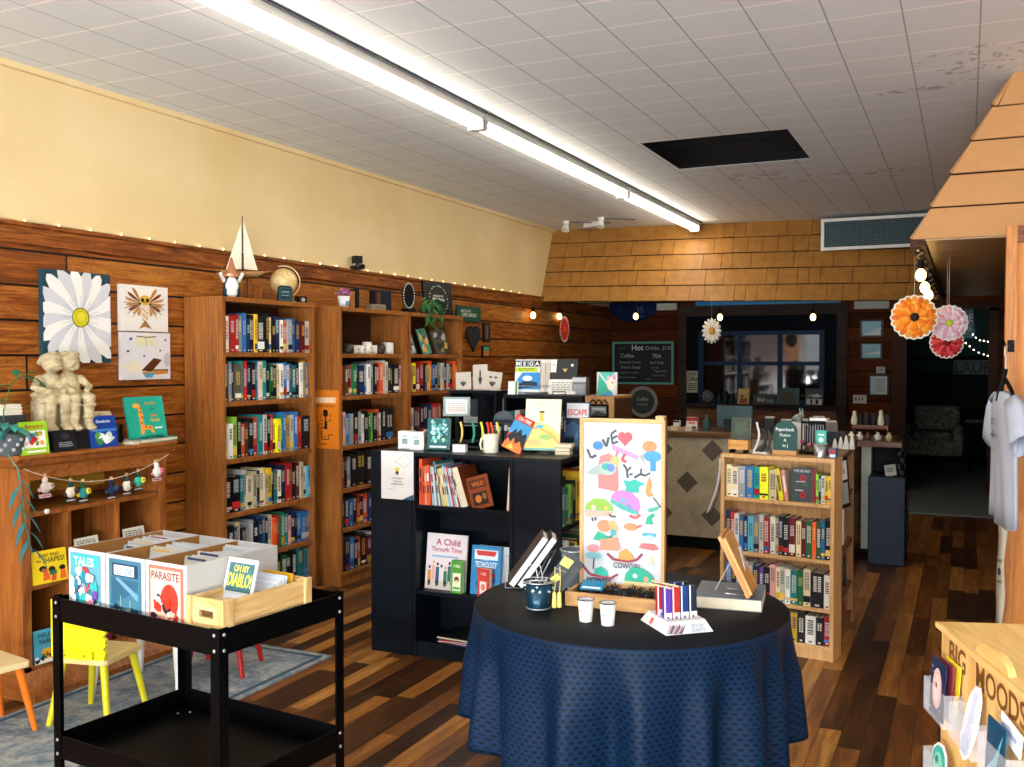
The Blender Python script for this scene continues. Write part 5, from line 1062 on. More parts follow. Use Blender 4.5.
slat('dark bookmark with two yellow shapes sticking out of the bucket', -1.205, 2.80, .04, .165, '#232628', [('p', [(.1, .72), (.9, .74), (.95, .92), (.1, .9)], '#e0cf5a'), ('p', [(.1, .38), (.6, .36), (.85, .5), (.4, .56)], '#d9c75a'), ('l', [(.1, .2), (.9, .3)], .002, '#8a8f94'), ('l', [(.1, .62), (.9, .66)], .002, '#8a8f94')], 33, 15)
slat('second dark bookmark behind the yellow patterned one', -1.185, 2.815, .038, .15, '#15171a', [], 38, 15)
for k, (x, y) in enumerate(((-1.163, 2.80), (-1.150, 2.81))):
    q = MB().tube([(0, 0, .13), (.003, -.003, .08), (0, -.004, .05)], .0015, pl('#d9c46a', .8), 6); q.lathe([(.002, 0), (.006, -.004), (.008, -.045), (.007, -.05), (0, -.05)], pl('#e0cc72', .85), (0, -.004, .052), 10)
    tag(q.build('tassel', None, (x, y, zT+.003), 0), ('pale yellow tassel hanging nearest the bucket', 'pale yellow tassel hanging nearer the art board')[k], 'tassel', 'bookmark tassels')
q = MB().tube([(0, 0, 0), (-.01, 0, .05), (-.03, 0, .065), (-.045, 0, .055)], .0018, SILV, 6).tube([(.02, .0, 0), (.0, .01, .06), (-.012, .01, .08)], .0014, SILV, 6)
tag(q.build('wire_hooks', None, (-1.23, 2.83, zT+.06)), 'curled silver wires rising from the bucket', 'wire')
P2 = thing('metal_pail', 'silver rimmed glass pail behind the bucket', 'bucket', (-1.215, 3.10, zT), 0)
gp = NT('smoked_glass'); gp.b.inputs['Base Color'].default_value = (.3, .4, .45, 1); gp.b.inputs['Transmission Weight'].default_value = .6; gp.b.inputs['Roughness'].default_value = .08
MB().lathe([(.036, 0), (.048, .13), (.045, .13), (.033, .006), (0, .006)], gp.m, n=28).build('pail', P2)
for r, z in ((.0375, .003), (.049, .13)): MB().tube([(r*math.cos(2*PI*k/28), r*math.sin(2*PI*k/28), z) for k in range(29)], .0025, SILV, 6).build('rim', P2)
q = MB()
for k in range(5): a = k*1.3; MB().rod((.01*math.cos(a), .01*math.sin(a), .008), (.03*math.cos(a), .03*math.sin(a), .12), .004, .004, pl(['#2a2c30', '#c9ccd0', '#3a5a6a', '#14161a', '#8a9094'][k], .4)).build('pen', P2)
pass
for k, (x, y, l) in enumerate(((-1.026, 2.712, 'white paper cup, the one nearer the bucket'), (-.952, 2.700, 'white paper cup, the one nearer the pen display'))):
    cu = thing('paper_cup', l, 'cup', (x, y, zT), 0, 'little paper cups with dark contents')
    MB().lathe([(.019, 0), (.0245, .066), (.0225, .066), (.0175, .004), (0, .004)], pl('#dcdbd8', .5), n=24).build('cup', cu)
    MB().lathe([(.0222, .058), (0, .059)], pl('#15120f', .3), n=24).build('contents', cu)
    q = MB().tube([(.0245*math.cos(2*PI*j/24), .0245*math.sin(2*PI*j/24), .066) for j in range(25)], .0014, pl('#1a1715', .4), 6); q.build('rim', cu)
    q = MB().ball((.004, .0, .062), (.008, .008, .005), pl('#c9c6c2', .3), 8, 4); q.build('charm', cu)
    q = MB()
    for j in range(3): aa = R(-120+20*j); rr_ = .0222; q.add([(rr_*math.cos(aa-.12)*1.012, rr_*math.sin(aa-.12)*1.012, .03), (rr_*math.cos(aa+.12)*1.012, rr_*math.sin(aa+.12)*1.012, .03), (rr_*math.cos(aa+.12)*1.02, rr_*math.sin(aa+.12)*1.02, .036), (rr_*math.cos(aa-.12)*1.02, rr_*math.sin(aa-.12)*1.02, .036)], [(0, 1, 2, 3)], pl('#9aa0a6', .5))
    q.build('lettering', cu)
# art board in its wooden box base
LWX = wood('#cf9f66', '#a87842', 0, .45); LWZ = wood('#cf9f66', '#a87842', 2, .45); DKW = wood('#5d3c24', '#3c2614', 2, .5)
AB = thing('art_board', 'tall framed board of colourful cartoon drawings in a wooden tray', 'display board', (-1.0, 2.86, zT), 2)
q = MB().box(-.152, .152, -.0, .014, 0, .045, LWX).box(-.152, .152, .206, .22, 0, .045, LWX).box(-.152, -.138, .014, .206, 0, .045, LWX).box(.138, .152, .014, .206, 0, .045, DKW).box(-.138, .138, .014, .206, .0, .032, DKW); bevel(q.build('tray', AB), .002)
bwid, bz0, bz1 = .142, .045, .592
q = MB().box(-bwid, bwid, .115, .135, bz0, bz0+.012, LWX).box(-bwid, bwid, .115, .135, bz1-.013, bz1, LWX); q.box(-bwid, -bwid+.011, .115, .135, bz0+.012, bz1-.013, LWZ).box(bwid-.011, bwid, .115, .135, bz0+.012, bz1-.013, LWZ).box(-bwid, bwid, .1351, .15, bz0, bz1, DKW); q.box(bwid-.03, bwid-.004, .115, .15, bz1, bz1+.012, LWX); q.build('frame', AB)
# drawings, all generic
G = '#4a5056'
def C3(x0, y0, s): return lambda u, v: (x0+u*s, y0+v*s*.5)
aw_, ah_ = bwid*2-.022, bz1-bz0-.025
A = [('r', 0, 0, 1, 1, '#e4e8ec'), ('l', [(.05, .83), (.1, .775), (.17, .795)], .006, G), ('e', .19, .855, .07, .028, '#3f8ad0'), ('l', [(.25, .895), (.3, .85), (.33, .91)], .006, G), ('l', [(.36, .93), (.38, .87), (.45, .885)], .005, G), ('l', [(.37, .90), (.44, .92)], .005, G), ('l', [(.36, .93), (.43, .955)], .005, G)]
A += [('e', .5, .915, .055, .03, '#e0606a'), ('e', .58, .915, .055, .03, '#e0606a'), ('p', [(.45, .905), (.63, .905), (.54, .855)], '#e0606a'), ('p', [(.36, .87), (.72, .80), (.7, .775), (.38, .83)], '#e6a0cf'), ('p', [(.72, .80), (.86, .84), (.78, .79), (.8, .74)], '#b0b4b6'), ('l', [(.45, .83), (.42, .78)], .006, '#d98a8a'), ('l', [(.54, .81), (.5, .77), (.56, .76)], .006, '#d94a4a')]
A += [('e', .85, .86, .09, .035, '#f0955a'), ('e', .89, .80, .11, .035, '#48a8d8'), ('r', .86, .71, .93, .79, '#3a9ad0')]
A += [('p', [(.19, .72), (.22, .79), (.33, .81), (.45, .78), (.46, .6), (.44, .57), (.2, .59)], '#eb8b86'), ('e', .41, .76, .06, .035, '#f0c47a'), ('p', [(.03, .68), (.2, .74), (.3, .68), (.15, .67)], '#a8c0b8'), ('e', .32, .715, .11, .042, '#b8d0c0'), ('e', .3, .725, .06, .022, '#48b8b0'), ('e', .36, .72, .05, .025, '#6a90d8')]
A += [('l', [(.58, .66), (.56, .72), (.52, .745)], .005, G), ('l', [(.56, .70), (.62, .73)], .004, G), ('l', [(.6, .68), (.64, .69)], .004, G), ('l', [(.66, .665), (.74, .69), (.8, .68)], .005, G), ('l', [(.74, .69), (.75, .725)], .004, G), ('l', [(.8, .68), (.86, .70)], .004, G), ('p', [(.52, .65), (.56, .60), (.53, .57), (.72, .575), (.72, .61), (.8, .63), (.66, .655), (.6, .64)], '#2cc0ae')]
A += [('p', [(.36, .53), (.4, .565), (.5, .585), (.62, .575), (.72, .53), (.74, .48), (.72, .455)], '#d48ad8'), ('p', [(.36, .525), (.72, .455), (.7, .435), (.5, .465), (.36, .505)], '#48c0b0'), ('e', .52, .52, .03, .018, '#6ac0e0'), ('e', .6, .485, .03, .018, '#8a9ae0'), ('l', [(.6, .43), (.68, .415), (.74, .44)], .006, '#e06a6a')]
A += [('p', [(.02, .45), (.05, .49), (.15, .525), (.3, .52), (.38, .48), (.4, .45)], '#9ac84c'), ('p', [(.02, .445), (.4, .445), (.36, .42), (.04, .405)], '#f0c0a8'), ('e', .14, .465, .03, .018, '#e6e9c0'), ('e', .3, .465, .025, .018, '#e8cf5a'), ('l', [(.12, .40), (.13, .38)], .004, G), ('l', [(.16, .405), (.17, .385)], .004, G), ('l', [(.34, .43), (.38, .415), (.43, .42)], .004, G)]
A += [('p', [(.83, .65), (.86, .68), (.88, .62), (.86, .58), (.92, .56), (.84, .55), (.8, .58)], '#f0a04a'), ('p', [(.84, .48), (.98, .50), (.96, .475), (.84, .455)], '#48c0a8'), ('l', [(.9, .55), (1, .49)], .003, G), ('p', [(.8, .385), (.83, .43), (.9, .455), (.93, .44), (.88, .42), (.9, .385)], '#22b88a'), ('p', [(.78, .33), (.8, .37), (.92, .37), (.94, .33)], '#e6dcf0'), ('r', .77, .31, .94, .33, '#48b8e0')]
A += [('e', .28, .355, .09, .038, '#f0956a'), ('p', [(.33, .38), (.4, .395), (.46, .35), (.44, .3), (.38, .3)], '#f0c07a'), ('p', [(.13, .265), (.2, .32), (.38, .28), (.4, .31), (.36, .265), (.24, .26)], '#22b890'), ('p', [(.23, .27), (.45, .29), (.49, .22), (.46, .205), (.23, .205)], '#eb9a78'), ('e', .4, .32, .04, .02, '#48b8c8'), ('e', .62, .36, .09, .022, '#f0a06a'), ('l', [(.7, .36), (.76, .375)], .005, '#eb7a6a')]
A += [('p', [(.72, .235), (.76, .265), (.92, .265), (.98, .235), (.9, .225)], '#e87a7a'), ('e', .86, .3, .05, .02, '#cfe6ea'), ('p', [(.84, .14), (.88, .21), (.92, .14)], '#f0dcb0'), ('p', [(.46, .155), (.48, .2), (.56, .225), (.64, .19), (.67, .15)], '#f0a84a'), ('l', [(.32, .185), (.4, .15), (.6, .145), (.7, .16), (.77, .2)], .005, '#a8324a'), ('t', .58, .10, .035, 'COWGIRL', .36, '#4a4a50')]
A += [('e', .14, .21, .08, .025, '#eb9aa0'), ('e', .14, .165, .11, .022, '#8fd0d8'), ('l', [(.15, .15), (.14, .08)], .003, G), ('p', [(.15, .04), (.16, .08), (.24, .1), (.32, .075), (.34, .035)], '#22b8a0'), ('l', [(.01, .09), (.1, .045), (.36, .03), (.46, .06)], .005, '#a8324a'), ('t', .22, .0, .03, 'HOWDY', .4, '#3a4a7a'), ('p', [(.54, .02), (.56, .07), (.64, .115), (.78, .11), (.9, .07), (.93, .02)], '#22b896'), ('r', .54, .0, .93, .025, '#f0dca0'), ('e', .68, .06, .03, .015, '#e6eef0'), ('e', .82, .045, .03, .018, '#f0b07a'), ('r', .82, .95, .93, .955, '#f0c8c8'), ('r', .82, .975, .93, .98, '#f0c8c8')]
def dim(h, k): return '#%02x%02x%02x' % tuple(int(int(h[i:i+2], 16)*k) for i in (1, 3, 5))
A = [(a[0], a[1], a[2]*1.5)+tuple(a[3:]) if a[0] == 'l' else a for a in A]
A = [tuple(a[:-1])+(dim(a[-1], .82),) for a in A]
q = MB(); art(q, aw_, ah_, A, y=.121, x0=-aw_/2, z0=bz0+.012); q.build('drawings', AB)
q = MB(); rnd = random.Random(21)
for k in range(230):
    x, y = rnd.uniform(-.13, .13), rnd.uniform(.018, .108); z = .034+rnd.uniform(0, .022); a = rnd.uniform(0, PI)
    L = rnd.uniform(.006, .016); q.rod((x, y, z), (x+L*math.cos(a), min(y+L*math.sin(a), .112), z+rnd.uniform(-.002, .01)), .0022, .0012, pl(rnd.choice(['#0d0f12', '#14171c', '#0d0f12', '#1c2a33', '#2a6f8a', '#b9a84a'] if k % 6 == 0 else ['#0b0c0e', '#14171c', '#1a1d22']), .35), 5)
o = q.build('enamel_pins', AB); o['kind'] = 'stuff'
cover('sticker_card', 'blue and white sticker card lying in the board tray', 'card', .075, .05, .003, '#2a7fa8', [('r', .1, .1, .9, .3, '#dfe6ea')], (-1.075, 2.885, zT+.052), 5, 68, pages=False)
# pen display
DD = thing('pen_display', 'white angular tray holding boxed purple, red and blue pens', 'display', (-.765, 2.775, zT), 42)
WHT = pl('#dcd8d6', .4)
def slope(pts, h, ins): # hollow trapezoid tray
    q = MB(); n = len(pts); cx = sum(p[0] for p in pts)/n; cy = sum(p[1] for p in pts)/n
    top = [(cx+(p[0]-cx)*ins, cy+(p[1]-cy)*ins) for p in pts]
    vs = [(p[0], p[1], 0) for p in pts]+[(p[0], p[1], h) for p in top]+[(cx+(p[0]-cx)*(ins-.04), cy+(p[1]-cy)*(ins-.04), h) for p in top]+[(cx+(p[0]-cx)*(ins-.04), cy+(p[1]-cy)*(ins-.04), .004) for p in top]
    fs = [tuple(range(n))[::-1]]+[tuple(range(3*n, 4*n))]
    for k in range(3):
        for i in range(n): j = (i+1) % n; fs.append((k*n+i, k*n+j, (k+1)*n+j, (k+1)*n+i))
    q.add(vs, fs, WHT); return q
slope([(-.075, -.085), (.075, -.085), (.075, .09), (-.075, .09)], .032, .78).build('tray', DD)
q = MB(); art(q, .15, .03, [('p', [(.02+.05*k, .1), (.3, .02), (.34, .02), (.12+.07*k, .98)], '#6a5560' if k % 2 else '#b09aa0') for k in range(6)] + [('t', .7, .52, .34, 'BOOK', .36, '#8fa0a8'), ('t', .7, .1, .34, 'DARTS', .4, '#8fa0a8')], y=0, x0=-.075)
o = q.build('front_print', DD); o.location = (0, -.0858, .001); o.rotation_euler = (R(-30), 0, 0)
q = MB(); art(q, .17, .03, [('r', .3, .2, .40, .85, '#d9604a')], y=0, x0=-.085)
o = q.build('side_mark', DD); o.location = (-.0758, .0, .001); o.rotation_euler = (R(-30), 0, R(-90))
cols = [('#5a3aa0', 'purple'), ('#5a3aa0', 'purple'), ('#b32a22', 'red'), ('#b32a22', 'red'), ('#1c3a78', 'blue'), ('#1c3a78', 'blue'), ('#1d2c38', 'slate')]
k = 0
for r_ in range(2):
    for c_ in range(4):
        hx, nm = cols[min((c_+r_*3) % 7, 6)] if r_ else [('#5a3aa0', 'purple'), ('#b32a22', 'red'), ('#1c3a78', 'blue'), ('#1d2c38', 'slate')][c_]
        o = cover('pen_box', '%s boxed pen, %s of the %s row in the white tray' % (nm, ORD[c_], ('front', 'rear')[r_]), 'boxed pen', .024, .118, .014, hx, [('r', 0, 0, 1, .36, '#e9e4e4'), ('e', .5, .24, .15, .04, '#6a4a8a'), ('r', 0, .36, .2, 1, '#d9d6e6'), ('r', .8, .4, .88, .97, '#ffffff' if c_ == 9 else hx)], tuple(DD.matrix_basis @ Vector((-.04+.027*c_, -.028+.045*r_, .0045))), 42, 3, 'boxed pens in the white tray', pages=False)
for zz, yy in ((.094, -.04), (.094, .002)):
    pass
q = MB().rod((-.075, -.0, .09), (.02, -.052, .093), .003, .003, pl('#d9b890', .5)).rod((-.08, -.012, .084), (.0, -.058, .087), .003, .003, pl('#e0c49a', .5))
tag(q.build('wooden_sticks', None, tuple(DD.matrix_basis @ Vector((0, -.0, .036)))), 'two thin wooden sticks laid across the boxed pens', 'sticks')
# big grey book with wooden plaque on wire easel
flat_stack(1, -.685, 3.13, zT, 6, ['#6f7880'], .21, .22, .038, 'large thick grey book lying flat at the table right side', None)
EZ = thing('wire_easel', 'silver wire easel standing on the large grey book', 'easel', (-.63, 3.10, zT+.0395), 97)
q = MB()
for s in (-.035, .035): q.tube([(s, -.02, .02), (s, -.025, .002), (s, .06, .002)], .0022, SILV, 6); q.tube([(s, -.02, .005), (s*.3, .02, .15)], .0022, SILV, 6)
q.tube([(0, .02, .15), (0, .095, .003)], .0022, SILV, 6); q.build('wire_frame', EZ)
q = MB(); q.box(-.085, .085, 0, .012, 0, .205, wood('#c98a4a', '#9a6430', 2)); o = q.build('wooden_plaque', None)
o.matrix_basis = Matrix.Translation((-.605, 3.09, zT+.05)) @ Matrix.Rotation(R(96), 4, 'Z') @ Matrix.Rotation(R(-26), 4, 'X'); tag(o, 'light wooden plaque seen edge-on leaning on the wire easel', 'plaque')
MB().box(-.08, .08, -.009, 0, .004, .195, wood('#d9a05c', '#b5783a', 2)).build('front_board', o)
# ================================================================== RIGHT SIDE AND THE BACK
MAP = wood('#d9ac74', '#bf8e56', 2, .42); MAPX = wood('#d9ac74', '#bf8e56', 0, .42)
LC = bookcase('maple_bookcase', 'light maple bookcase of paperbacks behind the round table', .60, .155, 1.03, [.80, .515, .265, .075], MAP, (-1.188, 5.173, 0), -8, .02, .075)
gL = 'paperbacks in the light maple bookcase'; wl = 'light maple bookcase'
books(LC, .80, .025, .30, 'ccsbTYc', 'top shelf of the '+wl, gL, hr=(.155, .17), d=.12, y=.012, name='paperback')
o1 = x_ = None
cover('book', 'yellow paperback leaning left of the grey cover, maple bookcase', 'book', .024, .165, .11, '#e8d81c', [('r', .2, .3, .8, .8, '#6a5a1c')], case_pt(LC, .325, .02, .801), -8, 0, roll=-9)
cover('book', 'pink spined paperback leaning against the yellow one, maple bookcase', 'book', .018, .16, .11, '#d9857a', [('r', .2, .3, .8, .8, '#f0dcd0')], case_pt(LC, .352, .02, .801), -8, 0, roll=-8)
cover('book', 'grey book with red roses facing out on the maple bookcase', 'book', .125, .175, .03, '#3a4648', [('r', .88, 0, 1, 1, '#8a2430'), ('t', .45, .87, .07, 'THE SECRET', .7, '#c9ccd0'), ('e', .5, .7, .13, .1, '#a82430'), ('e', .5, .7, .06, .05, '#6a1420'), ('e', .5, .2, .13, .1, '#a82430'), ('e', .5, .2, .06, .05, '#6a1420'), ('e', .62, .5, .1, .04, '#2f6a4a'), ('r', .18, .32, .5, .35, '#c9ccd0'), ('r', .2, .58, .6, .6, '#c9ccd0')], case_pt(LC, .435, .02, .801), -8, 3)
books(LC, .80, .505, .582, 'lnwyy', 'right end of the top shelf, '+wl, gL, hr=(.135, .15), d=.12, y=.012, name='paperback')
books(LC, .515, .025, .582, 'nrwbnaswrwckkmcmgogbk', 'second shelf of the '+wl, gL, hr=(.185, .205), d=.12, y=.012, name='paperback')
books(LC, .265, .025, .582, 'bkkwsnpkicwwtgcKw', 'third shelf of the '+wl, gL, hr=(.165, .2), d=.12, y=.012, name='paperback')
books(LC, .075, .15, .582, 'nkwycykwkr', 'bottom shelf of the '+wl, gL, hr=(.14, .16), d=.12, y=.012, name='paperback')
SC = bookcase('brown_bookcase', 'brown bookcase facing the passage behind the maple one', .66, .27, 1.025, [.78, .50, .25, .07], wood('#9a6a3a', '#6d4422', 2, .45), (-.585, 5.30, 0), 90, .025, .06)
gS = 'books in the brown bookcase facing the passage'
books(SC, .78, .04, .60, 'kwsbnwktrnwk', 'top shelf of the brown passage bookcase', gS, hr=(.16, .2), base=.04)
books(SC, .50, .04, .60, 'bnbtkbwnrkb', 'second shelf of the brown passage bookcase', gS, hr=(.17, .2), base=.04)
books(SC, .25, .04, .60, 'nwrkbmwnkrb', 'third shelf of the brown passage bookcase', gS, hr=(.15, .19), base=.04)
books(SC, .07, .04, .60, 'mrkbnwkbmrs', 'bottom shelf of the brown passage bookcase', gS, hr=(.12, .15), base=.04)
cover('framed_picture', 'black framed slanting card hung on the passage bookcase edge', 'picture', .09, .27, .012, '#14171a', [('r', .12, .55, .88, .92, '#c9ccd0'), ('t', .5, .68, .1, '15', .5, '#2a2c30'), ('r', .14, .08, .86, .5, '#8a8f92')], (-.565, 5.33, .755), 60, 0, pages=False, roll=-8)
q = MB(); q.tube([(0, 0, .30), (0, -.0, .12), (-.03, 0, .03), (-.08, 0, -.02)], .0016, pl('#e6e6ea', .5), 6)
vs = []; 
for k in range(8): f = k/7; vs += [(-.075*f**2, -.03, .30-.30*f), (-.075*f**2, .05, .30-.30*f)]
m = MB(); m.add(vs, [(2*k, 2*k+1, 2*k+3, 2*k+2) for k in range(7)], pl('#e9e9ee', .5), True); o = m.build('curling_poster', None, (-1.192, 5.21, .70), -8); s_ = o.modifiers.new('th', 'SOLIDIFY'); s_.thickness = .0015
tag(o, 'white sheet curling off the left side of the maple bookcase', 'poster')
# --- on top of the maple and brown cases
zL = 1.0305
q = MB().box(-.055, .055, 0, .05, .02, .07, wood('#d9a45c', '#b9803c', 0)).box(-.04, -.034, -.02, .06, 0, .02, BLKG).box(.034, .04, -.02, .06, 0, .02, BLKG).box(-.055, .055, .05, .06, .02, .09, BLKG)
tag(q.build('book_easel', None, (-1.105, 5.215, zL), -8), 'small black footed easel with a light wooden front', 'stand')
cover('book', 'dark green patterned book on the footed easel', 'book', .105, .12, .02, '#3c4a40', [('l', [(.2, .3), (.4, .7), (.5, .4), (.7, .75), (.85, .4)], .003, '#7f9078'), ('e', .5, .5, .3, .3, '#4a5a4a')], (-1.098, 5.238, zL+.071), -8, 6)
LS = thing('lanyard_stand', 'acrylic stand with a looped white strap on the maple bookcase', 'stand', (-.99, 5.25, zL), -8)
MB().box(-.04, .04, -.02, .03, 0, .008, pl('#dcdcd8', .3)).build('base', LS)
q = MB(); pts = [(-.04+.03*math.sin(a*.8), 0, .01+.045*a) if a < 3 else (-.04+.03*math.sin(a*.8)+.018*(a-3), 0, .145+.02*math.sin((a-3)*2)) for a in [k*.3 for k in range(15)]]
q.tube(pts, .006, pl('#e6e6e2', .5), 6); q.build('white_strap', LS)
q = MB().tube([(.01, .0, .13), (.03, 0, .10), (.02, 0, .04), (0, 0, .01)], .008, pl('#2a2c30', .5), 6).tube([(.04, 0, .13), (.05, 0, .09), (.045, 0, .02)], .007, pl('#3a3c34', .5), 6); q.build('dark_straps', LS)
q = MB(); n = 16; w2 = .062; pts = [(-w2, 0), (w2, 0), (w2, .10)]+[(w2*math.cos(PI*k/n), .10+.055*math.sin(PI*k/n)) for k in range(1, n)]+[(-w2, .10)]
q.prism(pts, 0, .01, pl('#1f4f4c', .45), 'y'); art(q, 2*w2, .155, [('t', .5, .66, .11, 'Paperback', .9, '#e6ece8'), ('t', .5, .47, .1, 'Fiction', .6, '#e6ece8'), ('t', .5, .30, .1, 'A', .2, '#e6ece8'), ('t', .5, .12, .1, 'to J', .4, '#e6ece8')], x0=-w2)
GSN = thing('genre_sign', 'dark green arched sign reading Paperback Fiction on a wood block', 'sign', (-.862, 5.215, zL), -8)
o = q.build('board', GSN); o.location = (0, .012, .024)
MB().box(-.063, .063, 0, .035, 0, .024, LWX).build('base', GSN)
KR = thing('keychain_rack', 'black rack of dangling keyrings beside the green sign', 'rack', (-.735, 5.36, zL), -8)
q = MB().box(-.07, .07, -.03, .03, 0, .01, BLKG).box(-.065, -.058, -.004, .004, .01, .17, BLKG).box(.058, .065, -.004, .004, .01, .17, BLKG).box(-.065, .065, -.004, .004, .16, .17, BLKG).box(-.05, .05, -.003, .003, .05, .15, pl('#17181c', .5)); q.build('frame', KR)
q = MB(); rnd = random.Random(6)
for k in range(9): q.ball((-.055+.0135*k, -.016, .05+rnd.uniform(-.02, .02)), rnd.uniform(.009, .013), pl(['#c2476a', '#2a2c30', '#3a3f48', '#d9607a', '#1c1d22', '#5a5f66', '#c2476a', '#2a2c30', '#b0b4b8'][k], .4), 8, 5); q.tube([(-.055+.0135*k, -.006, .155), (-.055+.0135*k, -.014, .06)], .0012, pl('#b9bcc0', .3, .7), 5)
q.build('keyrings', KR)
q = MB().box(-.09, -.0, -.03, .03, .171, .185, pl('#e6e6e2', .4)); tag(q.build('white_tray', None, (-.665, 5.39, zL+.004), -8), 'small white tray lying across the black keyring rack', 'tray')
RB = thing('rabbit_figurine', 'grey rabbit figurine crouching on a white box behind the sign', 'figurine', (-.855, 5.62, zL+.15), 60)
RB.scale = (.75, .75, .75)
blob('body', [((0, 0, .03), (.05, .03, .03)), ((.04, 0, .045), (.026, .022, .024)), ((-.045, 0, .03), (.014, .014, .014)), ((.04, -.01, .06), (.03, -.014, .1), .008, .005), ((.04, .01, .06), (.035, .014, .1), .008, .005), ((.03, -.01, .008), (.018, .01, .008))], pl('#8f9690', .6), RB, .004)
tag(MB().rbox(-.04, .04, -.04, .04, 0, .149, pl('#d9d6ce', .5), .005).build('white_box', None, (-.855, 5.62, zL), 0), 'white box under the grey rabbit figurine', 'box')
TN = thing('tin_bucket', 'small silver tin bucket holding a turquoise card', 'bucket', (-.675, 5.175, zL), 0)
MB().lathe([(.03, 0), (.038, .07), (.035, .07), (.028, .005), (0, .005)], pl('#b9bcbe', .25, .85), n=24).build('pail', TN)
q = MB()
for r, z in ((.031, .003), (.039, .07), (.036, .05)): MB().tube([(r*math.cos(2*PI*k/24), r*math.sin(2*PI*k/24), z) for k in range(25)], .002, SILV, 6).build('rim', TN)
cover('card', 'turquoise card with a white drawing in the tin bucket', 'card', .052, .13, .003, '#48b8a4', [('e', .5, .62, .25, .1, '#dff0ea'), ('r', .2, .8, .8, .86, '#dff0ea')], (-.675, 5.18, zL+.008), -8, 6, pages=False)
cover('ink_jar', 'small blue and red labelled tub at the corner of the maple bookcase', 'jar', .035, .05, .035, '#2f6a9a', [('r', .1, .5, .9, .9, '#b03a3a'), ('r', .1, .1, .9, .4, '#d9dfe4')], (-.612, 5.15, zL), -8, 0, pages=False)
cover('card_reader', 'black square card reader screen on the brown bookcase', 'screen', .10, .085, .02, '#0d0f12', [('r', .05, .05, .95, .95, '#15181c')], (-.68, 5.86, zL+.0), 6, 10, pages=False)
q = MB(); 
for k in range(4): q.lathe([(.018, 0), (.006, .05+.01*k), (0, .06+.01*k)], pl('#d9d6cc', .6), (.03*k, .012*(k % 2), 0), 10)
tag(q.build('paper_cones', None, (-.665, 5.70, zL)), 'pointed white paper cones clustered on the brown bookcase', 'paper ornament')

# --- service counter
def dtile():
    t = NT('diagonal_tiles'); co = t.coords(); sp = t.add('ShaderNodeSeparateXYZ'); t.l.new(co, sp.inputs[0])
    s = .205
    xs = t.math('SUBTRACT', sp.outputs[0], -1.98); zs = t.math('SUBTRACT', sp.outputs[2], .80)
    a = t.math('DIVIDE', t.math('ADD', xs, zs), s); b = t.math('DIVIDE', t.math('SUBTRACT', xs, zs), s)
    a = t.math('ADD', a, .3); b = t.math('ADD', b, .3)
    fa = t.math('FRACT', t.math('ADD', a, 20)); fb = t.math('FRACT', t.math('ADD', b, 20))
    g = t.math('MAXIMUM', t.math('LESS_THAN', fa, .035), t.math('LESS_THAN', fb, .035))
    p = .41; u = t.math('DIVIDE', xs, p); v = t.math('DIVIDE', zs, p*1.27)
    # darker accent diamonds on a wide lattice
    def near(ox, oz):
        dx = t.math('ABSOLUTE', t.math('SUBTRACT', t.math('FRACT', t.math('ADD', t.math('ADD', u, ox), 20.5)), .5)); dz = t.math('ABSOLUTE', t.math('SUBTRACT', t.math('FRACT', t.math('ADD', t.math('ADD', v, oz), 20.5)), .5))
        return t.math('LESS_THAN', t.math('ADD', t.math('MULTIPLY', dx, p), t.math('MULTIPLY', dz, p*1.27)), .088)
    n = t.noise(co, 9, 4, .6); c = t.ramp(n, [(.3, '#a89c80'), (.7, '#c2b798')])
    c = t.mix(t.math('MULTIPLY', g, .5), c, hexc('#8a7f68'))
    k = t.math('MAXIMUM', near(0, 0), near(.5, .5)); c = t.mix(k, c, hexc('#62564a'))
    t.l.new(c, t.b.inputs['Base Color']); t.b.inputs['Roughness'].default_value = .4; t.bump(t.math('SUBTRACT', 0, g), .4, .003); return t.m
SC_ = thing('service_counter', 'service counter with a diagonal tiled front and wooden top', 'counter', (-1.9, 7.95, 0))
o = MB().box(-1.25, 1.12, -.27, .30, .1, .905, dtile()).build('tiled_body', SC_)
MB().box(-1.22, 1.1, -.24, .3, 0, .1, BLKG).build('toe_kick', SC_)
bevel(MB().box(-1.3, 1.16, -.31, .34, .905, .95, wood('#7a5636', '#4d331f', 0, .25)).build('worktop', SC_), .004)
B2 = thing('side_counter', 'narrow wooden counter end with a pale tiled leg', 'counter', (-.66, 7.98, 0))
bevel(MB().box(-.075, .24, -.33, .33, .88, .92, wood('#7a5636', '#4d331f', 0, .3)).build('worktop', B2), .003)
MB().box(-.07, .0, -.02, .3, .06, .879, pl('#c9c9b8', .4)).build('tiled_leg', B2)
for k in range(4): MB().box(-.071, .001, -.0212, -.02, .22+.17*k, .223+.17*k, pl('#8a8a7c', .5)).build('grout_line', B2) if k < 3 else None
MB().box(.0, .22, .1, .3, .0, .879, BLKG).build('dark_panel', B2)
NV = thing('dark_cabinet', 'low dark blue cabinet standing beside the passage', 'cabinet', (-.655, 7.66, 0))
bevel(MB().box(0, .26, 0, .28, 0, .66, pl('#16283a', .45)).build('body', NV), .01, 3)
q = MB(); rnd = random.Random(8)
for k in range(14): q.ball((.272, .05+.01*(k % 3), .15+.03*k), (.012, .012, .018), pl('#2a2622', .5), 6, 4)
o = q.build('trim_fringe', NV); o['kind'] = 'stuff'
cover('small_card', 'small pale card standing on the low dark blue cabinet', 'card', .08, .09, .003, '#b9bcb4', stripes(2, .2, .8, .3, .7, '#5a5a52'), (-.50, 7.75, .662), 0, 30, pages=False, roll=-10)
q = MB(); 
for k in range(7): q.lathe([(.03-.002*k, 0), (.034-.002*k, .02), (.026, .04)], pl('#17181a', .4), (.01*(-1)**k, 0, .045*k), 12)
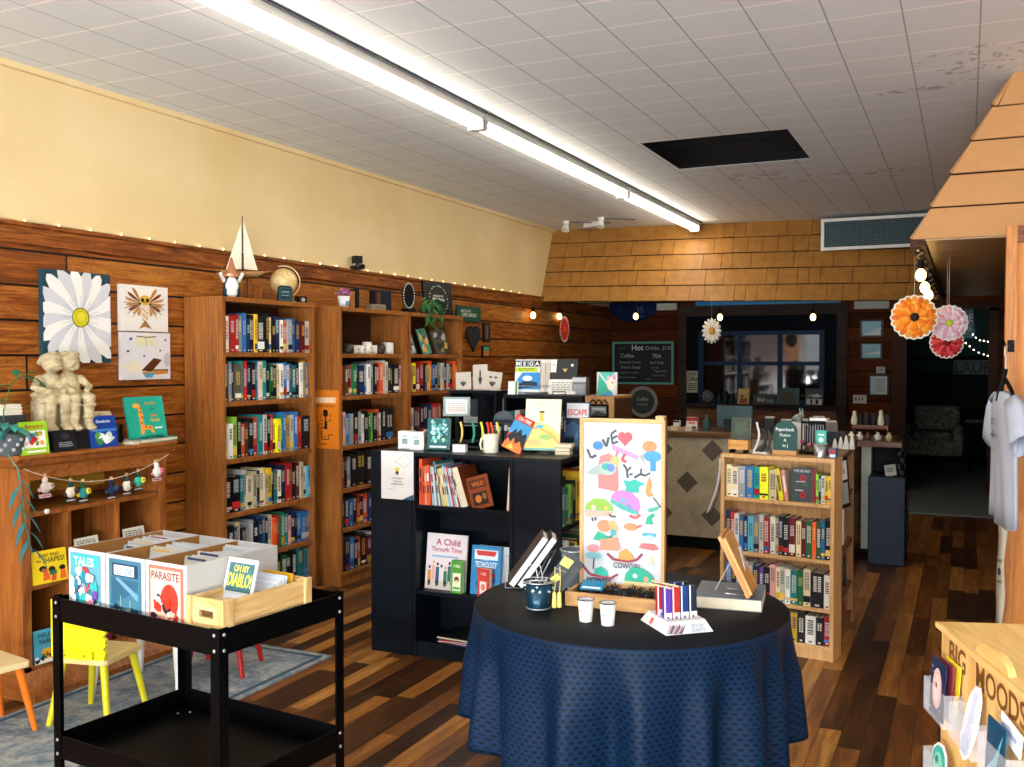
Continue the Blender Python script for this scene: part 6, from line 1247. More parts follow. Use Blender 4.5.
tag(q.build('stacked_ornament', None, (-.44, 7.82, .6605)), 'tall dark stacked ornament at the cabinet corner', 'ornament')
# on the counter
zc = .9505
MO = thing('computer_monitor', 'teal grey back of a computer monitor on the counter', 'monitor', (-1.71, 7.93, zc), 2)
bevel(MB().box(-.145, .145, 0, .03, .02, .20, pl('#3c5a60', .35)).build('screen_back', MO), .006)
q = MB().prism([(.014*math.cos(2*PI*k/20), .135+.014*math.sin(2*PI*k/20)) for k in range(20)], -.002, 0, pl('#1c2a30', .4), 'y'); art(q, .02, .02, [('t', .5, .2, .6, 'hp', .8, '#7fa0a8')], y=-.003, x0=-.01, z0=.125); q.build('round_logo', MO)
MB().box(-.08, .08, -.05, .0, 0, .09, pl('#0d1216', .4)).build('stand', MO)
cover('sweet_box', 'red and white printed box on the counter', 'box', .09, .105, .05, '#e6dcd4', [('r', 0, .72, 1, 1, '#b02a2a'), ('r', .2, .5, .8, .64, '#d05a4a'), ('r', .1, .1, .9, .3, '#7a3a2a')], (-2.03, 7.80, zc), 5, 0, pages=False)
cover('white_jar', 'white jar with a dark lid on the counter by the art board', 'jar', .05, .075, .05, '#dfe0dc', [('r', 0, .8, 1, 1, '#2a2c30')], (-2.16, 7.80, zc), 0, 0, pages=False)
q = MB()
for k in range(4): q.box(-.12+.06*k, -.065+.06*k, 0, .05, 0, .025+.01*(k % 2), pl(['#c9b48a', '#d9c8a4', '#b89a6a', '#e0d6c0'][k], .5))
tag(q.build('wooden_tray', None, (-2.12, 7.70, zc), 3), 'pale wooden segmented tray at the counter front', 'tray')
for k, (x, h_, c_, l) in enumerate(((-2.31, .10, '#2f5a54', 'dark green bottle at the counter near the art board'), (-1.93, .12, '#3a5a5a', 'grey teal bottle beside the monitor'))):
    q = MB().lathe([(.03, 0), (.034, .01), (.032, h_*.6), (.012, h_*.8), (.012, h_), (0, h_)], pl(c_, .2), n=16); tag(q.build('bottle', None, (x, 7.9, zc)), l, 'bottle')
for k, (x, y, w_, h_, c_) in enumerate(((-1.42, 7.9, .09, .11, '#2a2c30'), (-1.30, 7.95, .10, .09, '#5a4a3c'), (-1.18, 7.9, .12, .10, '#8a877e'), (-1.05, 7.95, .1, .12, '#2a2f34'), (-.95, 7.9, .09, .09, '#8f8a80'))):
    q = MB().rbox(-w_/2, w_/2, -.04, .04, 0, h_, pl(c_, .5), .01).box(-w_/2+.01, w_/2-.01, -.03, .03, h_, h_+.012, pl('#d9d6cc', .5))
    tag(q.build('counter_box', None, (x, y, zc), 5*k), ('black lidded box', 'brown lidded box', 'pale grey lidded box', 'tallest dark lidded box', 'cream lidded box at the right end')[k]+' on the counter behind the maple bookcase', 'box')
# on the side counter
zb = .9205
KS = thing('wooden_rack', 'small dark wooden rack of bottles on the side counter', 'rack', (-.67, 8.0, zb))
q = MB().box(-.13, .13, -.02, .08, .07, .10, wood('#7a4a22', '#4a2a12', 0)).box(-.13, -.115, -.02, .08, 0, .07, M_DARKTRIM).box(.115, .13, -.02, .08, 0, .07, M_DARKTRIM).box(-.13, .13, .065, .08, .10, .18, pl('#1a120c', .5)); q.build('shelf', KS)
for k, (x, h_, c_, l) in enumerate(((-.79, .11, '#d9ccaa', 'cream slab shaped ornament left on the wooden rack'), (-.745, .09, '#17181a', 'black round ornament on the wooden rack'), (-.70, .10, '#2a2420', 'dark brown bottle on the wooden rack'), (-.65, .09, '#1c1c20', 'black bottle right of the brown one on the rack'), (-.595, .12, '#d6cfb8', 'cream angel shaped ornament right on the wooden rack'))):
    q = MB().lathe([(.022, 0), (.028, .02), (.02, h_*.5), (.014, h_*.75), (.016, h_*.9), (0, h_)], pl(c_, .5), n=12); tag(q.build('ornament', None, (x, 8.01, zb+.1005)), l, 'ornament')
for k, (x, l) in enumerate(((-.80, 'white figurine left under the wooden rack'), (-.74, 'white lidded pot second under the wooden rack'), (-.68, 'brown pot in the middle under the wooden rack'), (-.61, 'white square pot under the right of the rack'), (-.53, 'cream shell ornament at the far right of the side counter'))):
    c_ = ['#dcd8cc', '#e6e4dc', '#5a3a28', '#e0e0dc', '#c9b890'][k]
    q = MB().lathe([(.018, 0), (.024, .015), (.024, .035), (.01, .045), (.012, .055), (0, .06)], pl(c_, .5), n=12); tag(q.build('pot', None, (x+.01, 7.80, zb)), l, 'pot')
# --- back wall pieces
yw = Y1-.003
def on_back(name, label, cat, x0, x1, z0, z1, bg, shapes, T=.02, y=None, edge=None, tilt=0):
    return cover(name, label, cat, x1-x0, z1-z0, T, bg, shapes, ((x0+x1)/2, (yw if y is None else y)-T, z0), 0, tilt, None, back=edge or bg, pages=False)
ch = [('r', 0, 0, 1, 1, '#5fb09c'), ('r', .035, .045, .965, .955, '#0b1216'), ('l', [(.1, .84), (.24, .88)], .004, '#6a7a80'), ('l', [(.1, .81), (.22, .84)], .004, '#7a4a6a'), ('t', .42, .80, .13, 'Hot', .2, '#dfe3e2'), ('t', .66, .81, .09, 'Drinks', .26, '#9aa4a8'), ('t', .89, .81, .08, '$1.75', .13, '#9aa4a8'),
      ('t', .25, .63, .09, 'Coffee', .28, '#aab2b4'), ('t', .73, .62, .09, 'TEA', .18, '#b9c0c0'), ('t', .29, .49, .06, 'Caramel Cream', .42, '#8f989c'), ('t', .74, .48, .06, 'Earl Grey', .28, '#8f989c'), ('t', .31, .37, .065, 'French Roast', .46, '#9aa4a8'), ('t', .7, .37, .05, 'Green', .18, '#6f7a80'),
      ('t', .8, .29, .05, 'Peppermint', .28, '#7a8488'), ('t', .28, .25, .05, 'Hazelnut Vanilla', .44, '#7a8488'), ('t', .76, .19, .05, 'Chamomile', .3, '#7a6a80'), ('t', .25, .14, .05, 'Hot Chocolate', .4, '#7a8488'), ('t', .6, .10, .04, 'Chai', .1, '#6f7a80')]
on_back('chalkboard', 'mint framed chalkboard listing hot drinks on the back wall', 'chalkboard', -4.17, -3.355, 1.205, 1.75, '#5fb09c', ch)
q = MB(); q.lathe([(.20, 0), (.20, .015), (.175, .022), (.17, .012), (0, .012)], pl('#a8a294', .5), n=36); o = q.build('round_sign', None, (-3.76, 11.99, .98)); o.rotation_euler = (R(90), 0, 0)
tag(o, 'round grey sign with a pale rim leaning by the chalkboard', 'sign')
q = MB(); art(q, .3, .3, [('e', .5, .5, .52, .52, '#39423e'), ('t', .5, .55, .14, 'Coffee', .6, '#b9c0b8'), ('t', .5, .35, .1, '& books', .5, '#a0a89e')], y=0, x0=-.15, z0=-.15); o2 = q.build('sign_face', o); o2.rotation_euler = (R(-90), 0, 0); o2.location = (0, 0, .014)
on_back('coffee_sign', 'small cream and black coffee sign left of the window', 'sign', -3.17, -3.03, 1.11, 1.38, '#b9bfa0', [('t', .5, .55, .2, 'Coffee', .95, '#1c1f1c')] + stripes(4, .1, .9, .1, .45, '#3a3f38') + stripes(2, .1, .9, .78, .95, '#3a3f38'), .01, 11.925)
for (x0, x1, z0, z1, l, s_, bg) in ((-1.13, -.875, 1.785, 1.985, 'upper framed blue certificate on the back wall', [('p', [(.1, .1), (.9, .6), (.9, .9), (.1, .9)], '#9fd0dc'), ('p', [(.1, .1), (.9, .1), (.9, .6)], '#dfe8ea')], '#0f0d0c'), (-1.12, -.885, 1.53, 1.715, 'lower framed blue certificate on the back wall', [('r', .08, .08, .92, .92, '#8fc6d0'), ('p', [(.08, .3), (.92, .5), (.92, .3)], '#dfe8ea')], '#0f0d0c'), (-1.025, -.81, 1.10, 1.35, 'framed white notice lowest on the back wall boards', [('r', .08, .08, .92, .92, '#c9d3d2')] + stripes(6, .2, .8, .2, .8, '#7f8a8c') + [('r', .08, .08, .35, .92, '#a8ccd0')], '#0f0d0c')):
    on_back('framed_certificate', l, 'picture', x0, x1, z0, z1, bg, s_)
on_back('thermostat', 'small pale thermostat above the framed white notice', 'thermostat', -.945, -.85, 1.365, 1.44, '#a8b0a8', [('r', .25, .3, .75, .7, '#7f8a84')], .03)
on_back('light_switch', 'cream switch plate with three dark toggles', 'switch', -1.20, -1.05, 1.01, 1.11, '#d6d2c4', [('r', .15+.25*k, .35, .25+.25*k, .65, '#2a2622') for k in range(3)], .01)
on_back('blue_board', 'long bright blue board above the window frame', 'board', -3.06, -1.345, 2.19, 2.29, '#1f8ac0', [], .03, 11.95)
on_back('white_board_strip', 'short white strip above the chalkboard', 'strip', -3.56, -3.30, 2.145, 2.23, '#c9c8bc', [], .03, 11.95)
on_back('white_vent_strip', 'short pale strip above the framed certificates', 'strip', -1.19, -.81, 2.11, 2.2, '#b9b8a8', [], .03, 11.95)
BN = thing('navy_banner', 'navy blue cloth banner with faint script hung under the bulkhead', 'banner', (-3.88, 11.93, 1.98))
q = MB(); vs = []; n = 24
for k in range(n+1):
    f = k/n; x = -.33+.66*f; y = .015*math.sin(f*22); vs += [(x, y, .27), (x, y, .02+.14*(2*f-1)**2)]
q.add(vs, [(2*k, 2*k+1, 2*k+3, 2*k+2) for k in range(n)], pl('#10204a', .8), True); o = q.build('cloth', BN); s_ = o.modifiers.new('th', 'SOLIDIFY'); s_.thickness = .003
q = MB(); art(q, .3, .2, [('t', .5, .5, .4, '35', .4, '#3f5a80'), ('t', .5, .2, .2, 'years', .5, '#3f5a80')], y=-.02, x0=-.05, z0=.04); q.build('script', BN)
# window ledge pieces
zl = .981; yl = 11.90
q = MB(); q.prism([(.085*math.cos(2*PI*k/28), .087+.085*math.sin(2*PI*k/28)) for k in range(28)], 0, .012, pl('#1a1c1c', .5), 'y')
art(q, .17, .17, [('e', .5+.32*math.cos(2*PI*k/10), .5+.32*math.sin(2*PI*k/10), .09, .09, '#6f7a74') for k in range(10)] + [('e', .5, .5, .18, .18, '#8a948e'), ('e', .5, .5, .08, .08, '#1a1c1c')], x0=-.085, z0=.002); tag(q.build('mandala_disc', None, (-2.90, yl, zl)), 'round black disc with a grey flower pattern on the window ledge', 'ornament')
cover('card', 'yellow card with dark figures on the window ledge', 'card', .14, .19, .01, '#d9b45a', [('r', .1, .6, .9, .92, '#e6d08a'), ('p', [(.15, .05), (.3, .5), (.5, .3), (.8, .45), (.85, .05)], '#7a3a1c'), ('e', .4, .5, .1, .08, '#2a1a12')], (-2.46, yl, zl), 0, 6, pages=False)
cover('lettered_sign', 'small dark sign with pale lettering on the window ledge', 'sign', .26, .12, .01, '#13252a', [('t', .35, .3, .45, 'the', .4, '#b9d0d0'), ('r', .6, .2, .95, .5, '#4f8a90')], (-2.21, yl, zl), 0, 6, pages=False)
cover('teal_frame', 'translucent teal square panel with a dark arch', 'panel', .26, .2, .008, '#2c5656', [('p', [(.1, 0), (.1, .35), (.35, .75), (.6, .75), (.85, .35), (.85, 0)], '#3a3a30')], (-1.93, yl, zl), 0, 5, pages=False)
cover('framed_picture', 'black and white picture propped at the right of the ledge', 'picture', .2, .2, .01, '#23282c', [('r', .1, .52, .95, .62, '#8a9498'), ('p', [(.2, .6), (.7, .7), (.9, .5), (.5, .45)], '#b9c4c8'), ('r', .05, .05, .95, .38, '#c9ccd0'), ('r', .3, .08, .4, .35, '#1a1c20'), ('r', .6, .08, .75, .35, '#1a1c20')], (-1.63, yl, zl), 0, 5, pages=False)
for k, (x, h_) in enumerate(((-2.76, .13), (-2.68, .15), (-2.60, .13))):
    q = MB().lathe([(.025, 0), (.028, .01), (.026, h_*.6), (.01, h_*.8), (.01, h_), (0, h_)], pl('#2a3c4c', .15), n=14); tag(q.build('glass_bottle', None, (x, yl, zl)), ('left', 'tall middle', 'right')[k]+' dark glass bottle on the window ledge', 'bottle')
# --- air grille
AG = thing('air_grille', 'wide white framed air grille in the shingled bulkhead', 'vent', (-1.34, 10.18, 2.62))
q = MB().box(0, 1.0, 0, .03, 0, .03, WH).box(0, 1.0, 0, .03, .285, .315, WH).box(0, .03, 0, .03, .03, .285, WH).box(.97, 1.0, 0, .03, .03, .285, WH); q.build('frame', AG)
MB().box(.0, 1.0, .03, .5, -.0, .315, pl('#4a3a26', .7)).build('duct_box', AG)
MB().box(.03, .97, .022, .03, .03, .285, pl('#1f3036', .6)).build('backing', AG)
q = MB(); sl = pl('#5f7a80', .5)
for k in range(46): q.box(.035+.0202*k, .0385+.0202*k, .004, .02, .03, .285, sl)
for k in range(12): q.box(.03, .97, .006, .018, .045+.0202*k, .048+.0202*k, sl)
q.build('louvres', AG)
# --- spot lamps on the ceiling
for k, (x, y, l) in enumerate(((-3.80, 9.45, 'left white emergency lamp head on the ceiling'), (-3.38, 9.35, 'right white emergency lamp head on the ceiling'))):
    T = thing('ceiling_spotlight', l, 'ceiling light', (x, y, ZC)); MB().rod((0, 0, 0), (0, 0, -.03), .03, .03, WH, 16).build('mount', T); MB().rod((0, 0, -.025), (0, -.03, -.10), .02, .045, WH, 16).build('head', T)
q = MB().rbox(-.11, .11, -.035, .035, -.05, 0, WH, .02); tag(q.build('junction_box', None, (-3.58, 9.65, ZC), -20), 'small white oblong box on the ceiling between the lamp heads', 'ceiling fitting')
q = MB().tube([(-3.77, 9.47, ZC-.008), (-3.6, 9.6, ZC-.01), (-3.41, 9.72, ZC-.008)], .006, pl('#5a5f62', .5), 6).tube([(-3.35, 9.37, ZC-.008), (-3.1, 9.6, ZC-.008)], .006, pl('#5a5f62', .5), 6); tag(q.build('ceiling_cable'), 'thin grey cables across the ceiling by the lamp heads', 'cable')
# --- hanging bulbs and paper flowers
def bulb(label, x, y, z, zt, st=22):
    T = thing('pendant_bulb', label, 'light bulb', (x, y, z), 0, None)
    MB().ball((0, 0, 0), (.028, .028, .036), emit('#ffcf7a', st), 14, 8).build('bulb', T); MB().rod((0, 0, .035), (0, 0, .085), .017, .015, BLKG).build('socket', T); MB().rod((0, 0, .085), (0, 0, zt-z), .003, .003, BLKG, 6).build('wire', T)
for k, (x, z, l) in enumerate(((-3.94, 1.985, 'leftmost glowing bulb under the back bulkhead'), (-3.09, 1.97, 'glowing bulb above the hot drinks chalkboard'), (-2.22, 1.945, 'glowing bulb beside the white paper daisy'), (-1.33, 1.93, 'glowing bulb over the right of the window'))): bulb(l, x*1.06, 10.18, 1.54+(z-1.54)*1.06, 2.15, 8)
q = MB().tube([(X0+.01, 10.18, 2.155)]+[(x, 10.18, 2.155-.008*(k % 2)) for k, x in enumerate((-4.1, -3.7, -3.27, -2.8, -2.35, -1.9, -1.41, -.8, -.3))], .004, BLKG, 6); tag(q.build('bulb_cable'), 'black cable carrying the bulbs below the back bulkhead', 'cable')
for k, (y, z, l) in enumerate(((5.85, 2.0, 'nearest glowing bulb under the right soffit edge'), (6.45, 1.97, 'second glowing bulb behind the orange paper flower'), (7.05, 1.96, 'third glowing bulb behind the pink paper flower'))): bulb(l, -.235, y, z, 2.122, 12)
q = MB().tube([(-.24+.02*math.sin(k*2.1), 5.6+.16*k, 2.112+.006*math.sin(k*1.7)) for k in range(30)], .006, pl('#b9aa90', .5), 6); tag(q.build('bulb_cable'), 'twisted cable running along the right soffit edge', 'cable')
def paper_flower(label, x, y, z, r, cols, centre, npet, rz=8, ts=1, group=None, sx=1, open_=False):
    T = thing('paper_flower', label, 'paper flower', (x, y, z), rz)
    T.scale = (sx, 1, 1)
    q = MB(); 
    for L in range(1 if open_ else 2):
        rr_ = r*(1-.3*L); n = npet
        for k in range(n):
            a = 2*PI*(k+.5*(L % 2))/n; d = (math.cos(a), math.sin(a)); nn = (-d[1], d[0]); w_ = rr_*PI/n*(.72 if open_ else .9); vs = []
            for f, ww, dy in ((.1, .3, 0), (.4, .8, -.012), (.75, 1, -.014), (.93, .7, -.004), (1, .0, .0)):
                for s in (-1, 0, 1): vs.append((d[0]*rr_*f+nn[0]*w_*ww*s, -.008*L+dy*(1 if s else 1.4), d[1]*rr_*f+nn[1]*w_*ww*s))
            fs_ = []
            for i in range(4):
                for s in (0, 1): b = i*3+s; fs_.append((b, b+1, b+4, b+3))
            q.add(vs, fs_, pl(cols[(k+L) % len(cols)], .7), False)
    o = q.build('petals', T); s_ = o.modifiers.new('th', 'SOLIDIFY'); s_.thickness = .0012
    n = 40; rq = r; r = r*(.55 if open_ else 1); MB().prism([(r*1.04*(1+.03*math.cos(k*PI))*math.cos(2*PI*k/n), r*1.04*(1+.03*math.cos(k*PI))*math.sin(2*PI*k/n)) for k in range(n)], .004, .006, pl('#ece6da', .7), 'y').build('white_edge', T)
    r = rq
    MB().ball((0, -.028, 0), (r*(.3 if open_ else .2), .012, r*(.3 if open_ else .2)), pl(centre, .7), 16, 8).build('centre', T); MB().rod((0, 0, r), (0, 0, 2.15-z), .0012, .0012, pl('#c9c6c0', .5), 5).build('thread', T)
    return T
paper_flower('big orange paper gerbera with a dark centre hanging by the bulbs', -.287, 6.3, 1.785, .128, ['#f08a1c', '#e8741a', '#f4a43c'], '#2a1408', 20)
paper_flower('pink and white paper daisy hanging beside the orange one', -.10, 6.5, 1.755, .105, ['#ecc0cc', '#f0dce2', '#e6a8ba'], '#b9cc2c', 20)
paper_flower('red paper gerbera hanging lowest behind the pink one', -.115, 6.75, 1.64, .098, ['#d0323a', '#e05a5a', '#b8242e'], '#8a1420', 20)
paper_flower('white paper daisy with an orange centre before the back window', -2.29, 9.55, 1.81, .13, ['#f0eadc', '#e2dac8'], '#d9902c', 16, 20, sx=.75, open_=True)
paper_flower('red paper flower turned nearly edge-on by the dark corner', -3.84, 9.5, 1.845, .13, ['#c93a22', '#b02c1c'], '#e0682c', 18, 25, sx=.36)
# fairy lights along the ledge of the boards
FL = thing('fairy_lights', 'string of tiny warm lights lying along the wall ledge', 'string lights', (X0+.02, 3.0, 2.208))
MB().tube([(.003*math.sin(k*1.3), .2*k, .003) for k in range(32)], .0015, pl('#d9cfa8', .5), 5).build('wire', FL)
b0 = MB().ball((0, 0, 0), .0045, emit('#ffd890', 18), 6, 4).build('tiny_bulb', FL, (0, .1, .006))
for k in range(1, 31):
    c_ = b0.copy(); C.objects.link(c_); c_.parent = FL; c_.location = (.003*math.sin(k*1.7), .1+.2*k, .006)
bulb('bare warm bulb against the boards at the back of the left wall', -4.14, 9.36, 1.99, 2.15, 12)
# --- far room
AC = thing('armchair', 'pale floral upholstered armchair in the dark far room', 'armchair', (-.42, 15.9, 0), -6)
FAB = NT('floral_fabric'); n_ = FAB.noise(FAB.coords(), 9, 4, .6, 1); FAB.l.new(FAB.ramp(n_, [(.42, '#a8b4a0'), (.5, '#6a7a68'), (.58, '#b4bca8')]), FAB.b.inputs['Base Color']); FAB.b.inputs['Roughness'].default_value = .9; FAB = FAB.m
def soft(o, w_=.04): bevel(o, w_, 4); return o
soft(MB().box(-.30, .30, -.35, .22, .10, .34, FAB).build('base', AC), .02); soft(MB().box(-.27, .27, -.37, .18, .34, .46, FAB).build('seat_cushion', AC)); soft(MB().box(-.32, .32, .16, .36, .2, .82, FAB).build('backrest', AC))
for s in (-1, 1): soft(MB().box(min(s*.28, s*.42), max(s*.28, s*.42), -.36, .3, .1, .56, FAB).build('arm', AC))
for sx in (-1, 1):
    for sy in (-.3, .26): MB().rod((sx*.3, sy, .1), (sx*.3, sy, 0), .025, .018, BLKG, 10).build('leg', AC)
DT = thing('side_table', 'dark table with crossed legs beside the armchair', 'table', (.33, 14.6, 0))
MB().box(-.33, .3, -.35, .35, .68, .72, wood('#4a3524', '#2c1e14', 0)).build('tabletop', DT)
for sx in (-.28, .25):
    for sy in (-.3, .3): MB().rod((sx, sy, .68), (sx, sy, 0), .02, .02, BLKG, 8).build('leg', DT)
cover('letter_board', 'dark letters spelling LAUR on the far room shelf', 'sign', .55, .22, .03, '#4a6668', [('t', .5, .1, .8, 'LAUR', .95, '#0c1214')], (.10, 16.4, 1.29), 0, 0, pages=False)
SH = thing('shelf_unit', 'long black shelf unit against the far room wall', 'shelf', (-.3, 16.45, 0))
MB().box(-.62, .8, 0, .35, 1.22, 1.28, BLKG).build('top', SH); MB().box(-.62, .8, .3, .35, 0, 1.22, BLKG).build('back', SH)
for x in (-.62, 0, .76): MB().box(x, x+.04, 0, .3, 0, 1.22, BLKG).build('upright', SH)
for z in (.4, .8): MB().box(-.58, .76, 0, .3, z-.03, z, BLKG).build('shelf_board', SH)
struct(MB().box(-1.6, 1.6, 17.1, 17.2, 1.50, 1.58, BLKG).build('trim_7'))
cover('hanging_sign', 'dark teal tilted board reading ARE in the doorway', 'sign', .17, .32, .015, '#14505c', [('t', .5, .58, .26, 'ARE', .86, '#b9d0d0'), ('t', .5, .25, .18, 'ARE', .6, '#8fb0b4')], (.0, 11.9, 1.76), 0, 0, pages=False, roll=-4)
q = MB()
for pts in ([(.05, 11.85, 1.80), (.12, 11.85, 1.74), (.22, 11.85, 1.72)], [(-.03, 11.85, 1.72), (.08, 11.85, 1.62), (.22, 11.85, 1.56)]): q.tube(pts, .0015, pl('#8a8a80', .5), 5)
FL2 = thing('fairy_lights', 'two short strands of tiny lights beside the teal sign', 'string lights', (0, 0, 0)); q.build('wire', FL2)
for k, p in enumerate(((.06, 1.80), (.09, 1.765), (.13, 1.735), (.17, 1.73), (.21, 1.72), (-.01, 1.705), (.03, 1.67), (.07, 1.63), (.12, 1.60), (.17, 1.58), (.21, 1.565))):
    MB().ball((0, 0, 0), .007, emit('#fff0d0', 8), 6, 4).build('tiny_bulb', FL2, (p[0], 11.845, p[1]))
tag(MB().box(-.66, .36, 10.35, 15.5, 0, .012, pl('#7a858a', .9)).build('runner_rug'), 'grey runner rug leading into the far room', 'rug')
# --- T-shirt on the post
HK = thing('wall_hook', 'black hook arm on the partition post holding the hanger', 'hook', (.2, 5.455, 1.60)); MB().box(-.015, .015, -.008, .004, -.03, .03, BLKG).build('plate', HK); MB().tube([(0, -.004, 0), (-.02, -.2, .0), (-.04, -.42, .0), (-.045, -.43, .02)], .004, BLKG, 8).build('arm', HK)
HG = thing('clothes_hanger', 'black clothes hanger with a white wire hook', 'hanger', (.165, 5.05, 1.44), -79)
MB().tube([(0, 0, 0), (0, 0, .10), (-.02, 0, .12), (-.02, 0, .15), (0, 0, .162), (.015, 0, .15)], .0035, pl('#e0dfda', .3, .4), 8).build('wire_hook', HG)
MB().tube([(-.19, 0, -.10), (-.1, 0, -.04), (0, 0, 0), (.1, 0, -.04), (.19, 0, -.10)], .010, BLKG, 8).tube([(0, -.03, -.1), (0, -.012, 0), (0, 0, .05)], .012, BLKG, 8).build('shoulders', HG)
TS = thing('t_shirt', 'pale lilac T-shirt hanging from the post on the right', 'shirt', (.165, 5.05, .775), -79)
TS.scale = (.88, .9, .94)
SHM = pl('#bcc2d0', .9, 0, .08); rings = []; vs = []; n = 40
prof = [(0, .245, .035), (.1, .24, .035), (.25, .235, .035), (.4, .235, .04), (.5, .235, .045), (.57, .225, .045), (.61, .19, .04), (.635, .13, .035), (.65, .085, .03)]
for z, a, b in prof:
    for k in range(n):
        t_ = 2*PI*k/n; w_ = .012*math.sin(7*t_+z*6)*(1-z/.65)+.008*math.sin(4*t_)*(1-z/.65); vs.append(((a)*math.cos(t_), (b+w_)*math.sin(t_), z+.0+.012*math.sin(t_*2)*(z < .01)))
q = MB(); q.add(vs, [(j*n+k, j*n+(k+1) % n, (j+1)*n+(k+1) % n, (j+1)*n+k) for j in range(len(prof)-1) for k in range(n)], SHM, True); o = q.build('body', TS); s_ = o.modifiers.new('th', 'SOLIDIFY'); s_.thickness = .002
for s in (-1, 1):
    vs = []; n2 = 20; st = [(.17, .60, .07, .035), (.22, .545, .085, .04), (.27, .46, .09, .04), (.305, .40, .092, .038)]
    for cx_, cz, a, b in st:
        for k in range(n2):
            t_ = 2*PI*k/n2; dx, dz = .75, .66
            vs.append((s*(cx_+a*dx*math.cos(t_)*.9), (b+.006*math.sin(3*t_))*math.sin(t_), cz+a*dz*math.cos(t_)*.9))
    q = MB(); q.add(vs, [(j*n2+k, j*n2+(k+1) % n2, (j+1)*n2+(k+1) % n2, (j+1)*n2+k) for j in range(3) for k in range(n2)], SHM, True); o = q.build('sleeve', TS); s_ = o.modifiers.new('th', 'SOLIDIFY'); s_.thickness = .002
q = MB(); art(q, .22, .2, [('t', .5, .78, .16, 'BUT', .8, '#5a6068'), ('r', .46, .42, .54, .66, '#5a6068'), ('r', .3, .5, .7, .55, '#5a6068'), ('t', .5, .1, .13, 'OO', .5, '#8a929c')], y=-.058, x0=-.11, z0=.33); q.build('print', TS)
q = MB(); vs = []; n = 10
for k in range(n+1): f = k/n; vs += [(-.03+.008*math.sin(f*5), .004*math.sin(f*9), -.56*f), (.03-.01*f+.008*math.sin(f*5), .01*math.sin(f*9+1), -.56*f)]
q.add(vs, [(2*k, 2*k+2, 2*k+3, 2*k+1) for k in range(n)], pl('#d6cdb8', .8), True); o = q.build('canvas_strip', None, (.165, 5.36, .77), -55); s_ = o.modifiers.new('th', 'SOLIDIFY'); s_.thickness = .004
q = MB(); art(q, .05, .16, [('t', .5, .75, .14, 'hoot', .9, '#3a3a3c'), ('e', .5, .45, .25, .12, '#4a4a4e'), ('t', .5, .1, .12, 'owl', .8, '#3a3a3c')], y=-.008, x0=-.025, z0=-.36); q.build('print', o)
tag(o, 'long cream canvas strip hanging below the T-shirt', 'banner')
q = MB().box(-.01, .01, -.01, .0, 0, .02, BLKG).tube([(0, -.01, .01), (-.02, -.06, .01), (-.035, -.1, .0)], .004, BLKG, 6); tag(q.build('wall_hook', None, (.2, 5.458, .77)), 'small black hook holding the cream canvas strip', 'hook')
# --- BIG MOODS sticker display at the right
PW = wood('#e2b872', '#cf9c54', 0, .4); PWZ = wood('#e2b872', '#cf9c54', 2, .4)
BM = thing('sticker_display', 'light wooden BIG MOODS sticker display at the right corner', 'display', (-.036, 1.95, .60), -71.2)
bwd, bdp, bhh = .50, .30, .45
bevel(MB().box(.0, bwd, .0, .012, 0, bhh-.012, PWZ).build('front_board', BM), .001); MB().box(0, bwd, bdp-.012, bdp, 0, bhh-.012, PWZ).build('back_board', BM)
for x in (0, bwd-.012): MB().box(x, x+.012, .012, bdp-.012, 0, bhh-.012, PWZ).build('side_board', BM)
bevel(MB().box(-.012, bwd+.01, -.008, bdp+.008, bhh-.010, bhh, PW).build('top_board', BM), .001)
for yy in (.0, bdp-.012):
    pts = [(.15+.0, 0)]+[(.25-.08*math.cos(PI*k/12), .026*math.sin(PI*k/12)) for k in range(13)]
    MB().prism([(.17, 0)]+[(.24-.07*math.cos(PI*k/12), .026*math.sin(PI*k/12)) for k in range(1, 12)]+[(.31, 0)], yy, yy+.012, PW, 'y').build('arched_crest', BM, (0, 0, bhh))
for w_, u_, mx in (('BIG', .17, .33), ('MOODS', .70, .6)): q = MB(); art(q, .36, .055, [('t', u_, .1, .74, w_, mx, '#7a4a1c')], y=-.0008, x0=.025, z0=bhh-.062); q.build('engraved_word', BM)
ACR = NT('clear_acrylic'); ACR.b.inputs['Alpha'].default_value = .16; ACR.b.inputs['Base Color'].default_value = (.9, .92, .95, 1); ACR.b.inputs['Roughness'].default_value = .08; ACR = ACR.m
stick = [[('book_card', 'navy sticker card with a pink floral oval, upper left pocket', '#17284a', [('e', .5, .5, .32, .36, '#e6b4a8'), ('e', .5, .5, .2, .24, '#f0d0c4'), ('e', .45, .55, .06, .05, '#7a3a3a')] + [('e', .1+.8*((k*37) % 10)/10, .08+.84*((k*53) % 10)/10, .03, .02, '#c9b0c0') for k in range(14)], .075, .10), ('s', 'white lilac skeleton hand sticker, upper middle pocket', '#dfe4f0', [('e', .5, .2, .3, .14, '#b9c0d8'), ('r', .38, .3, .62, .9, '#c9cfe4')], .06, .13), ('s', 'navy bird shaped sticker, upper right pocket', '#14425e', [('p', [(.1, .1), (.5, .4), (.9, .9), (.6, .2)], '#6ab0c0')], .07, .09)],
         [('s', 'teal round leafy sticker, lower left pocket', '#3aa89a', [('e', .5, .5, .3, .3, '#8ad0b8'), ('e', .4, .6, .1, .1, '#1c7a6a')], .08, .08), ('s', 'pale pink and blue oval sticker, lower middle pocket', '#e6d6dc', [('e', .4, .6, .25, .2, '#e8a0a0'), ('e', .6, .35, .25, .2, '#9ac0d8')], .09, .09), ('s', 'black edged white sticker, lower right pocket', '#e9e9ec', [('r', .1, .3, .9, .5, '#3a5a9a')], .06, .07)]]
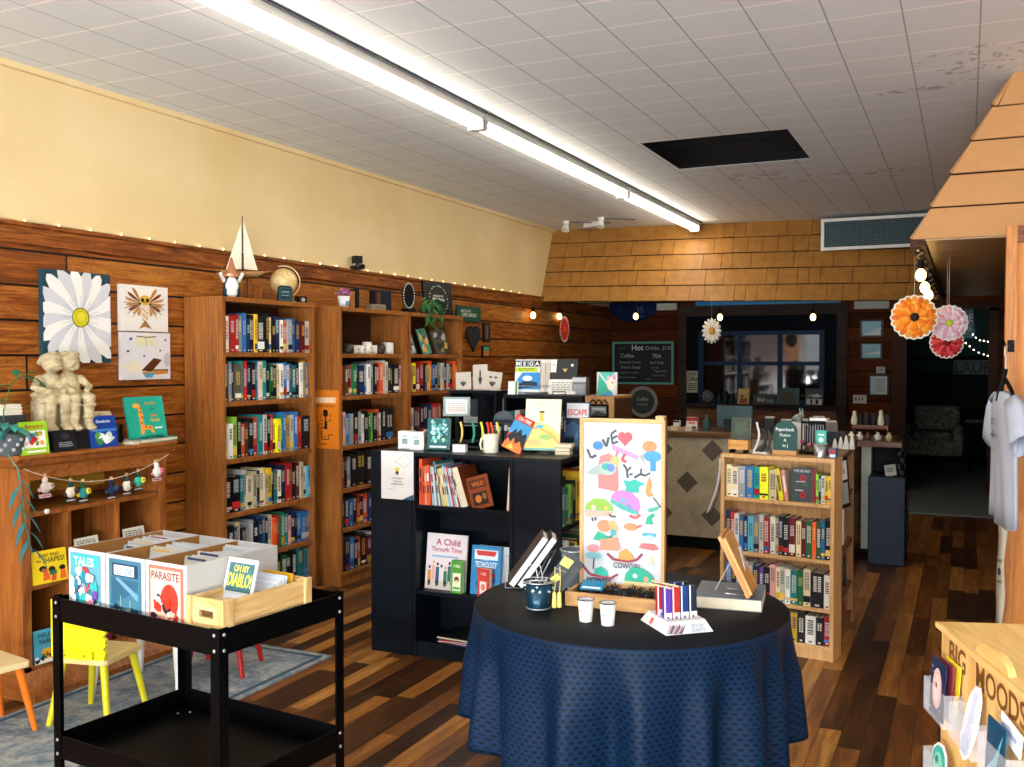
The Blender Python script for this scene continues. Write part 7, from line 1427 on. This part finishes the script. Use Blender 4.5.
for r_ in range(2):
    for c_ in range(3):
        x = .065+.135*c_; z = (.295, .165)[r_]
        P = MB().box(x-.055, x+.055, -.034, -.0325, z, z+.06, ACR).box(x-.055, x+.055, -.0325, -.001, z, z+.0015, ACR).box(x-.055, x-.0535, -.0325, -.001, z+.0015, z+.06, ACR).box(x+.0535, x+.055, -.0325, -.001, z+.0015, z+.06, ACR)
        P.build('clear_pocket', BM)
        nm, lab, bgc, shp, w_, h_ = stick[r_][c_]
        pos = tuple(BM.matrix_basis @ Vector((x-.006, -.028, z+(.003 if c_ != 1 else -.018+.021*r_))))
        if nm == 's' and c_ != 2:
            n = 22; q = MB(); q.prism([(w_/2*math.cos(2*PI*k/n)*(1+.06*math.sin(5*k)), h_/2+h_/2*math.sin(2*PI*k/n)*(1+.04*math.sin(3*k))) for k in range(n)], 0, .002, pl('#f0f0f4', .3), 'y')
            q.prism([(w_*.44*math.cos(2*PI*k/n)*(1+.06*math.sin(5*k)), h_/2+h_*.44*math.sin(2*PI*k/n)*(1+.04*math.sin(3*k))) for k in range(n)], -.0006, 0, pl(bgc, .3), 'y')
            art(q, w_, h_, shp, y=-.0012, x0=-w_/2); o = q.build('sticker'); o.matrix_basis = Matrix.Translation(pos) @ Matrix.Rotation(R(-71.2), 4, 'Z') @ Matrix.Rotation(R(-8), 4, 'X') @ Matrix.Rotation(R(10 if c_ else 0), 4, 'Y'); tag(o, lab, 'sticker')
        else: cover('sticker_card', lab, 'sticker', w_, h_, .002, bgc, shp, pos, -71.2, 3, pages=False)
cover('sticker_card', 'yellow backing card behind the navy floral card', 'sticker', .075, .105, .002, '#e6c22c', [], tuple(BM.matrix_basis @ Vector((.078, -.012, .299))), -71.2, 4, pages=False)
cover('sticker_card', 'wine red card between the navy and yellow cards', 'sticker', .07, .10, .003, '#7a2a3c', [], tuple(BM.matrix_basis @ Vector((.068, -.018, .299))), -71.2, 3, pages=False)
cover('sticker_card', 'white label card high on the display at the picture edge', 'sticker', .08, .035, .002, '#eceef2', [('r', .1, .4, .8, .6, '#9ab0d0')], tuple(BM.matrix_basis @ Vector((.345, -.012, .36))), -71.2, 3, pages=False, roll=8)
PD = thing('plinth_table', 'low white plinth under the BIG MOODS display, out of frame', 'plinth', (-.036, 1.95, 0), -71.2)
MB().box(-.01, bwd+.01, -.06, bdp+.02, .57, .5995, pl('#cfc9bc', .5)).build('tabletop', PD); MB().box(.03, bwd-.03, 0, bdp-.03, 0, .57, pl('#cfc9bc', .5)).build('body', PD)
